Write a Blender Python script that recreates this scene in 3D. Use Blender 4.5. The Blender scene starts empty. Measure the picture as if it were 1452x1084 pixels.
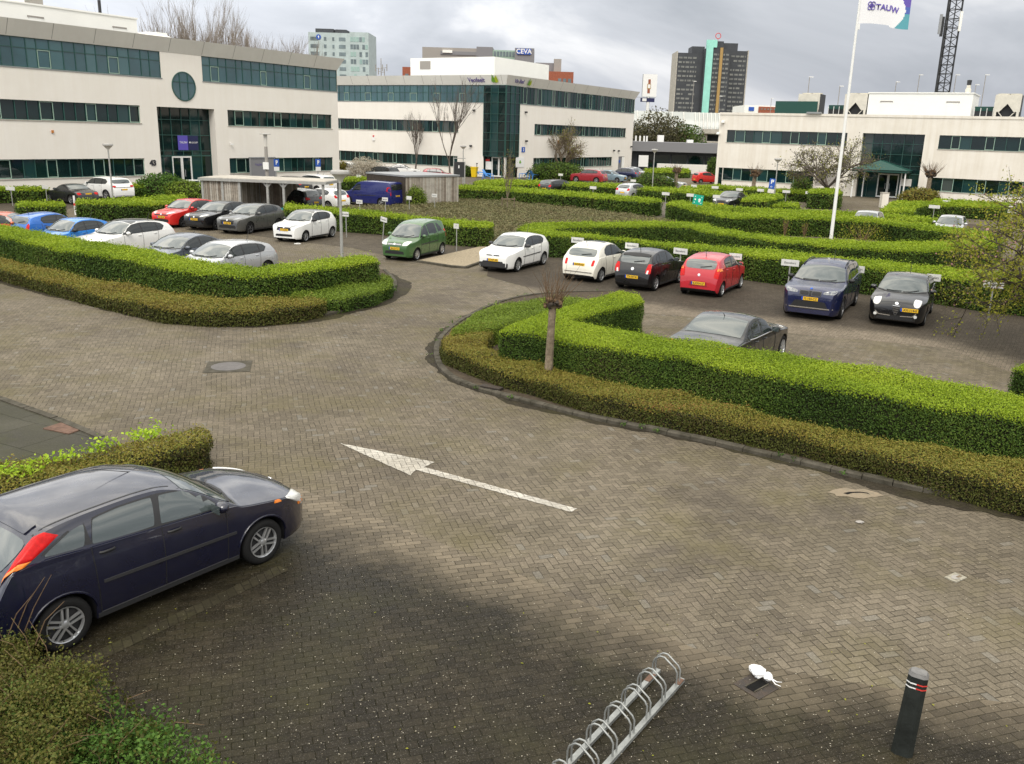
import bpy, bmesh, math, random
import numpy as np
from mathutils import Vector, Matrix
from mathutils.bvhtree import BVHTree
from mathutils.geometry import delaunay_2d_cdt, tessellate_polygon

S = bpy.context.scene
C = S.collection
PI = math.pi
R_ = math.radians

# ------------------------------------------------------------------ camera
FPX, CX, CY, PITCH, ROLL, HC = 1250.0, 750.0, 541.0, 15.71, 1.77, 5.61
PW, PH = 1452, 1084
_p, _r = R_(PITCH), R_(ROLL)
FWD = Vector((0, math.cos(_p), -math.sin(_p)))
_rt = Vector((1, 0, 0)); _up = _rt.cross(FWD)
RGT = _rt * math.cos(_r) + _up * math.sin(_r)
UPV = _up * math.cos(_r) - _rt * math.sin(_r)
cd = bpy.data.cameras.new('camera'); cam = bpy.data.objects.new('camera', cd); C.objects.link(cam)
cam.matrix_world = Matrix(((RGT.x, UPV.x, -FWD.x, 0), (RGT.y, UPV.y, -FWD.y, 0), (RGT.z, UPV.z, -FWD.z, HC), (0, 0, 0, 1)))
cd.sensor_width = 36; cd.sensor_fit = 'HORIZONTAL'; cd.lens = 36 * FPX / PW
cd.shift_x = -(CX - PW / 2) / PW; cd.shift_y = (CY - PH / 2) / PW
cd.clip_start = 0.1; cd.clip_end = 6000
S.camera = cam

# ------------------------------------------------------------------ sky, sun, exposure
SUN_AZ, SUN_EL = 176.0, 48.0          # azimuth clockwise from +Y
w = bpy.data.worlds.new('World'); S.world = w; w.use_nodes = True
nt = w.node_tree; nt.nodes.clear()
N = nt.nodes.new; L_ = nt.links.new
out = N('ShaderNodeOutputWorld'); bg = N('ShaderNodeBackground'); L_(bg.outputs[0], out.inputs[0])
sky = N('ShaderNodeTexSky'); sky.sky_type = 'NISHITA'; sky.sun_disc = False
sky.sun_elevation = R_(SUN_EL); sky.sun_rotation = R_(SUN_AZ)
sky.air_density = 1.5; sky.dust_density = 4
tc = N('ShaderNodeTexCoord')
mp = N('ShaderNodeMapping'); mp.inputs['Scale'].default_value = (1.0, 1.0, 2.6); mp.inputs['Location'].default_value = (0.35, 0.1, 0.2)
L_(tc.outputs['Generated'], mp.inputs['Vector'])
n1 = N('ShaderNodeTexNoise'); n1.inputs['Scale'].default_value = 2.2; n1.inputs['Detail'].default_value = 7; n1.inputs['Roughness'].default_value = .55; n1.inputs['Distortion'].default_value = .5
L_(mp.outputs[0], n1.inputs['Vector'])
cr = N('ShaderNodeValToRGB'); L_(n1.outputs['Fac'], cr.inputs[0])
e = cr.color_ramp.elements
e[0].position = .34; e[0].color = (3.5, 3.75, 4.2, 1)
e[1].position = .64; e[1].color = (8.3, 8.3, 8.4, 1)
x = cr.color_ramp.elements.new(.49); x.color = (4.9, 5.12, 5.6, 1)
# brighter cloud low on the left, grey bank on the right of the view
sep = N('ShaderNodeSeparateXYZ'); L_(tc.outputs['Generated'], sep.inputs[0])
mr = N('ShaderNodeMapRange'); mr.inputs['From Min'].default_value = -.62; mr.inputs['From Max'].default_value = .2
mr.inputs['To Min'].default_value = 1.5; mr.inputs['To Max'].default_value = .93
L_(sep.outputs[0], mr.inputs['Value'])
mul = N('ShaderNodeMix'); mul.data_type = 'RGBA'; mul.blend_type = 'MULTIPLY'; mul.inputs['Factor'].default_value = 1
L_(cr.outputs[0], mul.inputs[6]); L_(mr.outputs[0], mul.inputs[7])
mx = N('ShaderNodeMix'); mx.data_type = 'RGBA'; mx.inputs['Factor'].default_value = .95
L_(sky.outputs[0], mx.inputs[6]); L_(mul.outputs[2], mx.inputs[7])
zc = N('ShaderNodeMapRange'); zc.inputs['From Min'].default_value = .05; zc.inputs['From Max'].default_value = 1; zc.inputs['To Min'].default_value = 1; zc.inputs['To Max'].default_value = 2.6
L_(sep.outputs[2], zc.inputs['Value'])          # an overcast sky is brighter overhead than at the horizon
zr = N('ShaderNodeValToRGB'); zr.color_ramp.elements[0].position = .05; zr.color_ramp.elements[0].color = (1, 1, 1, 1); zr.color_ramp.elements[1].position = .75; zr.color_ramp.elements[1].color = (1.06, 1, .86, 1); L_(sep.outputs[2], zr.inputs[0])
m3 = N('ShaderNodeMix'); m3.data_type = 'RGBA'; m3.blend_type = 'MULTIPLY'; m3.inputs['Factor'].default_value = 1
L_(mx.outputs[2], m3.inputs[6]); L_(zr.outputs[0], m3.inputs[7])
m2 = N('ShaderNodeMix'); m2.data_type = 'RGBA'; m2.blend_type = 'MULTIPLY'; m2.inputs['Factor'].default_value = 1
L_(m3.outputs[2], m2.inputs[6]); L_(zc.outputs[0], m2.inputs[7])
L_(m2.outputs[2], bg.inputs['Color']); bg.inputs['Strength'].default_value = 0.105
sd = bpy.data.lights.new('sun', 'SUN'); sun = bpy.data.objects.new('sun', sd); C.objects.link(sun)
sd.energy = 1.5; sd.angle = R_(30); sd.color = (1, .96, .9)
_a, _e = R_(SUN_AZ), R_(SUN_EL)
sun.rotation_euler = Vector((-math.sin(_a) * math.cos(_e), -math.cos(_a) * math.cos(_e), -math.sin(_e))).to_track_quat('-Z', 'Y').to_euler()
S.view_settings.view_transform = 'Standard'; S.view_settings.look = 'None'
S.view_settings.exposure = 0.3; S.view_settings.gamma = 1
try: S.view_settings.use_curve_mapping = False
except Exception: pass
S.render.engine = 'CYCLES'
S.cycles.max_bounces = 6; S.cycles.diffuse_bounces = 3; S.cycles.glossy_bounces = 3; S.cycles.transparent_max_bounces = 8

# ------------------------------------------------------------------ survey helper: a surveyed sight line meets a level plane
def G(px, py, z=0.0):
    d = FWD * FPX + RGT * (px - CX) - UPV * (py - CY)
    return Vector((0, 0, HC)) + d * ((z - HC) / d.z)
def G2(px, py, z=0.0):
    v = G(px, py, z); return (v.x, v.y)
def at(px, py, y):
    d = FWD * FPX + RGT * (px - CX) - UPV * (py - CY)
    return Vector((0, 0, HC)) + d * (y / d.y)
E1 = Vector((math.sin(R_(31.15)), math.cos(R_(31.15)), 0))      # the grid all offices and bays follow
E2 = Vector((-E1.y, E1.x, 0))

# ------------------------------------------------------------------ materials
MATS = {}
def nodes(name):
    m = bpy.data.materials.new(name); m.use_nodes = True; MATS[name] = m
    return m, m.node_tree, m.node_tree.nodes['Principled BSDF']
def lin(c):
    return tuple(((v / 255) / 12.92 if v <= 10 else ((v / 255 + .055) / 1.055) ** 2.4) for v in c)
def mk(name, col, rough=.6, metal=0.0, var=None, bump=None, coat=0.0, spec=None, emit=None, streak=None):
    """var=(scale, amount, [second colour]) noise on colour; bump=(scale, strength)"""
    m, t, b = nodes(name)
    b.inputs['Base Color'].default_value = (*col, 1); b.inputs['Roughness'].default_value = rough; b.inputs['Metallic'].default_value = metal
    if rough > .7: b.inputs['Specular IOR Level'].default_value = .2
    if coat: b.inputs['Coat Weight'].default_value = coat; b.inputs['Coat Roughness'].default_value = .04
    if spec is not None: b.inputs['IOR'].default_value = spec
    if emit: b.inputs['Emission Color'].default_value = (*emit[0], 1); b.inputs['Emission Strength'].default_value = emit[1]
    tcn = t.nodes.new('ShaderNodeTexCoord')
    if var:
        n = t.nodes.new('ShaderNodeTexNoise'); n.inputs['Scale'].default_value = var[0]; n.inputs['Detail'].default_value = 6; n.inputs['Roughness'].default_value = .65
        t.links.new(tcn.outputs['Object'], n.inputs['Vector'])
        r = t.nodes.new('ShaderNodeValToRGB'); t.links.new(n.outputs['Fac'], r.inputs[0])
        a = var[1]; c2 = var[2] if len(var) > 2 else tuple(v * (1 - a) for v in col)
        c1 = col if len(var) > 2 else tuple(min(1, v * (1 + a)) for v in col)
        r.color_ramp.elements[0].position = .32; r.color_ramp.elements[1].position = .68
        r.color_ramp.elements[0].color = (*c2, 1); r.color_ramp.elements[1].color = (*c1, 1)
        t.links.new(r.outputs[0], b.inputs['Base Color'])
        if streak:      # rain streaks running down the wall, and grime under the top edge
            mpn = t.nodes.new('ShaderNodeMapping'); mpn.inputs['Scale'].default_value = (2.2, 2.2, .10); t.links.new(tcn.outputs['Object'], mpn.inputs['Vector'])
            n2 = t.nodes.new('ShaderNodeTexNoise'); n2.inputs['Scale'].default_value = 1.0; n2.inputs['Detail'].default_value = 7; n2.inputs['Roughness'].default_value = .7; t.links.new(mpn.outputs[0], n2.inputs['Vector'])
            r2 = t.nodes.new('ShaderNodeValToRGB'); t.links.new(n2.outputs['Fac'], r2.inputs[0]); r2.color_ramp.elements[0].position = .25; r2.color_ramp.elements[0].color = (*streak, 1); r2.color_ramp.elements[1].position = .60; r2.color_ramp.elements[1].color = (1, 1, 1, 1)
            m_ = t.nodes.new('ShaderNodeMix'); m_.data_type = 'RGBA'; m_.blend_type = 'MULTIPLY'; m_.inputs[0].default_value = 1; t.links.new(r.outputs[0], m_.inputs[6]); t.links.new(r2.outputs[0], m_.inputs[7]); t.links.new(m_.outputs[2], b.inputs['Base Color'])
    if bump:
        n = t.nodes.new('ShaderNodeTexNoise'); n.inputs['Scale'].default_value = bump[0]; n.inputs['Detail'].default_value = 4
        t.links.new(tcn.outputs['Object'], n.inputs['Vector'])
        bp = t.nodes.new('ShaderNodeBump'); bp.inputs['Strength'].default_value = bump[1]; bp.inputs['Distance'].default_value = .02
        t.links.new(n.outputs['Fac'], bp.inputs['Height']); t.links.new(bp.outputs[0], b.inputs['Normal'])
    return m
def leafmat(name, cols, trans=.25, rough=.55):
    """leaf colour varies leaf by leaf (attribute rnd) between cols, with clumps"""
    m, t, b = nodes(name)
    at_ = t.nodes.new('ShaderNodeAttribute'); at_.attribute_name = 'rnd'
    r = t.nodes.new('ShaderNodeValToRGB'); t.links.new(at_.outputs['Fac'], r.inputs[0])
    el = r.color_ramp.elements
    while len(el) < len(cols): el.new(.5)
    for i, c in enumerate(cols): el[i].position = i / (len(cols) - 1); el[i].color = (*c, 1)
    t.links.new(r.outputs[0], b.inputs['Base Color']); b.inputs['Roughness'].default_value = rough
    b.inputs['Specular IOR Level'].default_value = .15
    tr = t.nodes.new('ShaderNodeBsdfTranslucent'); t.links.new(r.outputs[0], tr.inputs['Color'])
    mxs = t.nodes.new('ShaderNodeMixShader'); mxs.inputs[0].default_value = trans
    t.links.new(b.outputs[0], mxs.inputs[1]); t.links.new(tr.outputs[0], mxs.inputs[2])
    t.links.new(mxs.outputs[0], t.nodes['Material Output'].inputs['Surface'])
    return m

# ------------------------------------------------------------------ object helpers
def tag(o, label=None, cat=None, group=None, kind=None):
    if label: o['label'] = label
    if cat: o['category'] = cat
    if group: o['group'] = group
    if kind: o['kind'] = kind
    return o
def empty(name, loc=(0, 0, 0), rz=0.0):
    o = bpy.data.objects.new(name, None); C.objects.link(o); o.location = loc; o.rotation_euler = (0, 0, rz)
    o.empty_display_size = .2
    return o
def copy_tree(o, parent=None):
    c = o.copy(); C.objects.link(c)
    if parent: c.parent = parent
    for ch in list(o.children): copy_tree(ch, c)
    return c

class MB:
    def __init__(s): s.v = []; s.f = []; s.m = []; s.mats = []
    def mi(s, mat):
        if mat not in s.mats: s.mats.append(mat)
        return s.mats.index(mat)
    def add(s, vs, fs, mat):
        k = len(s.v); s.v.extend([tuple(a) for a in vs]); i = s.mi(mat)
        for f in fs: s.f.append([k + a for a in f]); s.m.append(i)
        return s
    def box(s, a, b, mat, M=None):
        x0, y0, z0 = a; x1, y1, z1 = b
        vs = [Vector(q) for q in ((x0, y0, z0), (x1, y0, z0), (x1, y1, z0), (x0, y1, z0), (x0, y0, z1), (x1, y0, z1), (x1, y1, z1), (x0, y1, z1))]
        if M: vs = [M @ q for q in vs]
        return s.add(vs, [(0, 3, 2, 1), (4, 5, 6, 7), (0, 1, 5, 4), (1, 2, 6, 5), (2, 3, 7, 6), (3, 0, 4, 7)], mat)
    def tube(s, pts, rad, mat, n=8, cap=True):
        pts = [Vector(p) for p in pts]
        if not isinstance(rad, (list, tuple)): rad = [rad] * len(pts)
        rings = []; prev = None
        for i, p in enumerate(pts):
            d = (pts[min(i + 1, len(pts) - 1)] - pts[max(i - 1, 0)])
            d = d.normalized() if d.length > 1e-9 else Vector((0, 0, 1))
            u = prev if prev else (Vector((0, 0, 1)) if abs(d.z) < .9 else Vector((1, 0, 0)))
            u = (u - d * u.dot(d)).normalized(); prev = u; v = d.cross(u)
            rings.append([p + (u * math.cos(2 * PI * k / n) + v * math.sin(2 * PI * k / n)) * rad[i] for k in range(n)])
        vs = [q for r in rings for q in r]; fs = []
        for i in range(len(pts) - 1):
            for k in range(n):
                a = i * n + k; b = i * n + (k + 1) % n
                fs.append((a, b, b + n, a + n))
        if cap: fs.append(tuple(range(n))[::-1]); fs.append(tuple(range((len(pts) - 1) * n, len(pts) * n)))
        return s.add(vs, fs, mat)
    def lathe(s, prof, mat, n=24, M=None, cap=True):
        """prof [(r,z)] turned round local z"""
        vs = []; fs = []
        for r, z in prof:
            for k in range(n):
                q = Vector((r * math.cos(2 * PI * k / n), r * math.sin(2 * PI * k / n), z)); vs.append(M @ q if M else q)
        for i in range(len(prof) - 1):
            for k in range(n):
                a = i * n + k; b = i * n + (k + 1) % n; fs.append((a, b, b + n, a + n))
        if cap:
            if prof[0][0] > 1e-4: fs.append(tuple(range(n))[::-1])
            if prof[-1][0] > 1e-4: fs.append(tuple(range((len(prof) - 1) * n, len(prof) * n)))
        return s.add(vs, fs, mat)
    def prism(s, poly, z0, z1, mat, sidemat=None):
        n = len(poly); A = sum(poly[i][0] * poly[(i + 1) % n][1] - poly[(i + 1) % n][0] * poly[i][1] for i in range(n))
        if A < 0: poly = poly[::-1]
        s.add([(x, y, z1) for x, y in poly], [tuple(range(n))], mat)
        s.add([(x, y, z0) for x, y in poly], [tuple(range(n))[::-1]], sidemat or mat)
        vs = [(x, y, z0) for x, y in poly] + [(x, y, z1) for x, y in poly]
        s.add(vs, [(i, (i + 1) % n, n + (i + 1) % n, n + i) for i in range(n)], sidemat or mat)
        return s
    def build(s, name, parent=None, smooth=None, mat=None):
        me = bpy.data.meshes.new(name); me.from_pydata(s.v, [], s.f)
        for m in s.mats: me.materials.append(MATS[m] if isinstance(m, str) else m)
        me.polygons.foreach_set('material_index', s.m)
        if smooth is not None:
            me.polygons.foreach_set('use_smooth', [True] * len(me.polygons))
            if smooth > 0: me.set_sharp_from_angle(angle=R_(smooth))
        me.update()
        o = bpy.data.objects.new(name, me); C.objects.link(o)
        if parent: o.parent = parent
        return o

def np_mesh(name, V, F, mats, midx=None, rnd=None, parent=None, smooth=False):
    """fast mesh from numpy arrays; F is (n,k)"""
    me = bpy.data.meshes.new(name); n, k = F.shape
    me.vertices.add(len(V)); me.vertices.foreach_set('co', np.ascontiguousarray(V, dtype=np.float32).ravel())
    me.loops.add(n * k); me.loops.foreach_set('vertex_index', np.ascontiguousarray(F, dtype=np.int32).ravel())
    me.polygons.add(n); me.polygons.foreach_set('loop_start', np.arange(n, dtype=np.int32) * k)
    me.polygons.foreach_set('loop_total', np.full(n, k, dtype=np.int32))
    for m in mats: me.materials.append(MATS[m])
    if midx is not None: me.polygons.foreach_set('material_index', midx.astype(np.int32))
    if smooth: me.polygons.foreach_set('use_smooth', np.ones(n, dtype=bool))
    if rnd is not None:
        a = me.attributes.new('rnd', 'FLOAT', 'FACE'); a.data.foreach_set('value', rnd.astype(np.float32))
    me.update(calc_edges=True); me.validate()
    o = bpy.data.objects.new(name, me); C.objects.link(o)
    if parent: o.parent = parent
    return o
def structure(o): o['kind'] = 'structure'; return o

def text_obj(name, s, size, mat, M, parent=None, extrude=.002, align='CENTER', bold=0.0, xs=1.0):
    cu = bpy.data.curves.new('t', 'FONT'); cu.body = s; cu.size = size; cu.extrude = extrude; cu.align_x = align; cu.align_y = 'CENTER'; cu.offset = bold
    to = bpy.data.objects.new('t', cu); C.objects.link(to)
    dg = bpy.context.evaluated_depsgraph_get(); me = bpy.data.meshes.new_from_object(to.evaluated_get(dg))
    bpy.data.objects.remove(to); bpy.data.curves.remove(cu)
    if xs != 1: me.transform(Matrix.Diagonal((xs, 1, 1, 1)))
    me.transform(M); me.materials.clear(); me.materials.append(MATS[mat]); me.name = name
    o = bpy.data.objects.new(name, me); C.objects.link(o)
    if parent: o.parent = parent
    return o
def frame(o, ux, uz):
    """matrix: local x->ux, y->uz, z->normal"""
    ux = Vector(ux).normalized(); uz = Vector(uz).normalized(); n = ux.cross(uz); o = Vector(o)
    return Matrix(((ux.x, uz.x, n.x, o.x), (ux.y, uz.y, n.y, o.y), (ux.z, uz.z, n.z, o.z), (0, 0, 0, 1)))
# ------------------------------------------------------------------ ground materials
class NT:
    def __init__(s, t): s.t = t
    def m(s, op, a, b=None, c=None):
        n = s.t.nodes.new('ShaderNodeMath'); n.operation = op
        for i, v in enumerate((a, b, c)):
            if v is None: continue
            if isinstance(v, (int, float)): n.inputs[i].default_value = v
            else: s.t.links.new(v, n.inputs[i])
        return n.outputs[0]
    def mix(s, f, a, b, bt='MIX'):
        n = s.t.nodes.new('ShaderNodeMix'); n.data_type = 'RGBA'; n.blend_type = bt
        for i, v in ((0, f), (6, a), (7, b)):
            if isinstance(v, (int, float)): n.inputs[i].default_value = v
            elif isinstance(v, tuple): n.inputs[i].default_value = (*v, 1)
            else: s.t.links.new(v, n.inputs[i])
        return n.outputs[2]
    def noise(s, vec, sc, det=4, ro=.6, off=None):
        n = s.t.nodes.new('ShaderNodeTexNoise'); n.inputs['Scale'].default_value = sc; n.inputs['Detail'].default_value = det; n.inputs['Roughness'].default_value = ro
        if off:
            q = s.t.nodes.new('ShaderNodeVectorMath'); q.operation = 'ADD'; s.t.links.new(vec, q.inputs[0]); q.inputs[1].default_value = off; vec = q.outputs[0]
        s.t.links.new(vec, n.inputs['Vector']); return n.outputs['Fac']
    def ramp(s, f, stops):
        n = s.t.nodes.new('ShaderNodeValToRGB'); s.t.links.new(f, n.inputs[0]); el = n.color_ramp.elements
        while len(el) < len(stops): el.new(.5)
        for i, (p, c) in enumerate(stops):
            el[i].position = p; el[i].color = (*c, 1) if isinstance(c, tuple) else (c, c, c, 1)
        return n.outputs[0]

def paving(name, cols, joint, ang=31.15, kind='herring', unit=.105, moss=None, grit=.35, rough=.8, jw=.09, fade=None, fadecols=None, big=.12, wet=None, tone=.22, speck=.0, stain=None, odd=False):
    m, t, b = nodes(name); n = NT(t)
    g = t.nodes.new('ShaderNodeNewGeometry'); pos = g.outputs['Position']
    rot = t.nodes.new('ShaderNodeVectorRotate'); rot.rotation_type = 'Z_AXIS'; rot.inputs['Angle'].default_value = R_(ang)
    # settled, uneven courses: warp the grid a little
    wn = t.nodes.new('ShaderNodeTexNoise'); wn.inputs['Scale'].default_value = .9; wn.inputs['Detail'].default_value = 2; t.links.new(pos, wn.inputs['Vector'])
    ws = t.nodes.new('ShaderNodeVectorMath'); ws.operation = 'MULTIPLY_ADD'; t.links.new(wn.outputs['Color'], ws.inputs[0]); ws.inputs[1].default_value = (.10, .10, 0); t.links.new(pos, ws.inputs[2])
    t.links.new(ws.outputs[0], rot.inputs['Vector'])
    sp = t.nodes.new('ShaderNodeSeparateXYZ'); t.links.new(rot.outputs[0], sp.inputs[0])
    X = n.m('DIVIDE', sp.outputs[0], unit); Y = n.m('DIVIDE', sp.outputs[1], unit)
    if kind == 'herring':
        i = n.m('FLOOR', X); j = n.m('FLOOR', Y); u = n.m('SUBTRACT', X, i); v = n.m('SUBTRACT', Y, j)
        k = n.m('FLOORED_MODULO', n.m('SUBTRACT', i, j), 4)
        is0 = n.m('COMPARE', k, 0, .1); is1 = n.m('COMPARE', k, 1, .1); is2 = n.m('COMPARE', k, 2, .1); is3 = n.m('COMPARE', k, 3, .1)
        dl = n.m('ADD', u, is1); dr = n.m('ADD', n.m('SUBTRACT', 1, u), is0); db = n.m('ADD', v, is2); dt = n.m('ADD', n.m('SUBTRACT', 1, v), is3)
        dist = n.m('MINIMUM', n.m('MINIMUM', dl, dr), n.m('MINIMUM', db, dt))
        bi = n.m('SUBTRACT', i, is1); bj = n.m('SUBTRACT', j, is2)
    else:
        lx = {'run': 2.0, 'slab': 1.0, 'soldier': 1.0}[kind]
        j = n.m('FLOOR', Y); v = n.m('SUBTRACT', Y, j)
        xs = n.m('DIVIDE', X, lx)
        if kind != 'soldier': xs = n.m('ADD', xs, n.m('MULTIPLY', n.m('FLOORED_MODULO', j, 2), .5))
        i = n.m('FLOOR', xs); u = n.m('MULTIPLY', n.m('SUBTRACT', xs, i), lx)
        dist = n.m('MINIMUM', n.m('MINIMUM', u, n.m('SUBTRACT', lx, u)), n.m('MINIMUM', v, n.m('SUBTRACT', 1, v)))
        bi, bj = i, j
    cb = t.nodes.new('ShaderNodeCombineXYZ'); t.links.new(bi, cb.inputs[0]); t.links.new(bj, cb.inputs[1])
    wh = t.nodes.new('ShaderNodeTexWhiteNoise'); wh.noise_dimensions = '2D'; t.links.new(cb.outputs[0], wh.inputs['Vector'])
    val = wh.outputs['Value']
    bign = n.noise(pos, big, 6, .62); mid = n.noise(pos, .9, 5, .65, (7, 3, 1)); fine = n.noise(pos, 32, 4, .75); spk = n.noise(pos, 210, 2, .6)
    base = n.ramp(bign, [(.30, cols[0]), (.5, cols[1]), (.70, cols[2])])
    base = n.mix(n.m('MULTIPLY', n.ramp(mid, [(.38, 0.0), (.62, 1.0)]), .45), base, cols[3])
    if fade:
        # this dirt thins out raggedly across the edge of the bay
        s2 = t.nodes.new('ShaderNodeSeparateXYZ'); t.links.new(pos, s2.inputs[0]); dd = None
        for (ax, ay, bx, by) in fade:
            L = math.hypot(bx - ax, by - ay); nx, ny = (by - ay) / L, -(bx - ax) / L
            q = n.m('ADD', n.m('MULTIPLY', n.m('SUBTRACT', s2.outputs[0], ax), nx), n.m('MULTIPLY', n.m('SUBTRACT', s2.outputs[1], ay), ny)); dd = q if dd is None else n.m('MAXIMUM', dd, q)
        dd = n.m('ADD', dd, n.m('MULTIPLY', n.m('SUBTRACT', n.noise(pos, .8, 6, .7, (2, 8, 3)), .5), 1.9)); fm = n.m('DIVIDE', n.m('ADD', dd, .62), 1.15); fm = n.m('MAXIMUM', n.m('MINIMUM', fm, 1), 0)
    tonef = n.m('MULTIPLY_ADD', val, tone * 2, 1 - tone)
    tc_ = t.nodes.new('ShaderNodeCombineXYZ')
    for q in range(3): t.links.new(tonef, tc_.inputs[q])
    base = n.mix(1.0, base, tc_.outputs[0], 'MULTIPLY')
    if odd:      # a few replaced or chipped bricks
        w2 = t.nodes.new('ShaderNodeTexWhiteNoise'); w2.noise_dimensions = '3D'; t.links.new(cb.outputs[0], w2.inputs['Vector']); o1 = n.ramp(w2.outputs['Value'], [(.965, 0.0), (.975, .28)]); base = n.mix(o1, base, tuple(min(.34, c * 1.6) for c in cols[2])); o2 = n.ramp(w2.outputs['Value'], [(.02, .3), (.035, 0.0)]); base = n.mix(o2, base, tuple(c * .5 for c in cols[0]))
    if stain: base = n.mix(n.m('MULTIPLY', n.ramp(n.noise(pos, .33, 7, .68, (17, 4, 8)), [(.55, 0.0), (.66, 1.0)]), stain[1]), base, stain[0])
    gr = n.ramp(fine, [(.3, 1 - grit), (.7, 1 + grit if grit < .0 else 1.0)])
    base = n.mix(1.0, base, gr, 'MULTIPLY')
    gr2 = n.ramp(spk, [(.36, 1 - grit), (.55, 1.0)])
    base = n.mix(1.0, base, gr2, 'MULTIPLY')
    if speck:
        base = n.mix(n.m('MULTIPLY', n.ramp(n.noise(pos, 120, 2, .5, (3, 9, 2)), [(.66, 0.0), (.72, 1.0)]), speck), base, (.45, .42, .36))
    if moss: base = n.mix(n.m('MULTIPLY', n.ramp(n.noise(pos, .55, 6, .7, (31, 7, 2)), [(.48, 0.0), (.68, 1.0)]), moss[1]), base, moss[0])
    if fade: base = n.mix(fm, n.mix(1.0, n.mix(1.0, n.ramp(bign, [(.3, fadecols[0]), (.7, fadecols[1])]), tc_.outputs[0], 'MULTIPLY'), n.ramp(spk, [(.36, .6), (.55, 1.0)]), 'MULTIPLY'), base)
    # joints, partly filled with sand or moss
    jn = n.noise(pos, 3.5, 4, .7, (1, 5, 9))
    jw_ = n.m('MULTIPLY', n.ramp(jn, [(.3, .35), (.7, 1.2)]), jw)
    jm = n.m('SUBTRACT', 1, n.m('SMOOTH_MIN', n.m('DIVIDE', dist, jw_), 1.0, .3))
    jm = n.m('MAXIMUM', n.m('MINIMUM', jm, 1), 0)
    jm = n.m('MULTIPLY', jm, n.ramp(n.noise(pos, 1.3, 4, .6, (11, 2, 4)), [(.3, .45), (.6, .95)]))
    col = n.mix(jm, base, joint)
    t.links.new(col, b.inputs['Base Color'])
    if wet:
        t.links.new(n.ramp(bign, [(.35, wet), (.7, rough)]), b.inputs['Roughness'])
    else: b.inputs['Roughness'].default_value = rough
    b.inputs['Specular IOR Level'].default_value = .12
    bp = t.nodes.new('ShaderNodeBump'); bp.inputs['Strength'].default_value = .8; bp.inputs['Distance'].default_value = .012
    hgt = n.m('ADD', n.m('MULTIPLY', n.m('SUBTRACT', 1, jm), .8), n.m('MULTIPLY', fine, .35)); hgt = n.m('ADD', hgt, n.m('MULTIPLY', val, .35))
    t.links.new(hgt, bp.inputs['Height']); t.links.new(bp.outputs[0], b.inputs['Normal'])
    return m

paving('paver_road', [(.170, .140, .102), (.232, .195, .145), (.305, .262, .198), (.165, .142, .100)], (.022, .019, .012), ang=-18, moss=((.125, .108, .050), .5), stain=((.105, .088, .073), .5), odd=True, tone=.16, grit=.5, jw=.09, speck=.3)
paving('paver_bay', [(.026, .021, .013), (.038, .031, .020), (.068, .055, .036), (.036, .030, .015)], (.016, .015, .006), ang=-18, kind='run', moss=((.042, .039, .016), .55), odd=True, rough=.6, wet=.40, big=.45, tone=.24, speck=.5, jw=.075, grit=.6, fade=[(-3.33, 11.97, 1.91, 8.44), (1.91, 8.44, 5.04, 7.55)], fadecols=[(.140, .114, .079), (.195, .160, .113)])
paving('paver_lot', [(.135, .115, .090), (.17, .148, .118), (.21, .182, .145), (.125, .105, .082)], (.04, .034, .026), ang=31.15, moss=((.14, .13, .07), .3), tone=.15)
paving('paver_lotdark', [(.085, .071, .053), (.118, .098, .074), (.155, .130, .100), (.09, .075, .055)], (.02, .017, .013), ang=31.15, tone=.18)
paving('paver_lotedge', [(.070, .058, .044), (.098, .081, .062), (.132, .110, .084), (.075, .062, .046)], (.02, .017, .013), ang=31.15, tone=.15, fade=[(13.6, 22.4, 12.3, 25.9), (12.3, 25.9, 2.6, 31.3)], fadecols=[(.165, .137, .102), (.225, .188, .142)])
paving('paver_white', [(.62, .58, .50), (.72, .68, .60), (.78, .74, .67), (.42, .37, .29)], (.06, .05, .04), ang=-18, tone=.12, grit=.5, jw=.085)
paving('slab_terrace', [(.050, .046, .034), (.072, .067, .050), (.10, .092, .07), (.055, .054, .026)], (.018, .018, .008), ang=-31.15 + 58, kind='slab', unit=1.0, moss=((.055, .058, .018), .6), tone=.08, jw=.02, big=.5, rough=.6)
paving('paver_band', [(.040, .034, .021), (.05, .043, .028), (.066, .057, .037), (.045, .04, .018)], (.02, .017, .011), ang=-31.15 + 90, kind='run', tone=.2, moss=((.08, .078, .03), .5))
mk('soil', (.045, .034, .024), .95, var=(6, .5, (.085, .066, .045)), bump=(30, .6))
mk('earth', (.10, .105, .055), .95, var=(.05, .4, (.13, .115, .085)))
mk('kerbstone', (.105, .094, .074), .9, var=(4, .4, (.042, .038, .026)), bump=(60, .6))
mk('gravel', (.40, .335, .235), .95, var=(11, .4, (.20, .165, .115)), bump=(45, 1.0))
mk('iron', (.035, .032, .03), .6, .3, var=(9, .4, (.07, .05, .035)), bump=(40, .5))
mk('hole_shade', (.004, .004, .004), .9)  # flat black painted in for the shade inside slots, openings and the hollow
mk('sand', (.27, .215, .15), .95, var=(8, .3, (.20, .17, .125)), bump=(70, .5))

def sheet(name, poly, z, mat, parent=None):
    n = len(poly); A = sum(poly[i][0] * poly[(i + 1) % n][1] - poly[(i + 1) % n][0] * poly[i][1] for i in range(n))
    if A < 0: poly = poly[::-1]
    mb = MB(); mb.add([(x, y, z) for x, y in poly], [tuple(range(n))], mat)
    return mb.build(name, parent)
def pg(pts, z=0.0): return [G2(px, py, z) for px, py in pts]

structure(sheet('ground', [(-3000, -400), (3000, -400), (3000, 4500), (-3000, 4500)], -.06, 'earth'))
structure(sheet('road', [(-75, -14), (45, -14), (75, 70), (95, 190), (-95, 190), (-95, 40)], 0, 'paver_road'))
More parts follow.
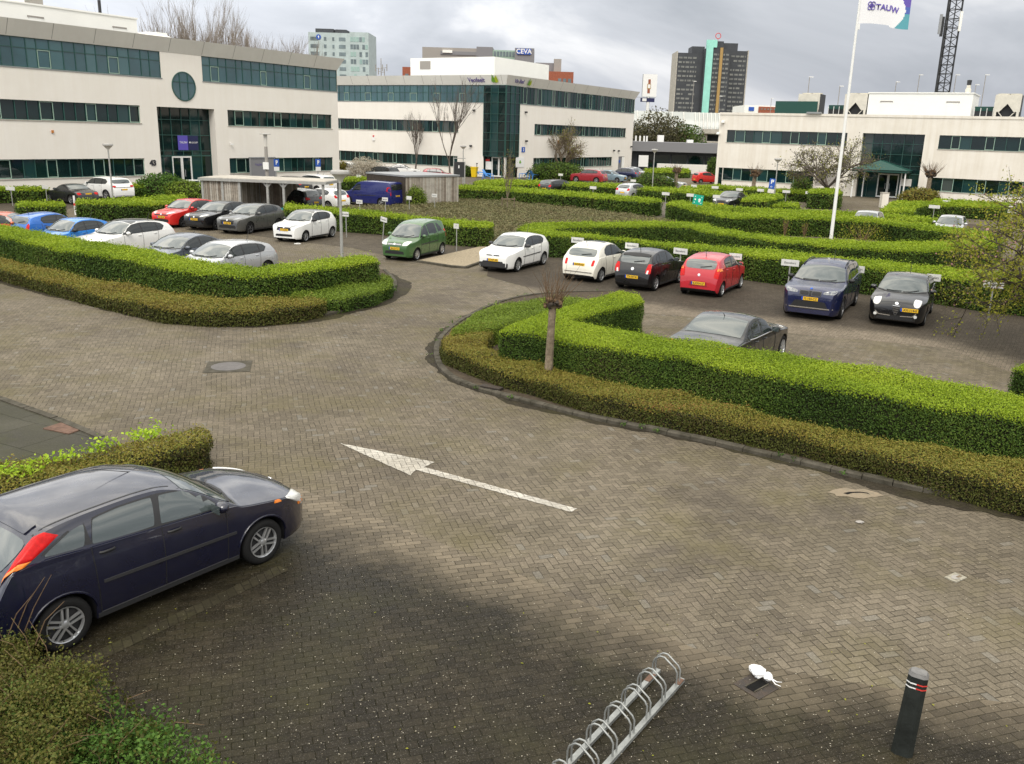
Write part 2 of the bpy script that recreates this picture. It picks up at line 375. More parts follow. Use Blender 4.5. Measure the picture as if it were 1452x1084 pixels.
# darker mossy bay in front of the viewer, and the parking lots
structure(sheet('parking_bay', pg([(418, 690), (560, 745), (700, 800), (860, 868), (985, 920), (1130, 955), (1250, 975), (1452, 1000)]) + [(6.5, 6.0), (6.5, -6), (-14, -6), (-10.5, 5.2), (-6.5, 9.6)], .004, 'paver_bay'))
def off(p, a, b): return (p[0] + E1.x * a + E2.x * b, p[1] + E1.y * a + E2.y * b)
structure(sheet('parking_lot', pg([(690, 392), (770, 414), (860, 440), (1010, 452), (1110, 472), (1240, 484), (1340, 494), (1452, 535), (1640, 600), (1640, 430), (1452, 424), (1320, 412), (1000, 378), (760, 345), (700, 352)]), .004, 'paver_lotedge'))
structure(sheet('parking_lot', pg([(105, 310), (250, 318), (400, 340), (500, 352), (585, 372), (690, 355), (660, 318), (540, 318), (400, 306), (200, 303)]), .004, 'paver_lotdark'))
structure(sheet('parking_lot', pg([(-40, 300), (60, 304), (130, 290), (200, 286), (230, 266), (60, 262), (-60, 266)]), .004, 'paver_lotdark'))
structure(sheet('parking_lot', pg([(480, 294), (660, 284), (700, 255), (820, 262), (930, 262), (905, 246), (700, 246), (560, 246), (440, 262), (420, 290)]), .004, 'paver_lot'))

# bay divider course beside the dark blue hatchback
a = Vector(G2(395, 803)); b_ = Vector(G2(150, 918)); d_ = (b_ - a).normalized(); nn_ = Vector((-d_.y, d_.x))
structure(sheet('parking_line', [tuple(a + nn_ * .0), tuple(a + nn_ * .2), tuple(b_ + d_ * 3 + nn_ * .2), tuple(b_ + d_ * 3)], .008, 'paver_band'))
# painted arrow
ARW = [(481, 629), (616, 656), (601, 663), (818, 722), (810, 727), (590, 667), (582, 675)]
AW = [Vector(p) for p in pg(ARW)]; rg = random.Random(2); AP = []
for i in range(len(AW)):
    p, q = AW[i], AW[(i + 1) % len(AW)]; k = max(1, int((q - p).length / .05)); nn = Vector((-(q - p).y, (q - p).x)).normalized()
    AP += [tuple(p.lerp(q, j / k) + nn * rg.uniform(-.009, .009)) for j in range(k)]
structure(sheet('road_arrow', AP, .008, 'paver_white'))
# terrace of slabs, left
tp = [G2(-160, 530), G2(0, 566), G2(78, 594), G2(145, 622), G2(170, 640)]
structure(sheet('terrace', tp + [(-9.6, 9.2), (-16, 6), (-22, 12)], .010, 'slab_terrace'))
mb = MB()
for i in range(len(tp) - 1):
    p, q = Vector(tp[i]), Vector(tp[i + 1]); L = (q - p).length; k = max(1, int(L / .9)); nrm = Vector((-(q - p).y, (q - p).x)).normalized()
    for j in range(k):
        u0 = p.lerp(q, (j + .02) / k); u1 = p.lerp(q, (j + .98) / k)
        mb.prism([tuple(u0 - nrm * .07), tuple(u1 - nrm * .07), tuple(u1 + nrm * .07), tuple(u0 + nrm * .07)], -.02, .035, 'kerbstone')
structure(mb.build('kerb'))

# islands: kerb lines with soil behind
def kerb(pts, wd=.14, h=.09, step=1.0):
    """pts world xy; stones follow the line"""
    mb = MB(); rng = random.Random(len(pts))
    P = [Vector(p) for p in pts]; dense = []
    for i in range(len(P) - 1):
        k = max(1, round((P[i + 1] - P[i]).length / step))
        for j in range(k): dense.append(P[i].lerp(P[i + 1], j / k))
    dense.append(P[-1])
    for i in range(len(dense) - 1):
        p, q = dense[i], dense[i + 1]; d = (q - p).normalized(); n = Vector((-d.y, d.x)); g = .006; hh = h + rng.uniform(-.008, .008)
        a0 = p + d * g; a1 = q - d * g; c = .02
        vs = []
        for s in (a0, a1):
            for (o_, z) in ((-wd / 2, -.03), (-wd / 2, hh - c), (-wd / 2 + c, hh), (wd / 2, hh), (wd / 2, -.03)): vs.append((s.x + n.x * o_, s.y + n.y * o_, z))
        mb.add(vs, [(0, 1, 6, 5), (1, 2, 7, 6), (2, 3, 8, 7), (3, 4, 9, 8), (0, 4, 3, 2, 1), (5, 6, 7, 8, 9)], 'kerbstone')
    return structure(mb.build('kerb'))
def smoothline(pts, it=2):
    for _ in range(it):
        q = [pts[0]]
        for i in range(len(pts) - 1):
            a, b = Vector(pts[i]), Vector(pts[i + 1]); q += [tuple(a.lerp(b, .25)), tuple(a.lerp(b, .75))]
        q.append(pts[-1]); pts = q
    return pts
KL = smoothline([G2(*p) for p in [(-160, 358), (0, 393), (127, 426), (229, 449), (330, 460), (392, 459), (455, 450), (520, 434), (558, 414), (562, 400), (545, 385)]])
KR = smoothline([G2(*p) for p in [(870, 415), (760, 418), (700, 432), (650, 458), (622, 482), (617, 505), (628, 530), (660, 548), (705, 561), (760, 575), (848, 597), (960, 618), (1116, 654), (1292, 695), (1452, 722), (1620, 760)]])
kerb(KL); kerb(KR)
structure(sheet('soil_bed', [tuple(p) for p in KL] + [G2(480, 372), G2(380, 400), G2(260, 392), G2(120, 360), G2(-160, 310)], .06, 'soil'))
structure(sheet('soil_bed', [tuple(p) for p in KR] + [G2(1620, 640), G2(1452, 600), G2(1200, 545), G2(960, 500), G2(900, 476)], .06, 'soil'))
# silted gutter along the kerbs, with weeds
paving('paver_gutter', [(.045, .037, .026), (.07, .058, .042), (.115, .095, .07), (.055, .046, .028)], (.02, .017, .009), ang=-18, moss=((.055, .052, .018), .6), tone=.15, grit=.6, jw=.06)
WEED = []
for KK, rg in ((KL, random.Random(4)), (KR, random.Random(9))):
    P = [Vector(p) for p in KK]; D_ = []
    for i in range(len(P) - 1):
        k = max(1, int((P[i + 1] - P[i]).length / .12)); D_ += [P[i].lerp(P[i + 1], j / k) for j in range(k)]
    inn, outr = [], []; wv = .2
    for i in range(1, len(D_) - 1):
        d = (D_[i + 1] - D_[i - 1]).normalized(); n_ = Vector((-d.y, d.x))
        n_ = -n_          # the road lies to the right of both kerb lines
        wv = min(.55, max(.03, wv + rg.uniform(-.07, .07))); inn.append(tuple(D_[i])); outr.append(tuple(D_[i] + n_ * (.07 + wv)))
        if rg.random() < .10 and D_[i].length < 34: WEED.append((D_[i].x + n_.x * .10, D_[i].y + n_.y * .10))
    g_ = MB(); m_ = len(inn); g_.add([(x, y, .005) for x, y in inn + outr], [(i, i + 1, m_ + i + 1, m_ + i) for i in range(m_ - 1)], 'paver_gutter')
    if KK is KL: pass
    structure(g_.build('gutter'))
# gravel strip with kerb between the green and the white car
gp = [G2(592, 372), G2(640, 379.5), G2(661, 381), G2(684, 373), G2(700, 362), G2(702, 352), G2(680, 352)]
structure(sheet('gravel_bed', gp, .075, 'gravel')); kerb(gp[:5], .12, .09)
# planted bed of brown ground cover
BED = pg([(440, 296), (560, 294), (640, 284), (760, 290), (870, 304), (935, 312), (960, 318), (830, 322), (745, 330), (700, 352), (640, 318), (560, 305)], .1)
structure(sheet('soil_bed', BED, .05, 'soil'))
structure(sheet('soil_bed', pg([(985, 312), (1100, 318), (1260, 345), (1400, 352), (1440, 335), (1380, 318), (1200, 312), (1050, 304)], 0), .02, 'soil'))
# path between the hedges, paved forecourts
structure(sheet('path', pg([(925, 318), (948, 316), (947, 286), (934, 286)], 0), .012, 'paver_lot'))
# ------------------------------------------------------------------ hedges, shrubs and trees
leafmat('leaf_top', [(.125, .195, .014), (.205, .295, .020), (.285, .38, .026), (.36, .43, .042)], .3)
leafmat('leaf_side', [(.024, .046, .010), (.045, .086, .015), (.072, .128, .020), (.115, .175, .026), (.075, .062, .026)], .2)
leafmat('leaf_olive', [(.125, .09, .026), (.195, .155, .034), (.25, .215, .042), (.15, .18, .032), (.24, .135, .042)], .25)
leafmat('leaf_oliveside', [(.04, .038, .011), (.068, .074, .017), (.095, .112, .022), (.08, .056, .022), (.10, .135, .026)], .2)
leafmat('leaf_heath', [(.085, .13, .020), (.14, .21, .026), (.20, .27, .035), (.13, .19, .03)], .3)
leafmat('leaf_bramble', [(.05, .045, .016), (.10, .085, .024), (.14, .135, .03), (.09, .12, .026), (.12, .075, .03)], .25)
leafmat('leaf_lime', [(.22, .36, .02), (.36, .52, .035), (.45, .58, .06)], .35)
leafmat('leaf_ivy', [(.030, .060, .012), (.060, .125, .022), (.10, .19, .032), (.15, .23, .05)], .3)
leafmat('leaf_cover', [(.13, .105, .055), (.17, .145, .075), (.20, .18, .085), (.14, .15, .065), (.09, .075, .042)], .15)
leafmat('leaf_tree', [(.17, .19, .022), (.26, .27, .032), (.34, .33, .045), (.21, .23, .03)], .35)
leafmat('leaf_blossom', [(.42, .37, .28), (.52, .48, .40), (.35, .30, .2)], .3)
leafmat('leaf_pink', [(.40, .20, .19), (.5, .3, .27)], .3)
leafmat('leaf_wood', [(.075, .078, .035), (.105, .105, .05), (.13, .12, .06), (.09, .08, .05), (.05, .055, .03)], .2)
mk('twigcore', (.028, .026, .013), .95, var=(14, .5, (.012, .013, .007)))
mk('bark', (.29, .235, .165), .9, var=(9, .35, (.11, .085, .06)), bump=(40, 1.0))
mk('barkgrey', (.12, .10, .085), .9, var=(9, .35))
mk('twig', (.13, .085, .05), .9, var=(20, .3))
mk('barkdark', (.055, .045, .036), .9, var=(10, .3))

def leaf_cloud(rng, P, Nn, size, tilt=.7, asp=.62):
    """one folded-diamond leaf per point; returns V,F (quads)"""
    n = len(P); d = rng.normal(size=(n, 3)); nn = Nn + d * tilt
    nn /= np.linalg.norm(nn, axis=1, keepdims=True) + 1e-9
    a = rng.normal(size=(n, 3)); a -= nn * (a * nn).sum(1, keepdims=True); a /= np.linalg.norm(a, axis=1, keepdims=True) + 1e-9
    b = np.cross(nn, a); s = (size * rng.uniform(.6, 1.35, n))[:, None]
    V = np.empty((n, 4, 3)); V[:, 0] = P - a * s * .5; V[:, 1] = P + b * s * .5 * asp + nn * s * .1; V[:, 2] = P + a * s * .5; V[:, 3] = P - b * s * .5 * asp + nn * s * .1
    return V.reshape(-1, 3), np.arange(n * 4).reshape(n, 4)
def lump(rng, XY, amp, sc):
    z = np.zeros(len(XY))
    for k in range(5):
        th = rng.uniform(0, 2 * PI); f = sc * rng.uniform(.6, 2.4); z += np.sin((XY[:, 0] * math.cos(th) + XY[:, 1] * math.sin(th)) * f + rng.uniform(0, 6)) / (1 + k * .4)
    return z * amp / 2.2
HN = [0]
def hedge(name, label, top, h, mt='leaf_top', ms='leaf_side', group=None, cat='hedge', z0=0.0, leaf=None, cover=2.1, rough=.035, kind=None, scale=1.0, wild=0.0):
    """top: world xy outline of the clipped top; core of twigs with leaves all over it"""
    HN[0] += 1; rng = np.random.default_rng(HN[0] * 7 + 3)
    poly = [Vector(p) for p in top]; n = len(poly)
    A = sum(poly[i].x * poly[(i + 1) % n].y - poly[(i + 1) % n].x * poly[i].y for i in range(n)) / 2
    if A < 0: poly = poly[::-1]; A = -A
    cen = sum(poly, Vector((0, 0))) / n; dist = min(p.length for p in poly) * .6 + cen.length * .4
    lf = leaf or max(.034, dist * .0019) * scale
    # core, drawn in a little
    core = MB(); ins = []
    for i in range(n):
        p, a, b = poly[i], poly[i - 1], poly[(i + 1) % n]
        n1 = Vector(((p - a).y, -(p - a).x)); n2 = Vector(((b - p).y, -(b - p).x))
        m = (n1.normalized() + n2.normalized()); m = m.normalized() if m.length > .1 else n1.normalized()
        ins.append(p - m * (lf * .5 + .02))
    core.prism([(q.x, q.y) for q in ins], z0, h - lf * .5 - .02 - rough * 1.15, 'twigcore')
    o = core.build(name)
    Ps, Ns, Ms = [], [], []
    tri = tessellate_polygon([[Vector((p.x, p.y, 0)) for p in poly]])
    for t in tri:
        a, b, c = (poly[k] if isinstance(k, int) else Vector((k.x, k.y)) for k in t)
        ar = abs((b - a).cross(c - a)) / 2 if hasattr((b - a), 'cross') else 0
        ar = abs((b.x - a.x) * (c.y - a.y) - (b.y - a.y) * (c.x - a.x)) / 2
        k = rng.poisson(ar * cover / (lf * lf * .45))
        if not k: continue
        u = rng.random(k); v = rng.random(k); fl = u + v > 1; u[fl] = 1 - u[fl]; v[fl] = 1 - v[fl]
        XY = np.stack([a.x + (b.x - a.x) * u + (c.x - a.x) * v, a.y + (b.y - a.y) * u + (c.y - a.y) * v], 1)
        Ps.append(np.concatenate([XY, np.full((k, 1), h) + rng.normal(0, .5 * lf, (k, 1))], 1)); Ns.append(np.tile([0, 0, 1.0], (k, 1))); Ms.append(np.zeros(k))
    for i in range(n):
        a, b = poly[i], poly[(i + 1) % n]; L = (b - a).length
        if L < .01: continue
        nv = Vector(((b - a).y, -(b - a).x)).normalized(); mid = (a + b) / 2
        fac = 1.0 if nv.dot(-mid) > 0 else .45
        if max(abs(mid.x) - mid.y * .75, 0) > 6: fac *= .3
        k = rng.poisson(L * (h - z0) * cover * fac / (lf * lf * .45))
        u = rng.random(k); z = z0 + (h - z0) * rng.random(k) ** .9; o_ = rng.normal(0, .55 * lf, k) + .01
        XY = np.stack([a.x + (b.x - a.x) * u + nv.x * o_, a.y + (b.y - a.y) * u + nv.y * o_], 1)
        Ps.append(np.concatenate([XY, z[:, None]], 1)); Ns.append(np.tile([nv.x, nv.y, .25], (k, 1)))
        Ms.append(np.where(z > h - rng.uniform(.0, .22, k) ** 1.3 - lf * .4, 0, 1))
    P = np.concatenate(Ps); Nn = np.concatenate(Ns); M = np.concatenate(Ms)
    rr = np.random.default_rng(HN[0]); P[:, 2] += lump(rr, P[:, :2], rough, 2.2) * np.clip((P[:, 2] - z0) / max(h - z0, .1), 0, 1)
    ofs = lump(rr, np.stack([P[:, 0] + P[:, 1], P[:, 2] * 2 + P[:, 0]], 1), rough * .8, 3.0); sd_ = M == 1; P[sd_] += Nn[sd_] * ofs[sd_][:, None]
    tp = np.where((M == 0) & (rng.random(len(P)) < .045))[0]; P[tp, 2] += rng.uniform(.02, .11, len(tp)) * min(1.6, lf / .036)
    if wild:
        nc = int(A * 9); cen_ = P[rng.integers(0, len(P), nc)]; pk = rng.random(len(P)) < .55; ci = rng.integers(0, nc, len(P))
        tgt = cen_[ci] + rng.normal(0, wild, (len(P), 3)) * np.array([1, 1, .8]) + np.array([0, 0, wild * .5]); P[pk] = tgt[pk]; Nn = Nn + rng.normal(0, .5, Nn.shape)
    V, F = leaf_cloud(rng, P, Nn, lf)
    tone = np.clip(rng.random(len(P)) * .6 + .2 + lump(rr, P[:, :2], .2, 1.4) + lump(rr, P[:, 1:], .1, 3.), 0, 1)
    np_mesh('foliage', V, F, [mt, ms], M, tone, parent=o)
    tag(o, label, cat, group, kind)
    return o
def bush(name, label, c, rad, leaf, mats=('leaf_side',), n=None, cat='shrub', group=None, core=True, up=.0, seed=1, tilt=1.0):
    rng = np.random.default_rng(seed); o = None; mb = MB()
    if core:
        prof = [(math.sin(t) * .80, math.cos(t) * -.80) for t in np.linspace(0.02, PI - .02, 9)]
        mb.lathe(prof, 'twigcore', 12, Matrix.Translation(Vector(c)) @ Matrix.Diagonal((*rad, 1)))
    else:
        for k in range(9):
            a = 2 * PI * k / 9 + .3; r = rng.uniform(.4, .9)
            mb.tube([(c[0], c[1], 0), (c[0] + math.cos(a) * rad[0] * r * .5, c[1] + math.sin(a) * rad[1] * r * .5, c[2]), (c[0] + math.cos(a) * rad[0] * r, c[1] + math.sin(a) * rad[1] * r, c[2] + rad[2] * .7)], [.03, .02, .008], 'twig', 5)
    o = mb.build(name)
    k = n or int(4 * PI * (rad[0] * rad[1] + rad[0] * rad[2] + rad[1] * rad[2]) / 3 * 2.2 / (leaf * leaf * .45))
    d = rng.normal(size=(k, 3)); d /= np.linalg.norm(d, axis=1, keepdims=True); rr = np.clip(rng.normal(.93, .09 if core else .3, k), .1, 1.2)[:, None]
    rr = rr * (1 + lump(np.random.default_rng(seed), d[:, :2] * 2 + d[:, 2:], .12, 3.)[:, None])
    P = np.array(c) + d * rr * np.array(rad); P = P[P[:, 2] > .02]; d = d[:len(P)]
    Nn = (P - np.array(c)) / np.array(rad); V, F = leaf_cloud(rng, P, Nn, leaf, tilt)
    np_mesh('foliage', V, F, list(mats), rng.integers(0, len(mats), len(P)), np.clip(rng.random(len(P)) * .8 + .1 + lump(np.random.default_rng(seed), P[:, :2], .15, 2.), 0, 1), parent=o)
    return tag(o, label, cat, group)
def H(label, px, h, **k):
    return hedge('hedge', label, [G2(x, y, h) for x, y in px], h, **k)

# --- left island
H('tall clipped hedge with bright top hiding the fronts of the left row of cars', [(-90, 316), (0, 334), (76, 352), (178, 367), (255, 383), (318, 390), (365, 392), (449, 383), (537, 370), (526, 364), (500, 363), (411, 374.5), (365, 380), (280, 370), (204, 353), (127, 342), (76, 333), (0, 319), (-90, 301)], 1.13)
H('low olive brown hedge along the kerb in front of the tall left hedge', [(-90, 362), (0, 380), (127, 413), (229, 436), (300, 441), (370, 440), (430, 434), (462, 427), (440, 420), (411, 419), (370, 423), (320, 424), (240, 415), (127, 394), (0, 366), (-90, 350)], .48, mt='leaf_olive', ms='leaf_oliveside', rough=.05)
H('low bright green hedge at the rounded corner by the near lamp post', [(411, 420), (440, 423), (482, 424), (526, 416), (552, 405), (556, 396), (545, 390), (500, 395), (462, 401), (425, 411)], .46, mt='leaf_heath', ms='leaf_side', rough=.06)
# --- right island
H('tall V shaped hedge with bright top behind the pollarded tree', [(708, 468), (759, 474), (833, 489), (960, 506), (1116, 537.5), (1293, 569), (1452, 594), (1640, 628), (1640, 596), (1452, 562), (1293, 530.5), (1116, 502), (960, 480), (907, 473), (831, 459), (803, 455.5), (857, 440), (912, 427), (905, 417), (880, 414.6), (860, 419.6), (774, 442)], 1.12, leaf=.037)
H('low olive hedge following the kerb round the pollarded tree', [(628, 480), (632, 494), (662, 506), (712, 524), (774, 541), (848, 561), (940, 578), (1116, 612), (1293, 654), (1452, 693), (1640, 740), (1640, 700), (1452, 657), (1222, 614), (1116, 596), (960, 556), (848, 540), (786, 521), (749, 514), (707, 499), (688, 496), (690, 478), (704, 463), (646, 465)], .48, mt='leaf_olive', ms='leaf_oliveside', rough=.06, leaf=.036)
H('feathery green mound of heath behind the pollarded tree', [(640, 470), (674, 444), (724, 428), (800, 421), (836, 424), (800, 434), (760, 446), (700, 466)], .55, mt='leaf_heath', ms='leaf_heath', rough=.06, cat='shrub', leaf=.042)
H('clipped hedge end at the right edge behind the tall near hedge', [(1437, 520), (1470, 511), (1560, 520), (1500, 540)], 1.1)
# --- behind the parked rows
H('clipped hedge behind the white and green cars of the middle row', [(404, 296), (487, 302.4), (540, 306), (589, 311), (643, 319), (694, 322), (699, 316.5), (640, 312), (584, 307), (538, 301), (487, 296.6), (404, 290)], 1.05)
H('long forked hedge behind the row with the white signs and the red hatchback', [(734, 324), (755, 317.6), (799, 315.8), (871, 315.4), (940, 315.4), (980, 316), (1002, 318.5), (1014, 323.7), (1085, 334), (1147, 339), (1240, 343), (1311, 344), (1349, 342), (1367, 339), (1405, 350.5), (1367, 354), (1330, 356), (1255, 354), (1180, 350), (1147, 346.4), (1085, 340), (1002, 329), (979, 323), (940, 320.5), (860, 321), (799, 323), (774, 325.3), (783, 327.5), (838, 333), (914, 342), (1000, 349), (1090, 354.7), (1213, 368), (1292, 375), (1367, 383), (1452, 388), (1640, 405), (1640, 427), (1452, 406), (1386, 399), (1320, 389.5), (1213, 377.5), (1113, 368), (1070, 363), (1033, 358), (1000, 354), (950, 350), (882, 340), (847, 337), (772, 333), (745, 329)], 1.05)
H('curved hedge arching behind the flagpole', [(947, 287.5), (967, 286), (992, 290.6), (1039, 302), (1085, 302), (1147, 305), (1240, 309), (1311, 318.5), (1358, 324.3), (1400, 331), (1422, 339), (1407, 349), (1369, 340), (1380, 337), (1372, 333), (1348, 329), (1292, 322.4), (1240, 314.4), (1147, 310), (1085, 308), (1039, 309), (1022, 307), (960, 292), (947, 290.6)], 1.1)
H('narrow hedge line just behind the curved flagpole hedge', [(996, 288), (1035, 294), (1085, 297.5), (1133, 298.5), (1240, 303), (1300, 308), (1350, 313), (1352, 317), (1300, 312), (1240, 306.5), (1133, 302.5), (1085, 300.5), (1035, 297), (990, 290)], .9)
H('short block hedge beside the dark grey saloon', [(1051, 284.4), (1085, 285), (1108, 279.5), (1109, 277), (1072, 276.5), (1060, 280)], 1.0)
H('low hedge stub in front of the blue parking sign', [(1080, 292), (1130, 293), (1133, 289), (1115, 288), (1088, 288)], .5)
H('long straight hedge bordering the brown planted bed', [(640, 267), (706, 269), (772, 274.6), (860, 281.3), (922, 286.7), (937.5, 285), (937, 283.4), (860, 277), (772, 270), (695, 264.7), (640, 263.6)], 1.1)
H('hedge behind the black estate car and the silver hatchback', [(672, 258), (706, 256), (746, 257), (816, 260), (873, 261.4), (904, 265.5), (960, 268), (1027, 273.5), (1060, 276), (1055, 278.5), (1012, 276.8), (960, 272), (913, 268.7), (871, 265), (823, 263.6), (772, 261.5), (732, 261.4), (680, 261.4)], 1.0)
H('low hedge under the ground floor windows of the right office', [(965, 266), (1015, 263.5), (1085, 268), (1148, 271.5), (1148, 274), (1085, 270.5), (1027, 266.5), (965, 269)], .9)
H('square clipped box hedge under the spreading tree by the right office', [(1148, 273), (1190, 274.5), (1193, 271), (1180, 268.5), (1150, 269)], 1.4)
H('stepped hedge to the right of the green entrance canopy', [(1249, 299), (1292, 301), (1297, 294), (1311, 291), (1360, 292), (1430, 296), (1430, 292), (1350, 288.5), (1311, 287), (1266, 286.5)], 1.0)
H('low hedge against the right office beyond the canopy', [(1324, 283), (1452, 290), (1560, 296), (1560, 300), (1452, 294), (1324, 287)], .9)
H('clipped hedge between the red hatchback and the white and grey cars by the left office', [(109, 284.6), (160, 283.6), (240, 278.5), (262, 277), (262, 284), (240, 288), (196, 290.4), (150, 288.5), (109.6, 287.5)], 1.0)
H('short hedge behind the two blue cars', [(23, 290.5), (30, 288), (60, 287), (90, 287.5), (90.5, 291), (55, 292), (28, 293)], 1.0)
H('hedge along the left office behind the black roadster', [(-90, 270), (0, 266.5), (66, 266), (66, 268.5), (0, 269.5), (-90, 275)], .9)
H('hedge stub beside the white off-roader at the left office', [(188, 262), (216, 261), (216, 264), (188, 265)], .9)
H('hedge behind the dark blue van', [(455, 254), (487, 253), (560, 252.5), (560, 255), (487, 256), (455, 257)], .9)
H('hedge in front of the long grey shed', [(915, 241), (945, 240), (977, 241), (977, 244), (915, 244)], .9)
# --- beside the near car
hd = H('low olive hedge with lime sprouts behind the dark blue hatchback', [(-80, 690), (0, 663), (85, 644), (181, 628), (284, 609), (298, 616), (289, 626), (240, 642), (150, 662), (60, 695), (-80, 745)], .56, mt='leaf_olive', ms='leaf_oliveside', leaf=.040, rough=.09)
rng = np.random.default_rng(5); P = []
for px, py, k, s in ((95, 650, 60, .16), (150, 634, 90, .2), (130, 640, 50, .15), (200, 622, 110, .17), (215, 618, 70, .22), (225, 612, 16, .3), (60, 655, 40, .12), (12, 675, 120, .2), (40, 672, 100, .2)):
    c = np.array(G(px, py, .58)); q = rng.normal(0, 1, (k, 3)) * np.array([.11, .11, s * .45]); q[:, 2] = abs(q[:, 2]); P.append(c + q)
P = np.concatenate(P); V, F = leaf_cloud(rng, P, np.tile([0, 0, 1.0], (len(P), 1)), .065, 1.0)
np_mesh('young_shoots', V, F, ['leaf_lime'], None, rng.random(len(P)), parent=hd)['kind'] = 'stuff'
# --- shrubbery at the lower left corner
sh = hedge('shrub', 'wild olive shrub at the bottom left corner by the rear wheel', pg([(-160, 850), (-40, 868), (0, 885), (58, 918), (105, 950), (128, 985), (120, 1030), (60, 1130), (-160, 1180)], .55), .55, mt='leaf_bramble', ms='leaf_oliveside', leaf=.030, cover=2.6, rough=.22, cat='shrub', wild=.10)
sh2 = hedge('shrub', 'leafy green bramble shrub in the bottom left corner', pg([(-60, 1010), (40, 985), (110, 960), (150, 968), (190, 1000), (235, 1035), (295, 1058), (335, 1100), (250, 1260), (-160, 1300)], .45), .45, mt='leaf_ivy', ms='leaf_oliveside', leaf=.038, cover=2.4, rough=.2, cat='shrub', wild=.10)
mb = MB(); rr = random.Random(8)
for k in range(46):
    px, py = rr.uniform(-10, 240), rr.uniform(880, 1090)
    if py < 880 + px * .62: continue
    p = G(px, py, .5); a = rr.uniform(0, 2 * PI); L = rr.uniform(.2, .5)
    mb.tube([p - Vector((0, 0, .3)), p + Vector((math.cos(a) * L * .3, math.sin(a) * L * .3, .12)), p + Vector((math.cos(a) * L, math.sin(a) * L, rr.uniform(.05, .4)))], [.006, .004, .0025], 'twig', 4)
for px, py in ((5, 880), (25, 890), (35, 895), (10, 905), (50, 915)):
    p = G(px, py, .5); mb.tube([p, p + Vector((.1, .05, .25)), p + Vector((.28, .12, .52 + rr.uniform(-.1, .1)))], [.006, .005, .003], 'twig', 4)
mb.build('stem', sh)
# --- ground cover
hedge('ground_cover', 'brown green ground cover filling the bed in front of the slatted bin store', BED, .22, mt='leaf_cover', ms='leaf_cover', cat='ground cover', kind='stuff', rough=.07, cover=1.5)

rng = np.random.default_rng(31); P = []
for x, y in WEED: P.append(np.array([x, y, .02]) + np.abs(rng.normal(0, 1, (int(rng.integers(12, 40)), 3))) * np.array([.06, .06, .05]) * rng.choice([-1, 1], (1, 3)) * np.array([1, 1, 0]) + np.array([0, 0, .04]))
P = np.concatenate(P); P[:, 2] += rng.random(len(P)) * .07; V, F = leaf_cloud(rng, P, np.tile([0, 0, 1.0], (len(P), 1)), .04, .9)
tag(np_mesh('weeds', V, F, ['leaf_ivy'], None, rng.random(len(P))), 'small weeds growing in the gutters along the kerbs', 'weeds', kind='stuff')
# --- round shrubs
def bat(px, py, rad, **k):
    c = G(px, py); return dict(c=(c.x, c.y, rad[2] * .55), rad=rad)
for i, (lab, px, py, rad, lf, mt, co) in enumerate([
    ('spreading dome of evergreen beside the red crossover', 790, 256, (3.6, 2.2, 1.4), .2, 'leaf_side', 1),
    ('round green mound in front of the silver saloon', 925, 270, (2.4, 1.8, 1.1), .19, 'leaf_side', 1),
    ('large leafy evergreen before the number 43 entrance', 232, 281, (2.0, 1.5, 1.15), .17, 'leaf_ivy', 1),
    ('lighter leafy shrub to the right of the entrance evergreen', 264, 283, (1.8, 1.2, .9), .17, 'leaf_heath', 1),
    ('ball of clipped evergreen at the foot of the right office', 1136, 275, (1.15, 1.0, 1.2), .17, 'leaf_side', 1),
    ('small bushy evergreen against the slatted bin store', 589, 294, (.8, .7, .95), .12, 'leaf_heath', 1),
    ('creamy blossom shrub behind the dark blue van', 515, 256, (1.5, 1.2, 1.5), .15, 'leaf_blossom', 0),
    ('creamy blossom shrub beside the dark tail of the black off-roader', 531, 256, (1.2, 1.0, 1.3), .15, 'leaf_blossom', 0),
    ('pale budding shrub in the flagpole circle', 1222, 345, (1.3, .9, .8), .075, 'leaf_tree', 0),
    ('thin budding shrub left of the flagpole', 1112, 336, (.3, .3, .8), .06, 'leaf_tree', 0),
    ('thin budding sprout halfway to the flagpole', 1140, 338, (.25, .25, .7), .06, 'leaf_tree', 0),
    ('olive mound behind the stepped hedge', 1303, 290, (2.0, 1.2, 1.0), .18, 'leaf_olive', 1),
    ('tawny dry shrub in front of the long grey shed', 945, 240, (3.4, 1.6, 2.4), .26, 'leaf_blossom', 0),
    ('second tawny shrub beside the white van box at the grey shed', 905, 241, (2.2, 1.6, 2.0), .26, 'leaf_blossom', 0),
    ('dark shrub between the grey shed and the right office', 1010, 250, (1.0, 1.0, 1.8), .2, 'leaf_side', 1),
    ('small dark evergreen beside the yellow bin', 662, 251, (.7, .7, .9), .14, 'leaf_side', 1),
    ('grey green ball shrub at the corner of the left office', 487, 250, (.9, .8, 1.1), .14, 'leaf_olive', 1)]):
    q = bat(px, py, rad); bush('shrub', lab, q['c'], q['rad'], lf, (mt,), seed=50 + i, core=bool(co), n={8: 900, 9: 160, 10: 130}.get(i))

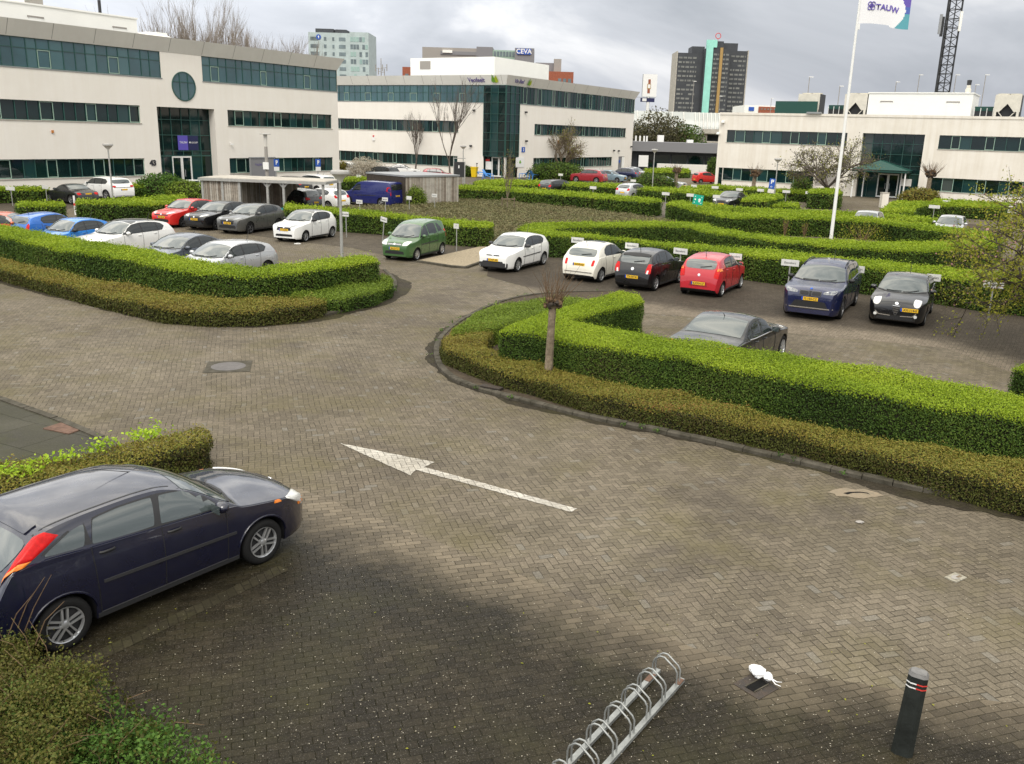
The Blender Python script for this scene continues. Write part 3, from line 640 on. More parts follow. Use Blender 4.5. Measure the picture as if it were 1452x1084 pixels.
# --- trees
def limb(mb, rng, p, d, L, r, lev, mat, spread, droop=0, n=5, tips=None, seg=3):
    pts = [p]; q = p.copy(); dd = d.copy()
    for i in range(seg):
        dd = (dd + Vector((rng.uniform(-1, 1), rng.uniform(-1, 1), rng.uniform(-.5, 1))) * .16 + Vector((0, 0, droop))).normalized()
        q = q + dd * (L / seg); pts.append(q.copy())
    mb.tube(pts, [r * (1 - .6 * i / seg) for i in range(seg + 1)], mat, 4 if lev < 2 else 6, cap=False)
    if tips is not None and lev <= 1: tips.extend(pts[1:])
    if lev == 0: return
    for k in range(n):
        t = rng.uniform(.3, 1.0); i = min(seg - 1, int(t * seg)); b = pts[i].lerp(pts[i + 1], t * seg - i)
        a = Vector((rng.gauss(0, 1), rng.gauss(0, 1), rng.gauss(0, .5))); a = (a - dd * a.dot(dd)).normalized()
        limb(mb, rng, b, (dd + a * spread).normalized(), L * rng.uniform(.45, .7), r * .5, lev - 1, mat, spread, droop, n, tips, seg)
def bare_tree(name, label, loc, h, trunk_h, spread, lev, n, r, seed, mat='barkgrey', group=None, forks=4, leaf=None, cat='tree', up=.3, scale=None):
    rng = random.Random(seed); o = empty(name, loc); tag(o, label, cat, group)
    tb = MB(); top = Vector((rng.uniform(-.03, .03) * h, rng.uniform(-.03, .03) * h, trunk_h))
    tb.tube([(0, 0, -.05), (top.x * .4, top.y * .4, trunk_h * .5), top], [r * 1.15, r * .95, r * .8], mat, 8); tb.build('trunk', o, smooth=60)
    cb = MB(); tips = []
    for k in range(forks):
        a = 2 * PI * (k + rng.uniform(-.3, .3)) / forks; d = Vector((math.cos(a) * spread, math.sin(a) * spread, 1)).normalized()
        limb(cb, rng, top - Vector((0, 0, trunk_h * .1 * rng.random())), d, (h - trunk_h) * rng.uniform(.6, .8) * (scale or 1), r * .6, lev, mat, spread, .05 * up, n, tips)
    cw = cb.build('crown', o)
    if leaf:
        mats, size, k = leaf; nr = np.random.default_rng(seed); T = np.array([tuple(t) for t in tips]); P = T[nr.integers(0, len(T), k)] + nr.normal(0, size * 1.4, (k, 3))
        V, F = leaf_cloud(nr, P, nr.normal(size=(k, 3)), size, 1.0); np_mesh('foliage', V, F, list(mats), nr.integers(0, len(mats), k), nr.random(k), parent=o)
    return o
# ------------------------------------------------------------------ office buildings
mk('render', (.82, .785, .725), .85, var=(.35, .10, (.775, .735, .67)), bump=(25, .1), streak=(.965, .955, .94))
mk('render_old', (.81, .77, .70), .85, var=(.5, .2, (.73, .685, .61)), bump=(25, .1), streak=(.88, .855, .81))
mk('cornice', (.72, .70, .65), .6, var=(.3, .05), streak=(.96, .95, .94))
mk('cornice_lit_white', (.86, .85, .80), .6, var=(.3, .04))  # whiter cornice copy with sunlight put into its colour; also serves plain white parts
mk('white_clad', (.86, .86, .82), .5, var=(.4, .03))
mk('glass_dark', (.006, .024, .024), .04, var=(.22, .5, (.003, .010, .010)))
mk('glass_teal', (.030, .085, .098), .03, spec=1.75, var=(.3, .3))
mk('glass_mid', (.014, .045, .046), .04); mk('glass_blind', (.065, .080, .076), .06); mk('glass_teal2', (.045, .115, .125), .03, spec=1.75)
mk('frame_green', (.025, .085, .072), .45)
mk('frame_light', (.30, .42, .34), .5)
mk('frame_white', (.75, .75, .72), .45)
mk('roofing', (.20, .19, .18), .9, var=(.6, .3))
mk('concrete', (.42, .39, .34), .85, var=(1.5, .2))
mk('grey_metal', (.30, .31, .32), .5, .3)
mk('dark_metal', (.035, .036, .038), .5, .3)
mk('louvre', (.30, .28, .255), .6)
mk('canopy_green', (.008, .060, .046), .45)
mk('purple', (.10, .075, .42), .5); mk('navy', (.012, .016, .075), .45)
mk('sign_blue', (.02, .09, .42), .45); mk('white_paint', (.80, .80, .78), .45); mk('ink', (.03, .03, .035), .6); mk('ink_violet', (.13, .10, .30), .6)
mk('brick', (.30, .10, .06), .85, var=(3, .2)); mk('tower_dark', (.047, .051, .058), .7, var=(.2, .2)); mk('tower_pane', (.26, .26, .24), .3, var=(.6, .5, (.12, .125, .12)))
mk('mint', (.30, .66, .56), .5, var=(.3, .1)); mk('gold', (.38, .24, .08), .45); mk('teal_clad', (.42, .49, .49), .4, var=(.3, .15)); mk('teal_pane', (.15, .19, .205), .2, var=(.15, .4)); mk('green_pane', (.36, .50, .45), .25, var=(.12, .3, (.24, .35, .34)))
mk('red_sign', (.6, .03, .03), .5); mk('yellow_paint', (.72, .50, .01), .4); mk('blue_paint', (.06, .24, .62), .4); mk('orange_sensor', (.5, .18, .03), .5)
mk('leaf_logo', (.16, .36, .04), .5); mk('leaf_logo2', (.42, .52, .03), .5); mk('barrier_glass', (.40, .42, .40), .25, var=(.2, .1)); mk('hvac', (.62, .59, .51), .6, var=(1.5, .12)); mk('shade_grey', (.20, .20, .21), .6)

def wall_with_holes(mb, M, u0, u1, z0, z1, holes, mat, dep=.22):
    us = sorted({u0, u1} | {h[0] for h in holes} | {h[1] for h in holes}); zs = sorted({z0, z1} | {h[2] for h in holes} | {h[3] for h in holes})
    us = [u for u in us if u0 <= u <= u1]; zs = [z for z in zs if z0 <= z <= z1]
    for i in range(len(us) - 1):
        for j in range(len(zs) - 1):
            cu, cz = (us[i] + us[i + 1]) / 2, (zs[j] + zs[j + 1]) / 2
            if any(h[0] < cu < h[1] and h[2] < cz < h[3] for h in holes): continue
            mb.add([M @ Vector(q) for q in ((us[i], 0, zs[j]), (us[i + 1], 0, zs[j]), (us[i + 1], 0, zs[j + 1]), (us[i], 0, zs[j + 1]))], [(0, 1, 2, 3)], mat)
    for h in holes:
        a, b, c, d = h[:4]; e = h[4] if len(h) > 4 else dep
        q = [(a, 0, c), (b, 0, c), (b, 0, d), (a, 0, d), (a, e, c), (b, e, c), (b, e, d), (a, e, d)]
        mb.add([M @ Vector(v) for v in q], [(0, 1, 5, 4), (1, 2, 6, 5), (2, 3, 7, 6), (3, 0, 4, 7)], mat)
def window(parent, M, a, b, c, d, y=.2, pane=.85, glass='glass_dark', fr='frame_green', rows=(), opener=5, light=True, seed=1, fw=.05, sill=True, out=.03):
    """one ribbon window: glass sheet, its frame as a sub-part"""
    rng = random.Random(seed); g = MB()
    n = max(1, round((b - a) / pane)); xs = [a + (b - a) * i / n for i in range(n + 1)]
    for i in range(1, n): xs[i] += rng.uniform(-.13, .13) * (b - a) / n if n > 3 else 0
    for i in range(n):      # panes differ: blinds down, rooms behind
        x0, x1 = xs[i], xs[i + 1]; mt = glass; q = rng.random()
        if glass == 'glass_dark': mt = 'glass_mid' if q < .24 else 'glass_blind' if q < .31 else glass
        elif q < .25: mt = 'glass_teal2'
        g.add([M @ Vector(v) for v in ((x0, y, c), (x1, y, c), (x1, y, d), (x0, y, d))], [(0, 1, 2, 3)], mt)
        if mt == 'glass_blind': continue
    win = g.build('window', parent); f = MB(); L_F = MB()
    y0, y1 = y - .05 - out, y + .02
    for i, x_ in enumerate(xs):
        f.box((x_ - fw / 2, y0, c), (x_ + fw / 2, y1, d), fr, M)
    for z in [c, d - fw] + list(rows): f.box((a, y0 + .004, z), (b, y1 - .004, z + fw), fr, M)
    fo = f.build('frame', win)
    if light:
        zz = max([c] + [r for r in rows if r < d - .5])
        dd = rows[0] if rows else d
        for i in range(1, n, opener):
            x0, x1 = xs[i] + .01, xs[min(i + 1, n)] - .01; t = .05; yy = y0 - .012
            for bx in ((x0, c + .04, x0 + t, dd - .04), (x1 - t, c + .04, x1, dd - .04), (x0 + t, c + .04, x1 - t, c + .04 + t), (x0 + t, dd - .04 - t, x1 - t, dd - .04)):
                L_F.box((bx[0], yy, bx[1]), (bx[2], yy + .03, bx[3]), 'frame_light', M)
            L_F.build('casement', win); L_F = MB()
    if sill:
        s = MB(); s.box((a - .05, -.05, c - .07), (b + .05, y - .02, c - .003), 'grey_metal' if sill == 2 else 'concrete', M); s.build('sill', win)
    return win
def doors(parent, M, a, b, z0, z1, y=.3):
    g = MB(); g.add([M @ Vector(q) for q in ((a, y, z0), (b, y, z0), (b, y, z1), (a, y, z1))], [(0, 1, 2, 3)], 'glass_dark')
    o = g.build('door', parent); f = MB(); m = (a + b) / 2; t = .14
    for x0, x1, c, d in ((a, a + t, z0, z1), (b - t, b, z0, z1), (m - t * .8, m - .01, z0, z1), (m + .01, m + t * .8, z0, z1)):
        f.box((x0, y - .07, c), (x1, y + .02, d), 'frame_white', M)
    for c, d in ((z0, z0 + .16), (z1 - .13, z1)): f.box((a + t, y - .06, c), (b - t, y + .015, d), 'frame_white', M)
    f.build('frame', o); h = MB()
    for s in (-1, 1): h.tube([M @ Vector((m + s * .22, y - .14, z0 + .9)), M @ Vector((m + s * .22, y - .14, z0 + 1.5))], .03, 'grey_metal', 6)
    h.build('handle', o); return o
def cornice(parent, M, u0, u1, z0, z1, mat, lean=.55, m0=0.0, m1=0.0, step=3.4, ph=1.1, back=1.2):
    """outward leaning band, mitred by m0/m1 at its ends, with panel joints"""
    c = MB()
    v = [(u0, -.02, z0), (u1, -.02, z0), (u1 + m1, -lean, z1), (u0 - m0, -lean, z1), (u0, back, z1), (u1, back, z1), (u0, back, z0 + .3), (u1, back, z0 + .3)]
    c.add([M @ Vector(q) for q in v], [(0, 1, 2, 3), (3, 2, 5, 4), (4, 5, 7, 6), (6, 7, 1, 0), (0, 3, 4, 6), (1, 7, 5, 2)], mat)
    x_ = u0 + ph
    while x_ < u1:
        s = .022; c.add([M @ Vector(q) for q in ((x_ - s, -.024, z0 + .01), (x_ + s, -.024, z0 + .01), (x_ + s, -lean - .004, z1 - .01), (x_ - s, -lean - .004, z1 - .01))], [(0, 1, 2, 3)], 'louvre'); x_ += step
    return c.build('cornice', parent)
I4 = Matrix.Identity(4)
def angle_of(v): return math.atan2(v.y, v.x)
# ---------- left office
LB = empty('office_building', (-31.0, 80.05, 0), angle_of(E1)); tag(LB, 'three storey white office with round window above the tall entrance numbered 43', 'office building')
mb = MB(); U0, U1 = -36.0, 19.45
lh = [(U0, -4.03, 1.18, 2.6), (4.9, 18.5, 1.18, 2.55), (U0, -4.05, 5.46, 6.87), (5.0, 18.5, 5.46, 6.85), (U0, -1.72, 9.2, 11.3, .12), (2.48, U1, 9.2, 11.3, .12), (-2.44, 3.53, .0, 6.85, .9)]
wall_with_holes(mb, I4, U0, U1, 0, 11.3, lh, 'render')
mb.add([(U1, 0, 0), (U1, 15, 0), (U1, 15, 11.3), (U1, 0, 11.3), (U0, 15, 0), (U0, 15, 11.3), (U0, 0, 0), (U0, 0, 11.3)], [(0, 1, 2, 3), (1, 4, 5, 2), (4, 6, 7, 5)], 'render')
mb.build('wall', LB)
r = MB(); r.box((U0 - .3, .9, 11.3), (U1 + .3, 15.3, 12.30), 'roofing'); r.build('roof', LB)
cornice(LB, I4, U0, U1 + .02, 11.3, 12.46, 'cornice', m1=.6)
k = 0
for a, b, c, d in ((U0, -4.03, 1.18, 2.6), (4.9, 18.5, 1.18, 2.55), (U0, -4.05, 5.46, 6.87), (5.0, 18.5, 5.46, 6.85)):
    window(LB, I4, a, b, c, d, pane=.95, seed=k, opener=5 if k % 2 else 4); k += 1
for a, b in ((U0, -1.72), (2.48, U1)): window(LB, I4, a, b, 9.2, 11.3, y=.11, pane=.95, glass='glass_teal', rows=(10.55,), seed=9, sill=2, opener=6, out=.0)
window(LB, I4, -2.44, 3.53, 2.75, 6.85, y=.85, pane=1.05, rows=(3.15, 4.5, 5.8), light=False, seed=4, sill=False)
for a, b in ((-2.44, -.75), (1.35, 3.53)): window(LB, I4, a, b, .0, 2.75, y=.85, pane=1.0, light=False, sill=False)
doors(LB, I4, -.75, 1.35, .05, 2.72, y=.85)
g = MB(); M = Matrix.Translation((.43, 0, 8.63)) @ Matrix.Rotation(PI / 2, 4, 'X'); g.lathe([(0, .03), (1.16, .03)], 'glass_teal', 48, M, cap=False); rw = g.build('round_window', LB)
g = MB(); g.lathe([(1.14, .0), (1.14, .07), (1.22, .07), (1.22, .0)], 'frame_green', 48, M, cap=False)
for x0, x1, z0, z1 in ((.43 - .45, .43 - .38, 7.55, 9.7), (.43 + .38, .43 + .45, 7.55, 9.7), (-.62, 1.48, 8.95, 9.02)): g.box((x0, -.075, z0), (x1, -.032, z1), 'frame_green')
g.build('frame', rw)
g = MB(); g.box((.0, .76, 3.25), (1.05, .775, 4.5), 'purple'); pnl = g.build('sign_panel', LB)
text_obj('lettering', 'TAUW', .27, 'white_paint', frame((.56, .75, 3.9), (1, 0, 0), (0, 0, 1)), pnl)
g = MB(); g.box((1.1, .76, 3.25), (2.15, .775, 4.5), 'navy'); pnl = g.build('sign_panel', LB); text_obj('lettering', '\u25CF GROUP', .2, 'white_paint', frame((1.62, .75, 3.9), (1, 0, 0), (0, 0, 1)), pnl)
text_obj('house_number', '43', .62, 'ink', frame((-3.25, -.03, 2.2), (1, 0, 0), (0, 0, 1)), LB, extrude=.02, bold=.03)
g = MB(); g.box((-11.9, -.1, 4.55), (-11.75, .0, 4.75), 'orange_sensor'); g.build('wall_sensor', LB)
g = MB(); g.box((5.0, -.28, 3.75), (5.25, -.14, 3.87), 'white_paint'); g.tube([(5.1, -.2, 3.87), (5.1, 0, 3.95)], .02, 'white_paint', 5); g.build('camera', LB)
g = MB(); g.box((6.0, -1.6, .9), (8.9, -1.5, 2.6), 'shade_grey'); g.box((5.93, -1.64, .0), (6.0, -1.46, 2.68), 'grey_metal'); g.box((8.9, -1.64, .0), (8.97, -1.46, 2.68), 'grey_metal'); g.box((5.9, -1.66, 2.6), (9, -1.44, 2.70), 'grey_metal')
o = g.build('sign_board'); o.location = LB.location; o.rotation_euler = LB.rotation_euler; tag(o, 'grey framed company sign board standing by the left office windows', 'sign')
text_obj('lettering', 'TAUW', .28, 'ink_violet', frame((6.9, -1.625, 2.0), (1, 0, 0), (0, 0, 1)), o)
def plantroom(parent, x0, x1, y0, y1, z0, z1, hatches, mat='white_clad'):
    g = MB(); g.box((x0, y0, z0), (x1, y1, z1), mat); g.box((x0 - .08, y0 - .08, z1), (x1 + .08, y1 + .08, z1 + .12), mat); o = g.build('roof_plant_room', parent)
    for hx in hatches:
        h = MB(); h.box((hx, y0 - .03, z0 + .1), (hx + 1.1, y0 + .05, z1 - .9), mat); h.box((hx - .1, y0 - .06, z1 - .9), (hx + 1.2, y0 + .04, z1 - .78), 'louvre'); h.build('hatch', o)
    return o
PR1 = plantroom(LB, -30, -1.15, 3.5, 10, 12.3, 14.0, (-10.6, -3.4))
g = MB(); g.tube([(-3.5, 5, 14.1), (-3.5, 5, 15.3)], .13, 'dark_metal', 8); g.box((-3.9, 4.6, 14.1), (-3.0, 5.4, 14.22), 'dark_metal'); g.build('flue', LB)
g = MB(); g.box((-10.8, 5, 14.1), (-9.9, 6, 15.0), 'white_clad'); g.box((-9.4, 5, 14.1), (-8.4, 6, 15.3), 'louvre'); g.build('roof_vent', LB)
g = MB(); g.lathe([(2.3, 0), (2.0, .45), (1.2, .8), (0, .95)], 'cornice', 16, Matrix.Translation((.9, 4.6, 12.3))); g.build('rooflight', LB)
g = MB(); g.box((.5, 3.2, 12.95), (1.6, 3.8, 13.15), 'white_clad'); g.box((.5, 3.2, 12.3), (.65, 3.8, 12.95), 'white_clad'); g.box((1.45, 3.2, 12.3), (1.6, 3.8, 12.95), 'white_clad'); g.build('roof_vent', LB)
g = MB(); g.box((3.0, 4, 12.3), (4.1, 5, 12.95), 'dark_metal'); g.build('roof_vent', LB)

# ---------- centre office, two wings meeting at a glazed corner
CB = empty('office_building', (-3.94, 115.28, 0), angle_of(E1)); tag(CB, 'three storey white office with two wings meeting at a glazed green corner', 'office building')
ML = Matrix(((0, 1, 0, 0), (-1, 0, 0, 0), (0, 0, 1, 0), (0, 0, 0, 1)))   # facade coords (u,d,z): u runs towards the corner (u=0 at the corner), wing is on +y
def mlw(u): return -u
WR, WL = 37.6, 40.0
mb = MB()
hr = [(3.15, WR, 9.2, 11.3, .12), (7.05, 35.0, 5.43, 6.82), (7.0, 30.6, 1.1, 2.45), (32.8, 35.0, .1, 2.5), (0, 3.15, 0, 11.3, .1)]
wall_with_holes(mb, I4, 0, WR, 0, 11.3, hr, 'render')
hl = [(-WL, -3.3, 9.2, 11.3, .12), (-WL, -7.3, 5.43, 6.86), (-WL, -7.4, 1.1, 2.45), (-3.3, 0, 0, 11.3, .1)]
wall_with_holes(mb, ML, -WL, 0, 0, 11.3, hl, 'render')
mb.add([(WR, 0, 0), (WR, 14, 0), (WR, 14, 11.3), (WR, 0, 11.3), (14, 14, 0), (14, 14, 11.3), (14, WL, 0), (14, WL, 11.3), (0, WL, 0), (0, WL, 11.3)], [(0, 1, 2, 3), (1, 4, 5, 2), (4, 6, 7, 5), (6, 8, 9, 7)], 'render')
mb.build('wall', CB)
g = MB(); g.prism([(.7, .7), (WR, .7), (WR, 14), (14, 14), (14, WL), (.7, WL)], 11.3, 12.28, 'roofing'); g.build('roof', CB)
cornice(CB, I4, 0, WR + .02, 11.3, 12.46, 'cornice', m0=.53, m1=.6, step=3.6, ph=2.6)
cornice(CB, ML, -WL, 0, 11.3, 12.46, 'cornice_lit_white', m1=.53, step=3.1, ph=2.3)  # brighter sun on this wing is painted in by the whiter colour
for a, b, c, d, M, s in ((7.05, 35.0, 5.43, 6.82, I4, 1), (7.0, 30.6, 1.1, 2.45, I4, 2), (-WL, -7.3, 5.43, 6.86, ML, 3), (-WL, -7.4, 1.1, 2.45, ML, 4)): window(CB, M, a, b, c, d, pane=.85, seed=s, opener=5 if M is I4 else 4)
window(CB, I4, 3.15, WR, 9.2, 11.3, y=.1, pane=.9, glass='glass_dark', seed=5, opener=4, sill=2, out=0, fw=.04)
window(CB, ML, -WL, -3.3, 9.2, 11.3, y=.1, pane=1.0, glass='glass_teal', rows=(10.35,), seed=6, opener=4, sill=2, out=0)  # bright reflection on this wing put into teal glass; the other wing stays dark
# glazed corner
for M, a, b in ((I4, 0, 3.15), (ML, -3.3, 0)):
    window(CB, M, a, b, 2.62, 11.28, y=-.03, pane=1.05, rows=(3.2, 4.6, 5.5, 6.9, 7.8, 9.2, 10.4), light=False, seed=7, sill=False)
window(CB, I4, .1, 3.15, 0, 2.6, y=.5, pane=1.0, light=False, sill=False, seed=2)
window(CB, ML, -3.3, -2.3, 0, 2.6, y=.5, pane=1.0, light=False, sill=False, seed=2)
doors(CB, ML, -2.25, -.05, .1, 2.55, y=.45)
g = MB(); g.box((-3.2, .40, .95), (-2.3, .44, 1.95), 'white_paint', ML); g.build('notice', CB)
g = MB(); g.box((-3.2, .40, 2.0), (-2.6, .44, 2.25), 'red_sign', ML); g.build('notice', CB)
g = MB(); g.box((32.8, .05, .1), (34.1, .15, 2.45), 'shade_grey'); g.box((34.15, .05, .1), (35, .15, 2.45), 'white_clad'); g.build('door', CB)
g = MB(); g.lathe([(0, 0), (.24, 0), (.24, .04), (0, .04)], 'sign_blue', 16, Matrix.Translation((33.2, .03, 1.75)) @ Matrix.Rotation(PI / 2, 4, 'X')); g.build('notice', CB)
g = MB(); g.box((3.95, -.05, 3.2), (4.75, .0, 3.85), 'sign_blue'); pz = g.build('sign_panel', CB); text_obj('lettering', '2', .5, 'white_paint', frame((4.35, -.07, 3.5), (1, 0, 0), (0, 0, 1)), pz, bold=.02)
g = MB(); g.box((2.6, -.06, 1.3), (4.6, -.0, 2.55), 'white_paint'); g.build('sign_panel', CB)
g = MB(); g.lathe([(0, 0), (.2, .1), (.28, .35), (.1, .8), (0, .95)], 'leaf_logo', 8, Matrix.Translation((3.6, -.06, 1.75)) @ Matrix.Diagonal((1, .1, .5, 1))); g.build('logo', CB)
def leaf_mark(M, s):
    mb = MB()
    for dx, h, mt in ((-.25, 1.1, 'leaf_logo'), (.18, .95, 'leaf_logo2'), (.0, .6, 'leaf_logo')):
        mb.add([M @ Vector((dx * s + q[0] * s, q[1] * s, .02 + abs(dx) * .05)) for q in ((-.32, .2), (-.05, 0), (.28, .12), (.22, .45), (dx * .2, h), (-.2, .65))], [(0, 1, 2, 3, 4, 5)], mt)
    return mb.build('logo', CB)
lt = Vector((0, -.53, 1.16)).normalized()
text_obj('lettering', 'Veofeelt', .82, 'ink_violet', ML @ frame((-4.35, -.30, 11.85), (1, 0, 0), lt), CB, extrude=.01, bold=.015, xs=.92)
leaf_mark(ML @ frame((-1.45, -.22, 11.55), (1, 0, 0), lt), 1.0)
text_obj('lettering', 'Vin Bed', .70, 'ink_violet', frame((2.6, -.30, 11.85), (1, 0, 0), lt), CB, extrude=.01, bold=.01)
leaf_mark(frame((5.0, -.2, 11.5), (1, 0, 0), lt), .85)
for M, u, z in ((ML, -4.75, 8.2), (I4, 4.6, 8.2), (ML, -5.2, 3.8), (I4, 4.9, 4.6), (I4, 30.8, 3.4), (I4, 37.0, 4.0), (I4, 32.5, 3.35)):
    g = MB(); g.box((u - .12, -.3, z - .1), (u + .12, -.0, z + .12), 'dark_metal', M); g.build('camera', CB)
g = MB(); g.box((-21.9, -.12, 4.0), (-21.5, 0, 4.55), 'white_paint', ML); g.box((-21.8, -.14, 4.45), (-21.6, -.02, 4.7), 'red_sign', ML); g.build('alarm_box', CB)
g = MB(); g.box((13.3, -.12, 4.35), (13.6, 0, 4.75), 'orange_sensor'); g.build('alarm_box', CB)
g = MB(); g.prism([(5.5, 5.5), (19.6, 5.5), (19.6, 11), (11, 11), (11, 19.6), (5.5, 19.6)], 12.28, 15.15, 'white_clad'); rp = g.build('roof_plant_room', CB)
g = MB(); g.box((-17.9, 5.45, 13.7), (-16.1, 5.53, 14.75), 'louvre', ML); g.build('hatch', rp)

# ---------- right office
RB = empty('office_building', (22.2, 107.0, 0), angle_of(-E2)); tag(RB, 'two storey stained white office with green entrance canopy and plant on its roof', 'office building')
mb = MB(); RW = 46.0
rh = [(0, 13.6, 5.3, 6.68), (15.2, 21.45, 0, 6.7, .7), (22.85, RW - 2, 5.3, 6.68), (-.1, 10.5, 1.0, 2.4), (22.6, RW - 2, 1.0, 2.4), (10.7, 13.2, .9, 2.4), (-.95 + .3, -.15, .1, 2.4)]
wall_with_holes(mb, I4, -1.0, RW, 0, 8.55, rh, 'render_old')
mb.add([(-1, 0, 0), (-1, 16, 0), (-1, 16, 8.55), (-1, 0, 8.55), (RW, 16, 0), (RW, 16, 8.55), (RW, 0, 0), (RW, 0, 8.55)], [(1, 0, 3, 2), (4, 1, 2, 5), (6, 4, 5, 7)], 'render_old')
mb.build('wall', RB); g = MB(); g.box((-.8, .25, 8.0), (RW - .2, 15.8, 8.3), 'roofing'); g.build('roof', RB)
g = MB(); g.box((-1.06, -.06, 8.36), (RW + .06, .35, 8.62), 'render_old'); g.build('parapet', RB)
for a, b, c, d, s in ((0, 13.6, 5.3, 6.68, 1), (22.85, RW - 2, 5.3, 6.68, 2), (-.1, 10.5, 1.0, 2.4, 3), (22.6, RW - 2, 1.0, 2.4, 4)): window(RB, I4, a, b, c, d, pane=1.05, seed=s + 20, opener=3)
g = MB(); g.box((10.7, .12, .9), (13.2, .2, 2.4), 'louvre'); g.build('blind', RB)
g = MB(); g.box((-.65, .12, .1), (-.15, .2, 2.4), 'glass_dark'); g.build('door', RB)
window(RB, I4, 15.2, 21.45, 2.6, 6.7, y=.65, pane=1.05, rows=(3.4, 4.55, 5.65), light=False, sill=False, seed=30)
for a, b in ((15.2, 17.2), (19.4, 21.45)): window(RB, I4, a, b, 0, 2.6, y=.65, pane=1.0, light=False, sill=False, seed=31)
doors(RB, I4, 17.2, 19.4, .05, 2.55, y=.65)
g = MB(); x0, x1, y0, y1 = 15.0, 20.6, -2.2, .5; zb, zt = 2.75, 3.0
g.box((x0, y0, zb), (x1, y1, zt), 'canopy_green'); ax = (x0 + x1) / 2 - .2
g.add([(x0 - .1, y0 - .1, zt), (x1 + .1, y0 - .1, zt), (x1 + .1, y1, zt), (x0 - .1, y1, zt), (ax, y0 + .9, 3.95), (ax, y1, 3.95)], [(0, 1, 4), (1, 2, 5, 4), (3, 0, 4, 5), (2, 3, 5)], 'canopy_green')
cn = g.build('canopy', RB); g = MB()
for px_ in ((x0 + .2, y0 + .2), (x0 + .9, y1 - .5), (x1 - .2, y0 + .2), (x1 - .9, y1 - .5)): g = MB(); g.tube([(px_[0], px_[1], 0), (px_[0], px_[1], zb)], .07, 'white_paint', 8); g.build('post', cn)
g = MB(); g.box((19.55, .5, 1.35), (20.7, .55, 2.1), 'cornice'); g.build('notice', RB)
text_obj('house_number', '45', .5, 'louvre', frame((22.0, -.02, 3.4), (1, 0, 0), (0, 0, 1)), RB)
plantroom(RB, 14.5, 25.0, 4, 10, 8.3, 10.98, (15.9, 22.6))
def roof_ac(x0, y0):
    g = MB(); w_, d_, h_ = 2.45, 2.5, 2.6; z = 8.3
    for s in (0, 1): g.box((x0 + .05 + s * (w_ - .35), y0, z), (x0 + .3 + s * (w_ - .35), y0 + .2, z + .9), 'hvac')
    pts = [(x0, z + .9), (x0 + w_, z + .9), (x0 + w_, z + h_), (x0, z + h_)]
    g.add([(x0, y0, z + .9), (x0 + .55, y0, z + .9), (x0 + w_ / 2, y0, z + 1.7), (x0 + w_ - .55, y0, z + .9), (x0 + w_, y0, z + .9), (x0 + w_, y0, z + h_), (x0, y0, z + h_)], [(0, 1, 2, 6), (2, 3, 4, 5), (2, 5, 6)], 'hvac')
    g.add([(x0, y0, z + h_), (x0 + w_, y0, z + h_), (x0 + w_, y0 + d_, z + h_), (x0, y0 + d_, z + h_)], [(0, 1, 2, 3)], 'hvac')
    g.box((x0 + w_ - .02, y0 + .01, z), (x0 + w_, y0 + d_, z + h_ - .02), 'dark_metal'); g.box((x0, y0 + .01, z), (x0 + .02, y0 + d_, z + h_ - .02), 'hvac')
    g.box((x0 + .1, y0 + .5, z), (x0 + w_ - .1, y0 + d_, z + h_ - .05), 'dark_metal'); g.tube([(x0 + .4, y0 + .1, z + .95), (x0 + w_ / 2, y0 + .1, z)], .05, 'hvac', 5); g.tube([(x0 + w_ - .4, y0 + .1, z + .95), (x0 + w_ / 2, y0 + .1, z)], .05, 'hvac', 5)
    for s in (.27, .73): g.lathe([(.55, z + h_), (.6, z + h_ + .14), (.5, z + h_ + .14), (.5, z + h_)], 'hvac', 16, Matrix.Translation((x0 + w_ * s, y0 + d_ / 2, 0)))
    g.build('air_handler', RB)
for x_ in (6.75, 11.95, 27.1, 30.5): roof_ac(x_, 4)
g = MB(); g.box((4.4, 3.2, 8.3), (9.2, 3.35, 10.05), 'canopy_green'); g.build('screen', RB)
for a, b in ((10.0, 11.8), (25.2, 27)):
    g = MB(); g.box((a, 5.2, 9.3), (b, 5.4, 9.75), 'canopy_green'); g.box((a, 5.25, 8.4), (b, 5.35, 9.3), 'dark_metal')
    for i in range(4): g.tube([(a + (b - a) * i / 3, 5.1, 8.3), (a + (b - a) * i / 3, 5.1, 9.6)], .04, 'white_paint', 5)
    g.build('screen', RB)
g = MB(); g.lathe([(.42, 11.4), (.42, 11.7), (.25, 11.75), (.3, 12.3), (.2, 12.35), (.2, 12.7)], 'hvac', 12, Matrix.Translation((24.2, 6, -.75))); g.lathe([(.22, 12.7), (.24, 13.2), (0, 13.25)], 'dark_metal', 12, Matrix.Translation((24.2, 6, -.75))); g.build('flue', RB)
g = MB(); g.box((9.0, -.3, 8.62), (10.6, -.0, 8.8), 'grey_metal')
g.build('roof_vent', RB)
for u, z in ((-.55, 7.4), (-1.0, 6.1)):
    g = MB(); g.lathe([(0, 0), (.22, .05), (.2, .25), (0, .32)], 'white_paint', 10, Matrix.Translation((u, -.2, z))); g.build('camera', RB)
# ------------------------------------------------------------------ far buildings, noise barrier, mast, billboard
def far_block(name, label, px0, px1, D, ztop, mats, depth=18, az=None, cat='tower block'):
    """box whose front face spans px0..px1 at distance D (along y)"""
    a = at(px0, 150, D); b = at(px1, 150, D); u = Vector((b.x - a.x, 0, 0))
    o = empty(name, (a.x, D, 0), 0); tag(o, label, cat)
    m = MB(); m.box((0, 0, 0), (b.x - a.x, depth, ztop), mats); m.build('wall', o)
    return o, b.x - a.x
def zat(px, py, D): return at(px, py, D).z
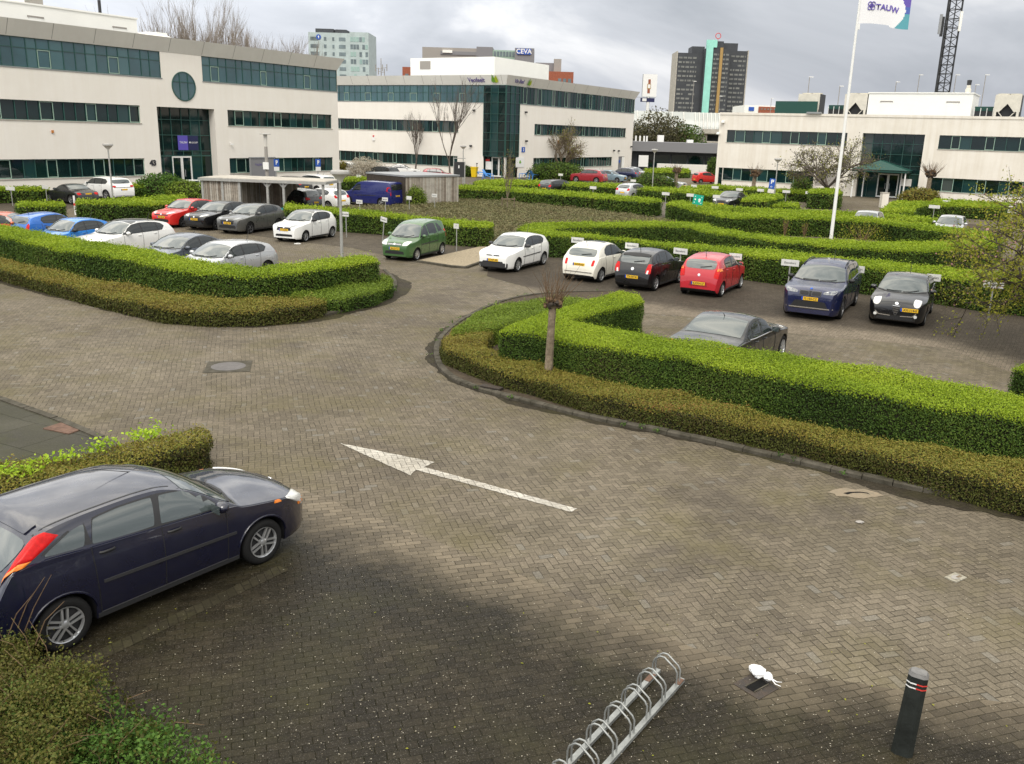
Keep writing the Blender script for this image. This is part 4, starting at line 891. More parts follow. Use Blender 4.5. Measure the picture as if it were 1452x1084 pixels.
# green glass tower at the left
D = 470.0; zt = zat(480, 47, D)
o, W = far_block('tower_block', 'pale green glass tower rising behind the left office roof', 440.5, 498, D, zt, 'teal_clad', 22); zt0 = zt
mb = MB(); xg = W; W2 = at(525.5, 80, D).x - at(440.5, 80, D).x
g = MB(); g.box((W, .0, 0), (W2, 22, zt + .6), 'teal_clad'); g.build('wall', o)
fl = 3.5; z = zt - 2.6; i = 0; rng = random.Random(3)
while z > 10:
    for a, b in ((1, 5.0), (12 - 4.2, 9), (12, 13), (15.3, 18.6)): 
        if b < W: g = MB(); g.box((a, -.12, z - 1.2), (b, .1, z + .5), 'teal_pane'); g.build('window_band', o)
    g = MB(); x = W + .3; q = 0
    while x < W2 - 1:
        if rng.random() < .8: g.box((x, -.12, z - 1.3), (x + 1.25, .1, z + .9), 'green_pane' if rng.random() < .62 else 'teal_pane')
        x += 1.5
    g.build('window_band', o); z -= fl
g = MB(); g.box((3, 3, zt), (12.0, 15, zt + 2.1), 'tower_dark'); g.box((13, 3, zt), (18.5, 15, zt + 1.9), 'tower_dark'); g.build('roof_plant_room', o)
g = MB(); g.lathe([(0, 0), (1.25, 0), (1.25, .2), (0, .2)], 'sign_blue', 20, Matrix.Translation((5.2, -.1, zt - 2.2)) @ Matrix.Rotation(PI / 2, 4, 'X')); lg = g.build('logo', o)
g = MB(); g.add([(4.9, -.35, zt - 2.0), (5.3, -.35, zt - 3.0), (5.55, -.35, zt - 1.9), (5.2, -.35, zt - 1.4)], [(0, 1, 2, 3)], 'white_paint'); g.build('emblem', lg)
# dark tower with the mint and gold stripes
D = 400.0
def xs(px): return at(px, 110, D).x
x0, x1 = xs(960.5), xs(1060); zt = zat(965, 74, D)
o = empty('tower_block', (x0, D, 0)); tag(o, 'dark tower block with a mint green stripe and a gold stripe', 'tower block'); W = x1 - x0
def px2l(px): return xs(px) - x0
g = MB(); g.box((0, 3, 0), (px2l(997), 18, zt), 'tower_dark'); g.box((px2l(997), 0, 0), (px2l(1033), 18, zt + 1.7), 'tower_dark'); g.box((px2l(1033), 4, 0), (W, 18, zt + 1.5), 'tower_dark'); g.build('wall', o)
g = MB(); g.box((px2l(981), 5, zt), (px2l(999), 15, zt + 2.9), 'tower_dark'); g.box((px2l(1006), 2.5, zt + 1.5), (px2l(1024), 14, zt + 5), 'tower_dark'); g.box((px2l(1024), 5, zt), (px2l(1046), 15, zt + 4.6), 'tower_dark'); g.build('roof_plant_room', o)
g = MB(); g.box((px2l(998.5), -.6, 0), (px2l(1008), 1.5, zt + 5.2), 'mint'); g.box((px2l(1007.5), -.5, zt + 2.2), (px2l(1013), 1.5, zt + 5.2), 'mint'); g.build('stripe', o)
g = MB(); g.box((px2l(1018), -.6, 0), (px2l(1022), .5, zt + 2.2), 'gold'); g.build('stripe', o)
z = zt - 1.6; rng = random.Random(5)
while z > 9:
    for xa, xb, yy, dz in ((px2l(962), px2l(988), 3, 0), (px2l(1009.5), px2l(1017), 0, 1.4), (px2l(1023), px2l(1031), 0, 1.4), (px2l(1037), px2l(1058), 4, 1.2)):
        g = MB(); x = xa
        while x < xb:
            wd = rng.choice((.7, 1.5, 1.6)); wd = min(wd, xb - x)
            if rng.random() < .93: g.box((x, yy - .12, z + dz - .75), (x + wd, yy + .1, z + dz), 'tower_pane')
            x += wd + .45
        if g.v: g.build('window_band', o)
    z -= 1.86
g = MB(); g.tube([(px2l(1014) + 1.1 * math.cos(t), .5, zt + 6.9 + 1.1 * math.sin(t)) for t in np.linspace(0, 2 * PI, 15)], .16, 'red_sign', 5); g.tube([(px2l(1014), .5, zt + 5), (px2l(1014), .5, zt + 6)], .1, 'red_sign', 5); g.build('roof_sign', o)
g = MB(); g.box((-.4, 2.9, 0), (-.02, 18, zt + .6), 'concrete'); g.build('wall_edge', o); g = MB(); g.box((W + .02, 3.9, 0), (W + .5, 18, zt + 1.8), 'concrete'); g.build('wall_edge', o)
# grey hall and red brick block behind the centre office
D = 230.0
o, W = far_block('office_building', 'long grey metal clad hall seen above the centre office roof', 599, 676, D, zat(640, 68, D), 'louvre', 20, cat='office building')
g = MB(); xx = [at(p, 70, D).x - at(599, 70, D).x for p in (676, 699, 737, 758)]
g.box((xx[0], -.3, 0), (xx[1], 20, zat(690, 67, D)), 'shade_grey'); g.box((xx[1], 0, 0), (xx[2], 20, zat(700, 71, D)), 'frame_light'); g.build('wall', o)
g = MB(); g.box((xx[1] + 5.5, -3, 0), (xx[3], 10, zat(740, 70, D)), 'shade_grey'); o2 = g.build('wall', o)
sgn = empty('roof_sign', (0, 0, 0)); bpy.data.objects.remove(sgn)
g = MB(); g.box((xx[1] + 6.0, -3.3, zat(740, 79, D)), (xx[3] - .8, -3.05, zat(740, 71, D)), 'sign_blue'); sg = g.build('sign_panel', o)
text_obj('lettering', 'CEVA', 1.5, 'white_paint', frame(((xx[1] + xx[3]) / 2 + 2.6, -3.33, zat(740, 75, D)), (1, 0, 0), (0, 0, 1)), sg, bold=.03)
g = MB()
for i in range(8): g.box((xx[1] + .3 + i * .75, -.1, zat(700, 80, D)), (xx[1] + .85 + i * .75, .1, zat(700, 73, D)), 'teal_pane')
g.build('window_band', o)
g = MB(); g.box((4.5, -.2, zat(640, 78, D)), (13.5, 0, zat(640, 73, D)), 'shade_grey'); g.box((5, -.5, zat(640, 75.5, D)), (7.4, -.1, zat(640, 71.5, D)), 'cornice_lit_white'); g.build('window_band', o)
D = 200.0
o, W = far_block('office_building', 'red brick block showing at both ends of the white roof box', 571, 811.5, D, zat(700, 99, D), 'brick', 14, cat='office building')
zt = zat(790, 101, D)
for px0 in (575, 792, 799, 806):
    g = MB(); u = at(px0, 105, D).x - at(571, 105, D).x; g.box((u, -.08, zt - 3.4), (u + .7, .1, zt - 1.5), 'teal_pane'); g.build('window', o)
g = MB(); u = at(786, 95, D).x - at(571, 95, D).x; g.box((u, 2, zt), (u + 1.6, 5, zt + 2.6), 'louvre'); g.box((u - 4, 3, zt), (u, 6, zt + 1.8), 'shade_grey'); g.build('roof_plant_room', o)
# low pale blocks on the horizon to the right of the tower
D = 330.0
o, W = far_block('office_building', 'low white and brick buildings on the horizon beside the dark tower', 1056, 1108, D, zat(1080, 150, D), 'cornice_lit_white', 20, cat='office building')
g = MB(); g.box((5, -.3, 0), (W, .0, zat(1080, 151.5, D)), 'brick')
g.build('wall', o); g = MB()
for i in range(7): g.box((5.8 + i * 1.15, -.4, zat(1080, 156, D)), (6.4 + i * 1.15, -.2, zat(1080, 154, D)), 'tower_pane')
g.build('window_band', o)
g = MB(); g.box((1.5, -.2, zat(1080, 158, D)), (3.4, .1, zat(1080, 152.5, D)), 'sign_blue'); g.build('window', o)
# noise barrier of grey glass on the raised road
D = 215.0; o = empty('noise_barrier', (0, D, 0)); tag(o, 'raised road with a curved noise barrier of grey glass and white ribs', 'barrier')
X = lambda px: at(px, 165, D).x
zb0, zb1 = zat(960, 190, D), zat(960, 158.5, D)
g = MB(); xL, xR = X(850), X(1190); n = 40
vs = []
for i in range(n + 1):
    x = xL + (xR - xL) * i / n
    for t in np.linspace(0, 1, 5): vs.append((x, 1.2 * t * t * 2, zb0 + (zb1 - zb0) * t))
g.add(vs, [(i * 5 + j, (i + 1) * 5 + j, (i + 1) * 5 + j + 1, i * 5 + j + 1) for i in range(n) for j in range(4)], 'barrier_glass'); g.build('panel', o, smooth=0)
px = 905.0
g = MB()
while px < 1030:
    x = X(px); g.tube([(x, 2.2 * t * t - .15, zb0 + (zb1 - zb0) * t) for t in (0, .35, .7, 1)], .10, 'cornice', 5); px += 16.5 if px < 975 else 5.7
g.build('rib', o)
g = MB(); g.box((X(997), -2.5, zat(1010, 190, D)), (xR, 6, zat(1010, 183.5, D)), 'concrete'); g.box((X(1000), -1, 0), (X(1004), 3, zat(1010, 190, D)), 'concrete'); g.box((X(997), 3, 0), (xR, 5, zat(1010, 190, D)), 'tower_dark'); g.box((xL, 1, 0), (X(1000), 4, zb0), 'concrete'); g.build('deck', o)
g = MB(); g.box((X(1001), -2, zat(1010, 203, D)), (X(1024), 2, zat(1010, 200.5, D)), 'concrete'); g.build('beam', o)
# long low grey shed
D = 150.0; o = empty('shed', (0, D, 0)); tag(o, 'long low grey shed with dark glazed front between the centre and right offices', 'shed')
X = lambda px: at(px, 220, D).x
g = MB(); z0, z1 = zat(960, 216, D), zat(960, 202.5, D)
x0, x1 = X(880), X(1075)
g.box((x0, -1.2, z0), (x1, 12, z1), 'shade_grey'); g.build('fascia', o); g = MB(); g.box((x0 + .5, .4, 0), (x1, 12, z0), 'tower_dark'); g.build('wall', o)
for i in range(5):
    g = MB(); a = X(905 + i * 24); g.box((a, .3, .9), (a + 2.5, .42, z0 - .5), 'glass_dark'); g.build('window', o)
g = MB(); g.box((X(1000) - 8, -1.5, 0), (X(1022), -1.3, 1.5), 'cornice'); g.build('fence', o)
for px in (903, 909, 915, 919):
    g = MB(); g.box((X(px), 4, z1), (X(px) + .25, 4.25, z1 + .9), 'white_paint'); g.build('roof_vent', o)
for px, w_, h_ in ((936, 1.0, 1.1), (979, 1.0, .5)):
    g = MB(); g.box((X(px), 4, z1), (X(px) + w_, 5, z1 + h_), 'white_paint'); g.build('roof_vent', o)
g = MB(); g.box((X(904.5), -1.6, .9), (X(918), -1.4, 2.7), 'white_paint'); g.box((X(904.5), -1.55, 0), (X(904.5) + .12, -1.45, .9), 'grey_metal'); g.box((X(918) - .12, -1.55, 0), (X(918), -1.45, .9), 'grey_metal'); s = g.build('sign_board'); s.location = (0, D, 0); tag(s, 'blank white board standing in front of the grey shed', 'sign')
# billboard
D = 240.0; c = at(917, 175, D); o = empty('billboard', (c.x, D, 0)); tag(o, 'tall white billboard showing a wristwatch on a single pole', 'billboard')
X = lambda px: at(px, 120, D).x - c.x
zt, zb = zat(920, 105.5, D), zat(920, 137.5, D)
g = MB(); g.box((X(911.5), -.2, zb), (X(931.5), .6, zt), 'white_paint'); g.box((X(911), .0, zb), (X(911.5), .6, zt), 'grey_metal'); g.build('panel', o)
g = MB(); g.tube([(0, .3, 0), (0, .3, zb)], .42, 'white_paint', 10); g.build('pole', o)
g = MB(); g.box((X(909.5), -.1, zat(920, 145, D)), (X(929.5), .4, zat(920, 139.3, D)), 'navy'); g.box((X(912), -.15, zat(920, 144, D)), (X(918), -.05, zat(920, 140, D)), 'frame_white'); g.build('panel', o)
g = MB(); xm = X(920.5); zc = (zt + zb) / 2 - .2
g.box((xm - .28, -.26, zc + .55), (xm + .32, -.22, zc + 1.7), 'brick'); g.box((xm - .38, -.26, zc - 1.7), (xm + .25, -.22, zc - .6), 'brick'); g.box((xm - .5, -.27, zc - .65), (xm + .45, -.23, zc + .6), 'gold'); g.box((xm - .34, -.28, zc - .45), (xm + .3, -.25, zc + .42), 'white_paint'); g.build('picture', o)
g = MB(); g.box((X(910) - 2, -.05, zat(920, 138.8, D)), (X(931), .05, zat(920, 138.2, D)), 'grey_metal'); g.build('walkway', o)
# lattice mast at the right
D = 175.0; b0 = at(1334, 130, D); b1 = at(1352, 0, D)
o = empty('lattice_mast', (b0.x, D, 0)); tag(o, 'tall dark steel lattice mast rising behind the right office', 'mast')
hw = 1.3; H_ = b1.z + 6; g = MB(); h = MB()
P3 = [(-hw, -.7), (hw, -.7), (0, 1.6)]
for x, y in P3: g.tube([(x, y, 0), (x, y, H_)], .17, 'dark_metal', 6)
g.build('leg', o); z = 9.0; k = 0
while z < H_ - 2:
    for i in range(3):
        a, b = P3[i], P3[(i + 1) % 3]
        if k % 2: a, b = b, a
        h.tube([(a[0], a[1], z), (b[0], b[1], z + 1.6)], .06, 'dark_metal', 4); h.tube([(a[0], a[1], z), (b[0], b[1], z)], .06, 'dark_metal', 4); 
    z += 1.6; k += 1
h.tube([(.1, -.8, 5), (.1, -.8, H_)], .11, 'dark_metal', 5); h.build('bracing', o)
za = zat(1340, 35, D)
for x, zz, mt in ((-hw - 1.1, za, 'grey_metal'), (-hw - .7, za - .4, 'dark_metal'), (hw - .1, za + .6, 'cornice_lit_white')):
    g = MB(); g.box((x - .16, -1.1, zz - 1.8), (x + .3, -.8, zz + 1.6), mt); g.tube([(x, -.9, zz), (0, -.5, zz)], .06, 'dark_metal', 5); g.build('antenna', o)
# small aerial mast in the middle, far lamp posts
D = 260.0; c = at(540.5, 104, D); o = empty('aerial_mast', (c.x, D, 0)); tag(o, 'thin aerial mast with side antennas behind the centre office roof', 'mast')
z1 = zat(540, 83, D); g = MB(); g.tube([(0, 0, 0), (0, 0, z1)], [.3, .1], 'louvre', 6); g.build('pole', o)
for dx, z_ in ((-1.5, z1 - 2.6), (1.6, z1 - 2.4), (-.8, z1 - 3.4), (.9, z1 - 3.6), (0.4, z1 - 2.5)):
    g = MB(); g.tube([(dx, 0, z_ - .9), (dx, 0, z_ + .9)], .13, 'louvre', 5); g.tube([(dx, 0, z_), (0, 0, z_ - .2)], .07, 'louvre', 5); g.build('antenna', o)
fl = None
for px, py, D in ((1148, 110, 180), (1191, 123, 180), (1271, 117, 190), (1304, 107, 190), (1356, 107, 185), (1398, 107, 185), (1384, 121, 200), (984, 116, 260), (1021, 137, 260), (1094, 140, 280)):
    c = at(px - (px - 700) * .0, py, D); o = empty('street_lamp', (c.x, D, 0)); tag(o, 'thin far street lamp standing on the raised road behind the offices', 'street lamp', 'far street lamps on the raised road')
    g = MB(); g.tube([(0, 0, 0), (0, 0, c.z)], [.12, .07], 'louvre', 5); g.build('post', o)
    g = MB(); g.box((-.1, -.15, c.z), (.7, .15, c.z + .15), 'white_paint'); g.build('lamp_head', o)
# trees at the barrier foot: one far copse
D = 175.0
for i, (px, w_, h_, mt) in enumerate(((905, 5, 5.5, 'leaf_wood'), (928, 6, 7.2, 'leaf_wood'), (950, 5.5, 6.2, 'leaf_wood'), (972, 5, 5.4, 'leaf_side'))):
    c = at(px, 200, D + i); bush('tree', ['bushy budding tree left end of the copse below the noise barrier', 'tallest budding tree of the copse below the noise barrier', 'olive green tree of the copse beside the tallest one', 'dark evergreen at the right end of the copse below the barrier'][i], (c.x, D + i, h_ * .55 + 1.5), (w_ * .62, 2.6, h_ * .62), .42, (mt,), n=3200, seed=70 + i, core=False, cat='tree', tilt=1.2)
mk('barkpale', (.24, .205, .17), .9)
# poplars behind the left office
for i, (px, py, sp) in enumerate(((170, 22, .20), (213, 24, .28), (224, 26, .22), (250, 18, .24), (268, 20, .2), (285, 17, .24), (303, 24, .2), (324, 32, .2), (333, 44, .16), (347, 44, .2), (366, 52, .2), (384, 60, .16), (410, 58, .2), (425, 62, .2), (434, 72, .16))):
    D = 128 + (i % 3) * 5.0 + px * .08; c = at(px, py, D); 
    bare_tree('poplar_tree', 'bare upright poplar in the row behind the left office roof', (c.x, D, 0), c.z * 1.04, c.z * .30, sp * 1.15, 3, 5, .18, 200 + i, 'barkpale', 'bare poplars behind the left office', forks=5, up=1.3, scale=.76)
# ------------------------------------------------------------------ cars
mk('tyre', (.012, .012, .012), .85, bump=(60, .3)); mk('rim', (.55, .56, .57), .3, .75); mk('rim_dark', (.10, .10, .105), .35, .5); mk('rim_back', (.015, .015, .016), .7)
mk('car_black', (.012, .012, .013), .55); mk('car_trim', (.028, .028, .03), .5); mk('car_glass', (.055, .070, .070), .03, spec=1.95, coat=.3); mk('car_glass_dark', (.016, .021, .022), .03, spec=1.65); mk('chrome', (.7, .7, .71), .15, .9)  # car_glass base colour lightened to stand in for the sky's reflection
mk('lamp_clear', (.68, .68, .66), .12, coat=.6, var=(14, .25)); mk('lamp_dark', (.22, .23, .24), .1, coat=.8, var=(18, .6)); mk('lamp_red', (.52, .012, .012), .25, var=(16, .25), spec=1.3); mk('lamp_orange', (.75, .20, .01), .15, coat=.6)
mk('plate_yellow', (.78, .47, .015), .45); mk('plate_blue', (.01, .06, .40), .45); mk('seat', (.09, .10, .11), .9); mk('mud', (.10, .09, .075), .9)
def paint(n, c, metal=.0, rough=.28): 
    m = mk(n, c, rough, metal, coat=.9); m.node_tree.nodes['Principled BSDF'].inputs['Coat IOR'].default_value = 1.78 if n in ('p_navy', 'p_blue') else 1.5; m.node_tree.nodes['Principled BSDF'].inputs['Specular IOR Level'].default_value = .3
    b = m.node_tree.nodes['Principled BSDF']; t = m.node_tree
    tcn = t.nodes['Texture Coordinate']; nz = t.nodes.new('ShaderNodeTexNoise'); nz.inputs['Scale'].default_value = 3.5; nz.inputs['Detail'].default_value = 8; t.links.new(tcn.outputs['Object'], nz.inputs['Vector'])
    r = t.nodes.new('ShaderNodeMapRange'); r.inputs['From Min'].default_value = .35; r.inputs['From Max'].default_value = .7; r.inputs['To Min'].default_value = rough; r.inputs['To Max'].default_value = rough + .25; t.links.new(nz.outputs['Fac'], r.inputs['Value']); t.links.new(r.outputs[0], b.inputs['Roughness'])
    return m
for n, c, me_ in (('p_navy', (.004, .005, .020), .0), ('p_white', (.78, .78, .76), 0), ('p_cream', (.72, .69, .60), 0), ('p_black', (.006, .006, .007), .0), ('p_charcoal', (.020, .021, .023), .2), ('p_red', (.46, .018, .030), .0), ('p_redbright', (.60, .022, .018), 0), ('p_green', (.058, .135, .045), .25), ('p_blue', (.010, .015, .062), .3), ('p_vanblue', (.012, .018, .125), .1), ('p_sky', (.025, .15, .52), .15), ('p_azure', (.02, .20, .60), .1), ('p_orange', (.48, .075, .018), 0), ('p_silver', (.50, .51, .52), .45), ('p_slate', (.085, .10, .125), .35), ('p_grey', (.10, .10, .095), .3), ('p_lightblue', (.26, .36, .42), .35), ('p_softtop', (.02, .021, .02), 0), ('p_darkred', (.30, .018, .028), .1)):
    paint(n, c, me_, .55 if n == 'p_softtop' else .24)

def pchip(xs, ys):
    xs = np.array(xs, float); ys = np.array(ys, float); h = np.diff(xs); d = np.diff(ys) / h; m = np.zeros(len(xs))
    for i in range(1, len(xs) - 1):
        if d[i - 1] * d[i] > 0:
            w1 = 2 * h[i] + h[i - 1]; w2 = h[i] + 2 * h[i - 1]; m[i] = (w1 + w2) / (w1 / d[i - 1] + w2 / d[i])
    m[0], m[-1] = d[0], d[-1]
    def f(x):
        x = np.clip(x, xs[0], xs[-1]); i = np.clip(np.searchsorted(xs, x) - 1, 0, len(h) - 1); t = (x - xs[i]) / h[i]
        return (2 * t ** 3 - 3 * t ** 2 + 1) * ys[i] + (t ** 3 - 2 * t ** 2 + t) * h[i] * m[i] + (-2 * t ** 3 + 3 * t ** 2) * ys[i + 1] + (t ** 3 - t ** 2) * h[i] * m[i + 1]
    return f
# profile (s/L, z/H); dlo panes; ws = windscreen (s base centre, s base edge, s top); rw = rear glass; belt
SH = {}
SH['hatch'] = dict(prof=[(0, .44), (.006, .50), (.018, .545), (.05, .58), (.12, .615), (.22, .652), (.285, .672), (.35, .80), (.41, .905), (.46, .958), (.55, .995), (.63, 1.0), (.74, .985), (.84, .945), (.895, .90), (.925, .82), (.957, .70), (.972, .63), (.985, .56), (.995, .47), (1, .38)],
    belt=[(0, .5), (.2, .62), (.3, .645), (.6, .67), (.85, .70), (1, .66)], ws=(.275, .33, .452), rw=(.70, .90, 'x'),
    panes=[[(.325, .672), (.385, .79), (.445, .88), (.545, .925), (.555, .685)], [(.57, .688), (.562, .928), (.66, .928), (.735, .91), (.745, .70)], [(.76, .705), (.75, .905), (.80, .872), (.835, .80), (.80, .715)]],
    head=[(.42, .50), (.80, .545), (.90, .60), (.80, .625), (.50, .56)], tail=[(.62, .56), (.97, .56), (.99, .66), (.90, .70), (.72, .70), (.66, .64)], grille=[(-.40, .415), (.40, .415), (.44, .475), (-.44, .475)], bump=[(-.62, .22), (.62, .22), (.55, .33), (-.55, .33)], fplate=.36, rplate=.44)
SH['focus'] = dict(prof=[(0, .43), (.008, .49), (.03, .54), (.10, .592), (.20, .632), (.262, .662), (.33, .80), (.39, .90), (.44, .952), (.52, .99), (.60, 1.0), (.70, .995), (.79, .98), (.84, .96), (.858, .935), (.885, .885), (.92, .81), (.948, .735), (.962, .67), (.978, .60), (.99, .53), (1, .40)],
    belt=[(0, .52), (.18, .60), (.28, .638), (.42, .672), (.6, .702), (.75, .728), (.87, .752), (.94, .73), (1, .64)], ws=(.25, .31, .435), rw=(.70, .895, 'x'),
    panes=[[(.318, .675), (.36, .79), (.42, .885), (.52, .925), (.535, .71)], [(.553, .713), (.54, .928), (.64, .93), (.715, .912), (.733, .742)], [(.752, .748), (.738, .905), (.775, .885), (.845, .80), (.858, .772)]],
    head=[(.45, .49), (.78, .50), (.93, .62), (.90, .655), (.72, .60), (.48, .56)], tail=[(.84, .72), (.985, .72), (.97, .86), (.86, .86)], grille=[(-.30, .47), (.30, .47), (.33, .53), (-.33, .53)], bump=[(-.62, .20), (.62, .20), (.55, .33), (-.55, .33)], fplate=.37, rplate=.52)
SH['city'] = dict(prof=[(0, .44), (.008, .50), (.022, .55), (.06, .59), (.12, .62), (.20, .655), (.255, .68), (.33, .82), (.39, .915), (.45, .965), (.55, 1.0), (.66, .995), (.78, .965), (.88, .925), (.92, .88), (.945, .78), (.965, .69), (.98, .60), (.993, .50), (1, .38)],
    belt=[(0, .5), (.2, .62), (.3, .655), (.6, .675), (.86, .715), (1, .68)], ws=(.245, .31, .44), rw=(.70, .905, 'x'),
    panes=[[(.30, .682), (.36, .80), (.42, .885), (.54, .925), (.555, .69)], [(.572, .692), (.56, .928), (.68, .915), (.76, .875), (.785, .79), (.75, .715)]],
    head=[(.42, .50), (.82, .54), (.93, .63), (.84, .655), (.52, .58)], tail=[(.74, .50), (.98, .48), (.99, .66), (.90, .73), (.78, .69)], grille=[(-.40, .45), (.40, .45), (.36, .50), (-.36, .50)], bump=[(-.60, .22), (.60, .22), (.52, .34), (-.52, .34)], fplate=.36, rplate=.34)
SH['bubble'] = dict(prof=[(0, .36), (.02, .46), (.06, .55), (.13, .62), (.21, .665), (.26, .69), (.34, .84), (.41, .935), (.48, .985), (.56, 1.0), (.66, .985), (.76, .945), (.85, .875), (.895, .80), (.925, .70), (.95, .62), (.97, .55), (.99, .46), (1, .36)],
    belt=[(0, .5), (.2, .62), (.3, .65), (.6, .665), (.85, .66), (1, .6)], ws=(.25, .31, .445), rw=(.68, .865, 'x'),
    panes=[[(.315, .675), (.37, .80), (.43, .895), (.56, .935), (.585, .682)], [(.61, .683), (.59, .93), (.67, .915), (.745, .84), (.765, .75), (.74, .69)]],
    head=[(.52, .50), (.74, .48), (.86, .56), (.78, .63), (.58, .62)], tail=[(.70, .45), (.84, .45), (.86, .60), (.72, .60)], grille=[(-.25, .36), (.25, .36), (.25, .40), (-.25, .40)], bump=[(-.5, .22), (.5, .22), (.45, .28), (-.45, .28)], fplate=.33, rplate=.47)
SH['mpv'] = dict(prof=[(0, .41), (.008, .455), (.025, .495), (.08, .53), (.18, .565), (.225, .59), (.31, .775), (.37, .88), (.42, .93), (.50, .965), (.62, .99), (.75, 1.0), (.88, .98), (.94, .955), (.965, .88), (.98, .70), (.99, .55), (.997, .42), (1, .34)],
    belt=[(0, .46), (.2, .555), (.3, .585), (.7, .635), (1, .65)], ws=(.215, .27, .40), rw=(.66, .92, 'x'),
    panes=[[(.275, .60), (.335, .74), (.385, .85), (.475, .895), (.49, .62)], [(.51, .625), (.495, .90), (.60, .92), (.70, .915), (.715, .655)], [(.755, .68), (.735, .905), (.78, .90), (.835, .80), (.86, .68)]],
    head=[(.48, .41), (.86, .43), (.93, .52), (.86, .545), (.56, .505)], tail=[(.80, .50), (.99, .50), (.99, .72), (.86, .72)], grille=[(-.40, .42), (.40, .42), (.43, .475), (-.43, .475)], bump=[(-.6, .19), (.6, .19), (.55, .27), (-.55, .27)], fplate=.335, rplate=.36)
SH['suv'] = dict(prof=[(0, .48), (.006, .55), (.018, .60), (.06, .63), (.16, .655), (.255, .685), (.32, .81), (.37, .905), (.41, .95), (.48, .985), (.58, 1.0), (.72, .99), (.83, .965), (.88, .93), (.915, .83), (.945, .71), (.965, .63), (.985, .54), (1, .40)],
    belt=[(0, .55), (.2, .635), (.3, .655), (.6, .675), (.85, .70), (1, .66)], ws=(.24, .295, .405), rw=(.70, .90, 'x'),
    panes=[[(.305, .685), (.35, .79), (.40, .885), (.495, .925), (.505, .69)], [(.525, .692), (.515, .928), (.62, .93), (.685, .92), (.70, .705)], [(.718, .708), (.705, .918), (.78, .895), (.835, .80), (.80, .72)]],
    head=[(.44, .52), (.84, .53), (.93, .575), (.90, .60), (.48, .575)], tail=[(.52, .57), (.98, .56), (.99, .66), (.86, .675), (.55, .64)], grille=[(-.36, .475), (.36, .475), (.38, .575), (-.38, .575)], bump=[(-.66, .22), (.66, .22), (.50, .38), (-.50, .38)], fplate=.42, rplate=.50)
SH['sedan'] = dict(prof=[(0, .45), (.007, .52), (.022, .565), (.08, .605), (.20, .645), (.29, .685), (.36, .82), (.41, .91), (.46, .96), (.53, .99), (.59, 1.0), (.66, .975), (.72, .91), (.78, .825), (.835, .765), (.90, .745), (.955, .725), (.975, .68), (.988, .58), (1, .42)],
    belt=[(0, .52), (.2, .62), (.3, .65), (.6, .67), (.85, .695), (1, .66)], ws=(.275, .335, .45), rw=(.655, .815, 'z'),
    panes=[[(.33, .68), (.39, .80), (.45, .89), (.535, .925), (.545, .69)], [(.56, .692), (.55, .928), (.62, .92), (.675, .885), (.685, .70)], [(.697, .702), (.687, .875), (.72, .845), (.765, .755), (.74, .71)]],
    head=[(.46, .50), (.82, .52), (.94, .58), (.90, .61), (.50, .56)], tail=[(.58, .60), (.98, .58), (.99, .67), (.90, .69), (.60, .67)], grille=[(-.32, .45), (.32, .45), (.34, .53), (-.34, .53)], bump=[(-.62, .21), (.62, .21), (.52, .34), (-.52, .34)], fplate=.36, rplate=.53)
SH['roadster'] = dict(prof=[(0, .38), (.015, .46), (.05, .535), (.12, .60), (.24, .655), (.33, .69), (.40, .83), (.45, .92), (.50, .965), (.56, .99), (.61, .985), (.68, .93), (.74, .83), (.79, .74), (.85, .70), (.92, .665), (.96, .61), (.985, .52), (1, .38)],
    belt=[(0, .5), (.2, .62), (.33, .665), (.6, .685), (.85, .67), (1, .6)], ws=(.315, .375, .475), rw=(.655, .775, 'z'),
    panes=[[(.385, .69), (.44, .80), (.49, .885), (.56, .90), (.60, .86), (.61, .70)]],
    head=[(.50, .48), (.80, .50), (.88, .56), (.82, .59), (.52, .55)], tail=[(.60, .50), (.92, .48), (.95, .59), (.64, .60)], grille=[(-.35, .33), (.35, .33), (.35, .44), (-.35, .44)], bump=[(-.6, .2), (.6, .2), (.5, .3), (-.5, .3)], fplate=.34, rplate=.53)
SH['van'] = dict(prof=[(0, .36), (.012, .43), (.04, .485), (.10, .535), (.16, .57), (.205, .605), (.29, .80), (.34, .91), (.39, .965), (.48, .99), (.6, 1.0), (.85, .995), (.955, .985), (.975, .95), (.983, .80), (.99, .55), (.996, .4), (1, .30)],
    belt=[(0, .46), (.18, .55), (.26, .585), (.6, .60), (1, .60)], ws=(.195, .245, .365), rw=(.68, .90, 'x'),
    panes=[[(.255, .60), (.31, .74), (.355, .85), (.42, .88), (.43, .60)]],
    head=[(.50, .42), (.80, .45), (.92, .56), (.84, .58), (.56, .50)], tail=[(.87, .46), (1.0, .46), (1.0, .78), (.92, .80)], grille=[(-.40, .40), (.40, .40), (.42, .47), (-.42, .47)], bump=[(-.6, .19), (.6, .19), (.55, .28), (-.55, .28)], fplate=.33, rplate=.44)
SH['estate'] = dict(SH['hatch']); SH['estate'] = dict(SH['hatch'], prof=[(0, .44), (.006, .50), (.018, .545), (.05, .58), (.12, .615), (.21, .65), (.265, .672), (.33, .80), (.38, .905), (.43, .958), (.52, .995), (.60, 1.0), (.74, .99), (.86, .96), (.915, .93), (.945, .83), (.965, .70), (.978, .63), (.988, .56), (.995, .47), (1, .38)],
    ws=(.255, .31, .425), panes=[[(.305, .672), (.36, .79), (.415, .88), (.51, .925), (.52, .685)], [(.535, .688), (.527, .928), (.62, .93), (.69, .925), (.70, .70)], [(.715, .705), (.705, .925), (.80, .905), (.875, .86), (.875, .715)]])

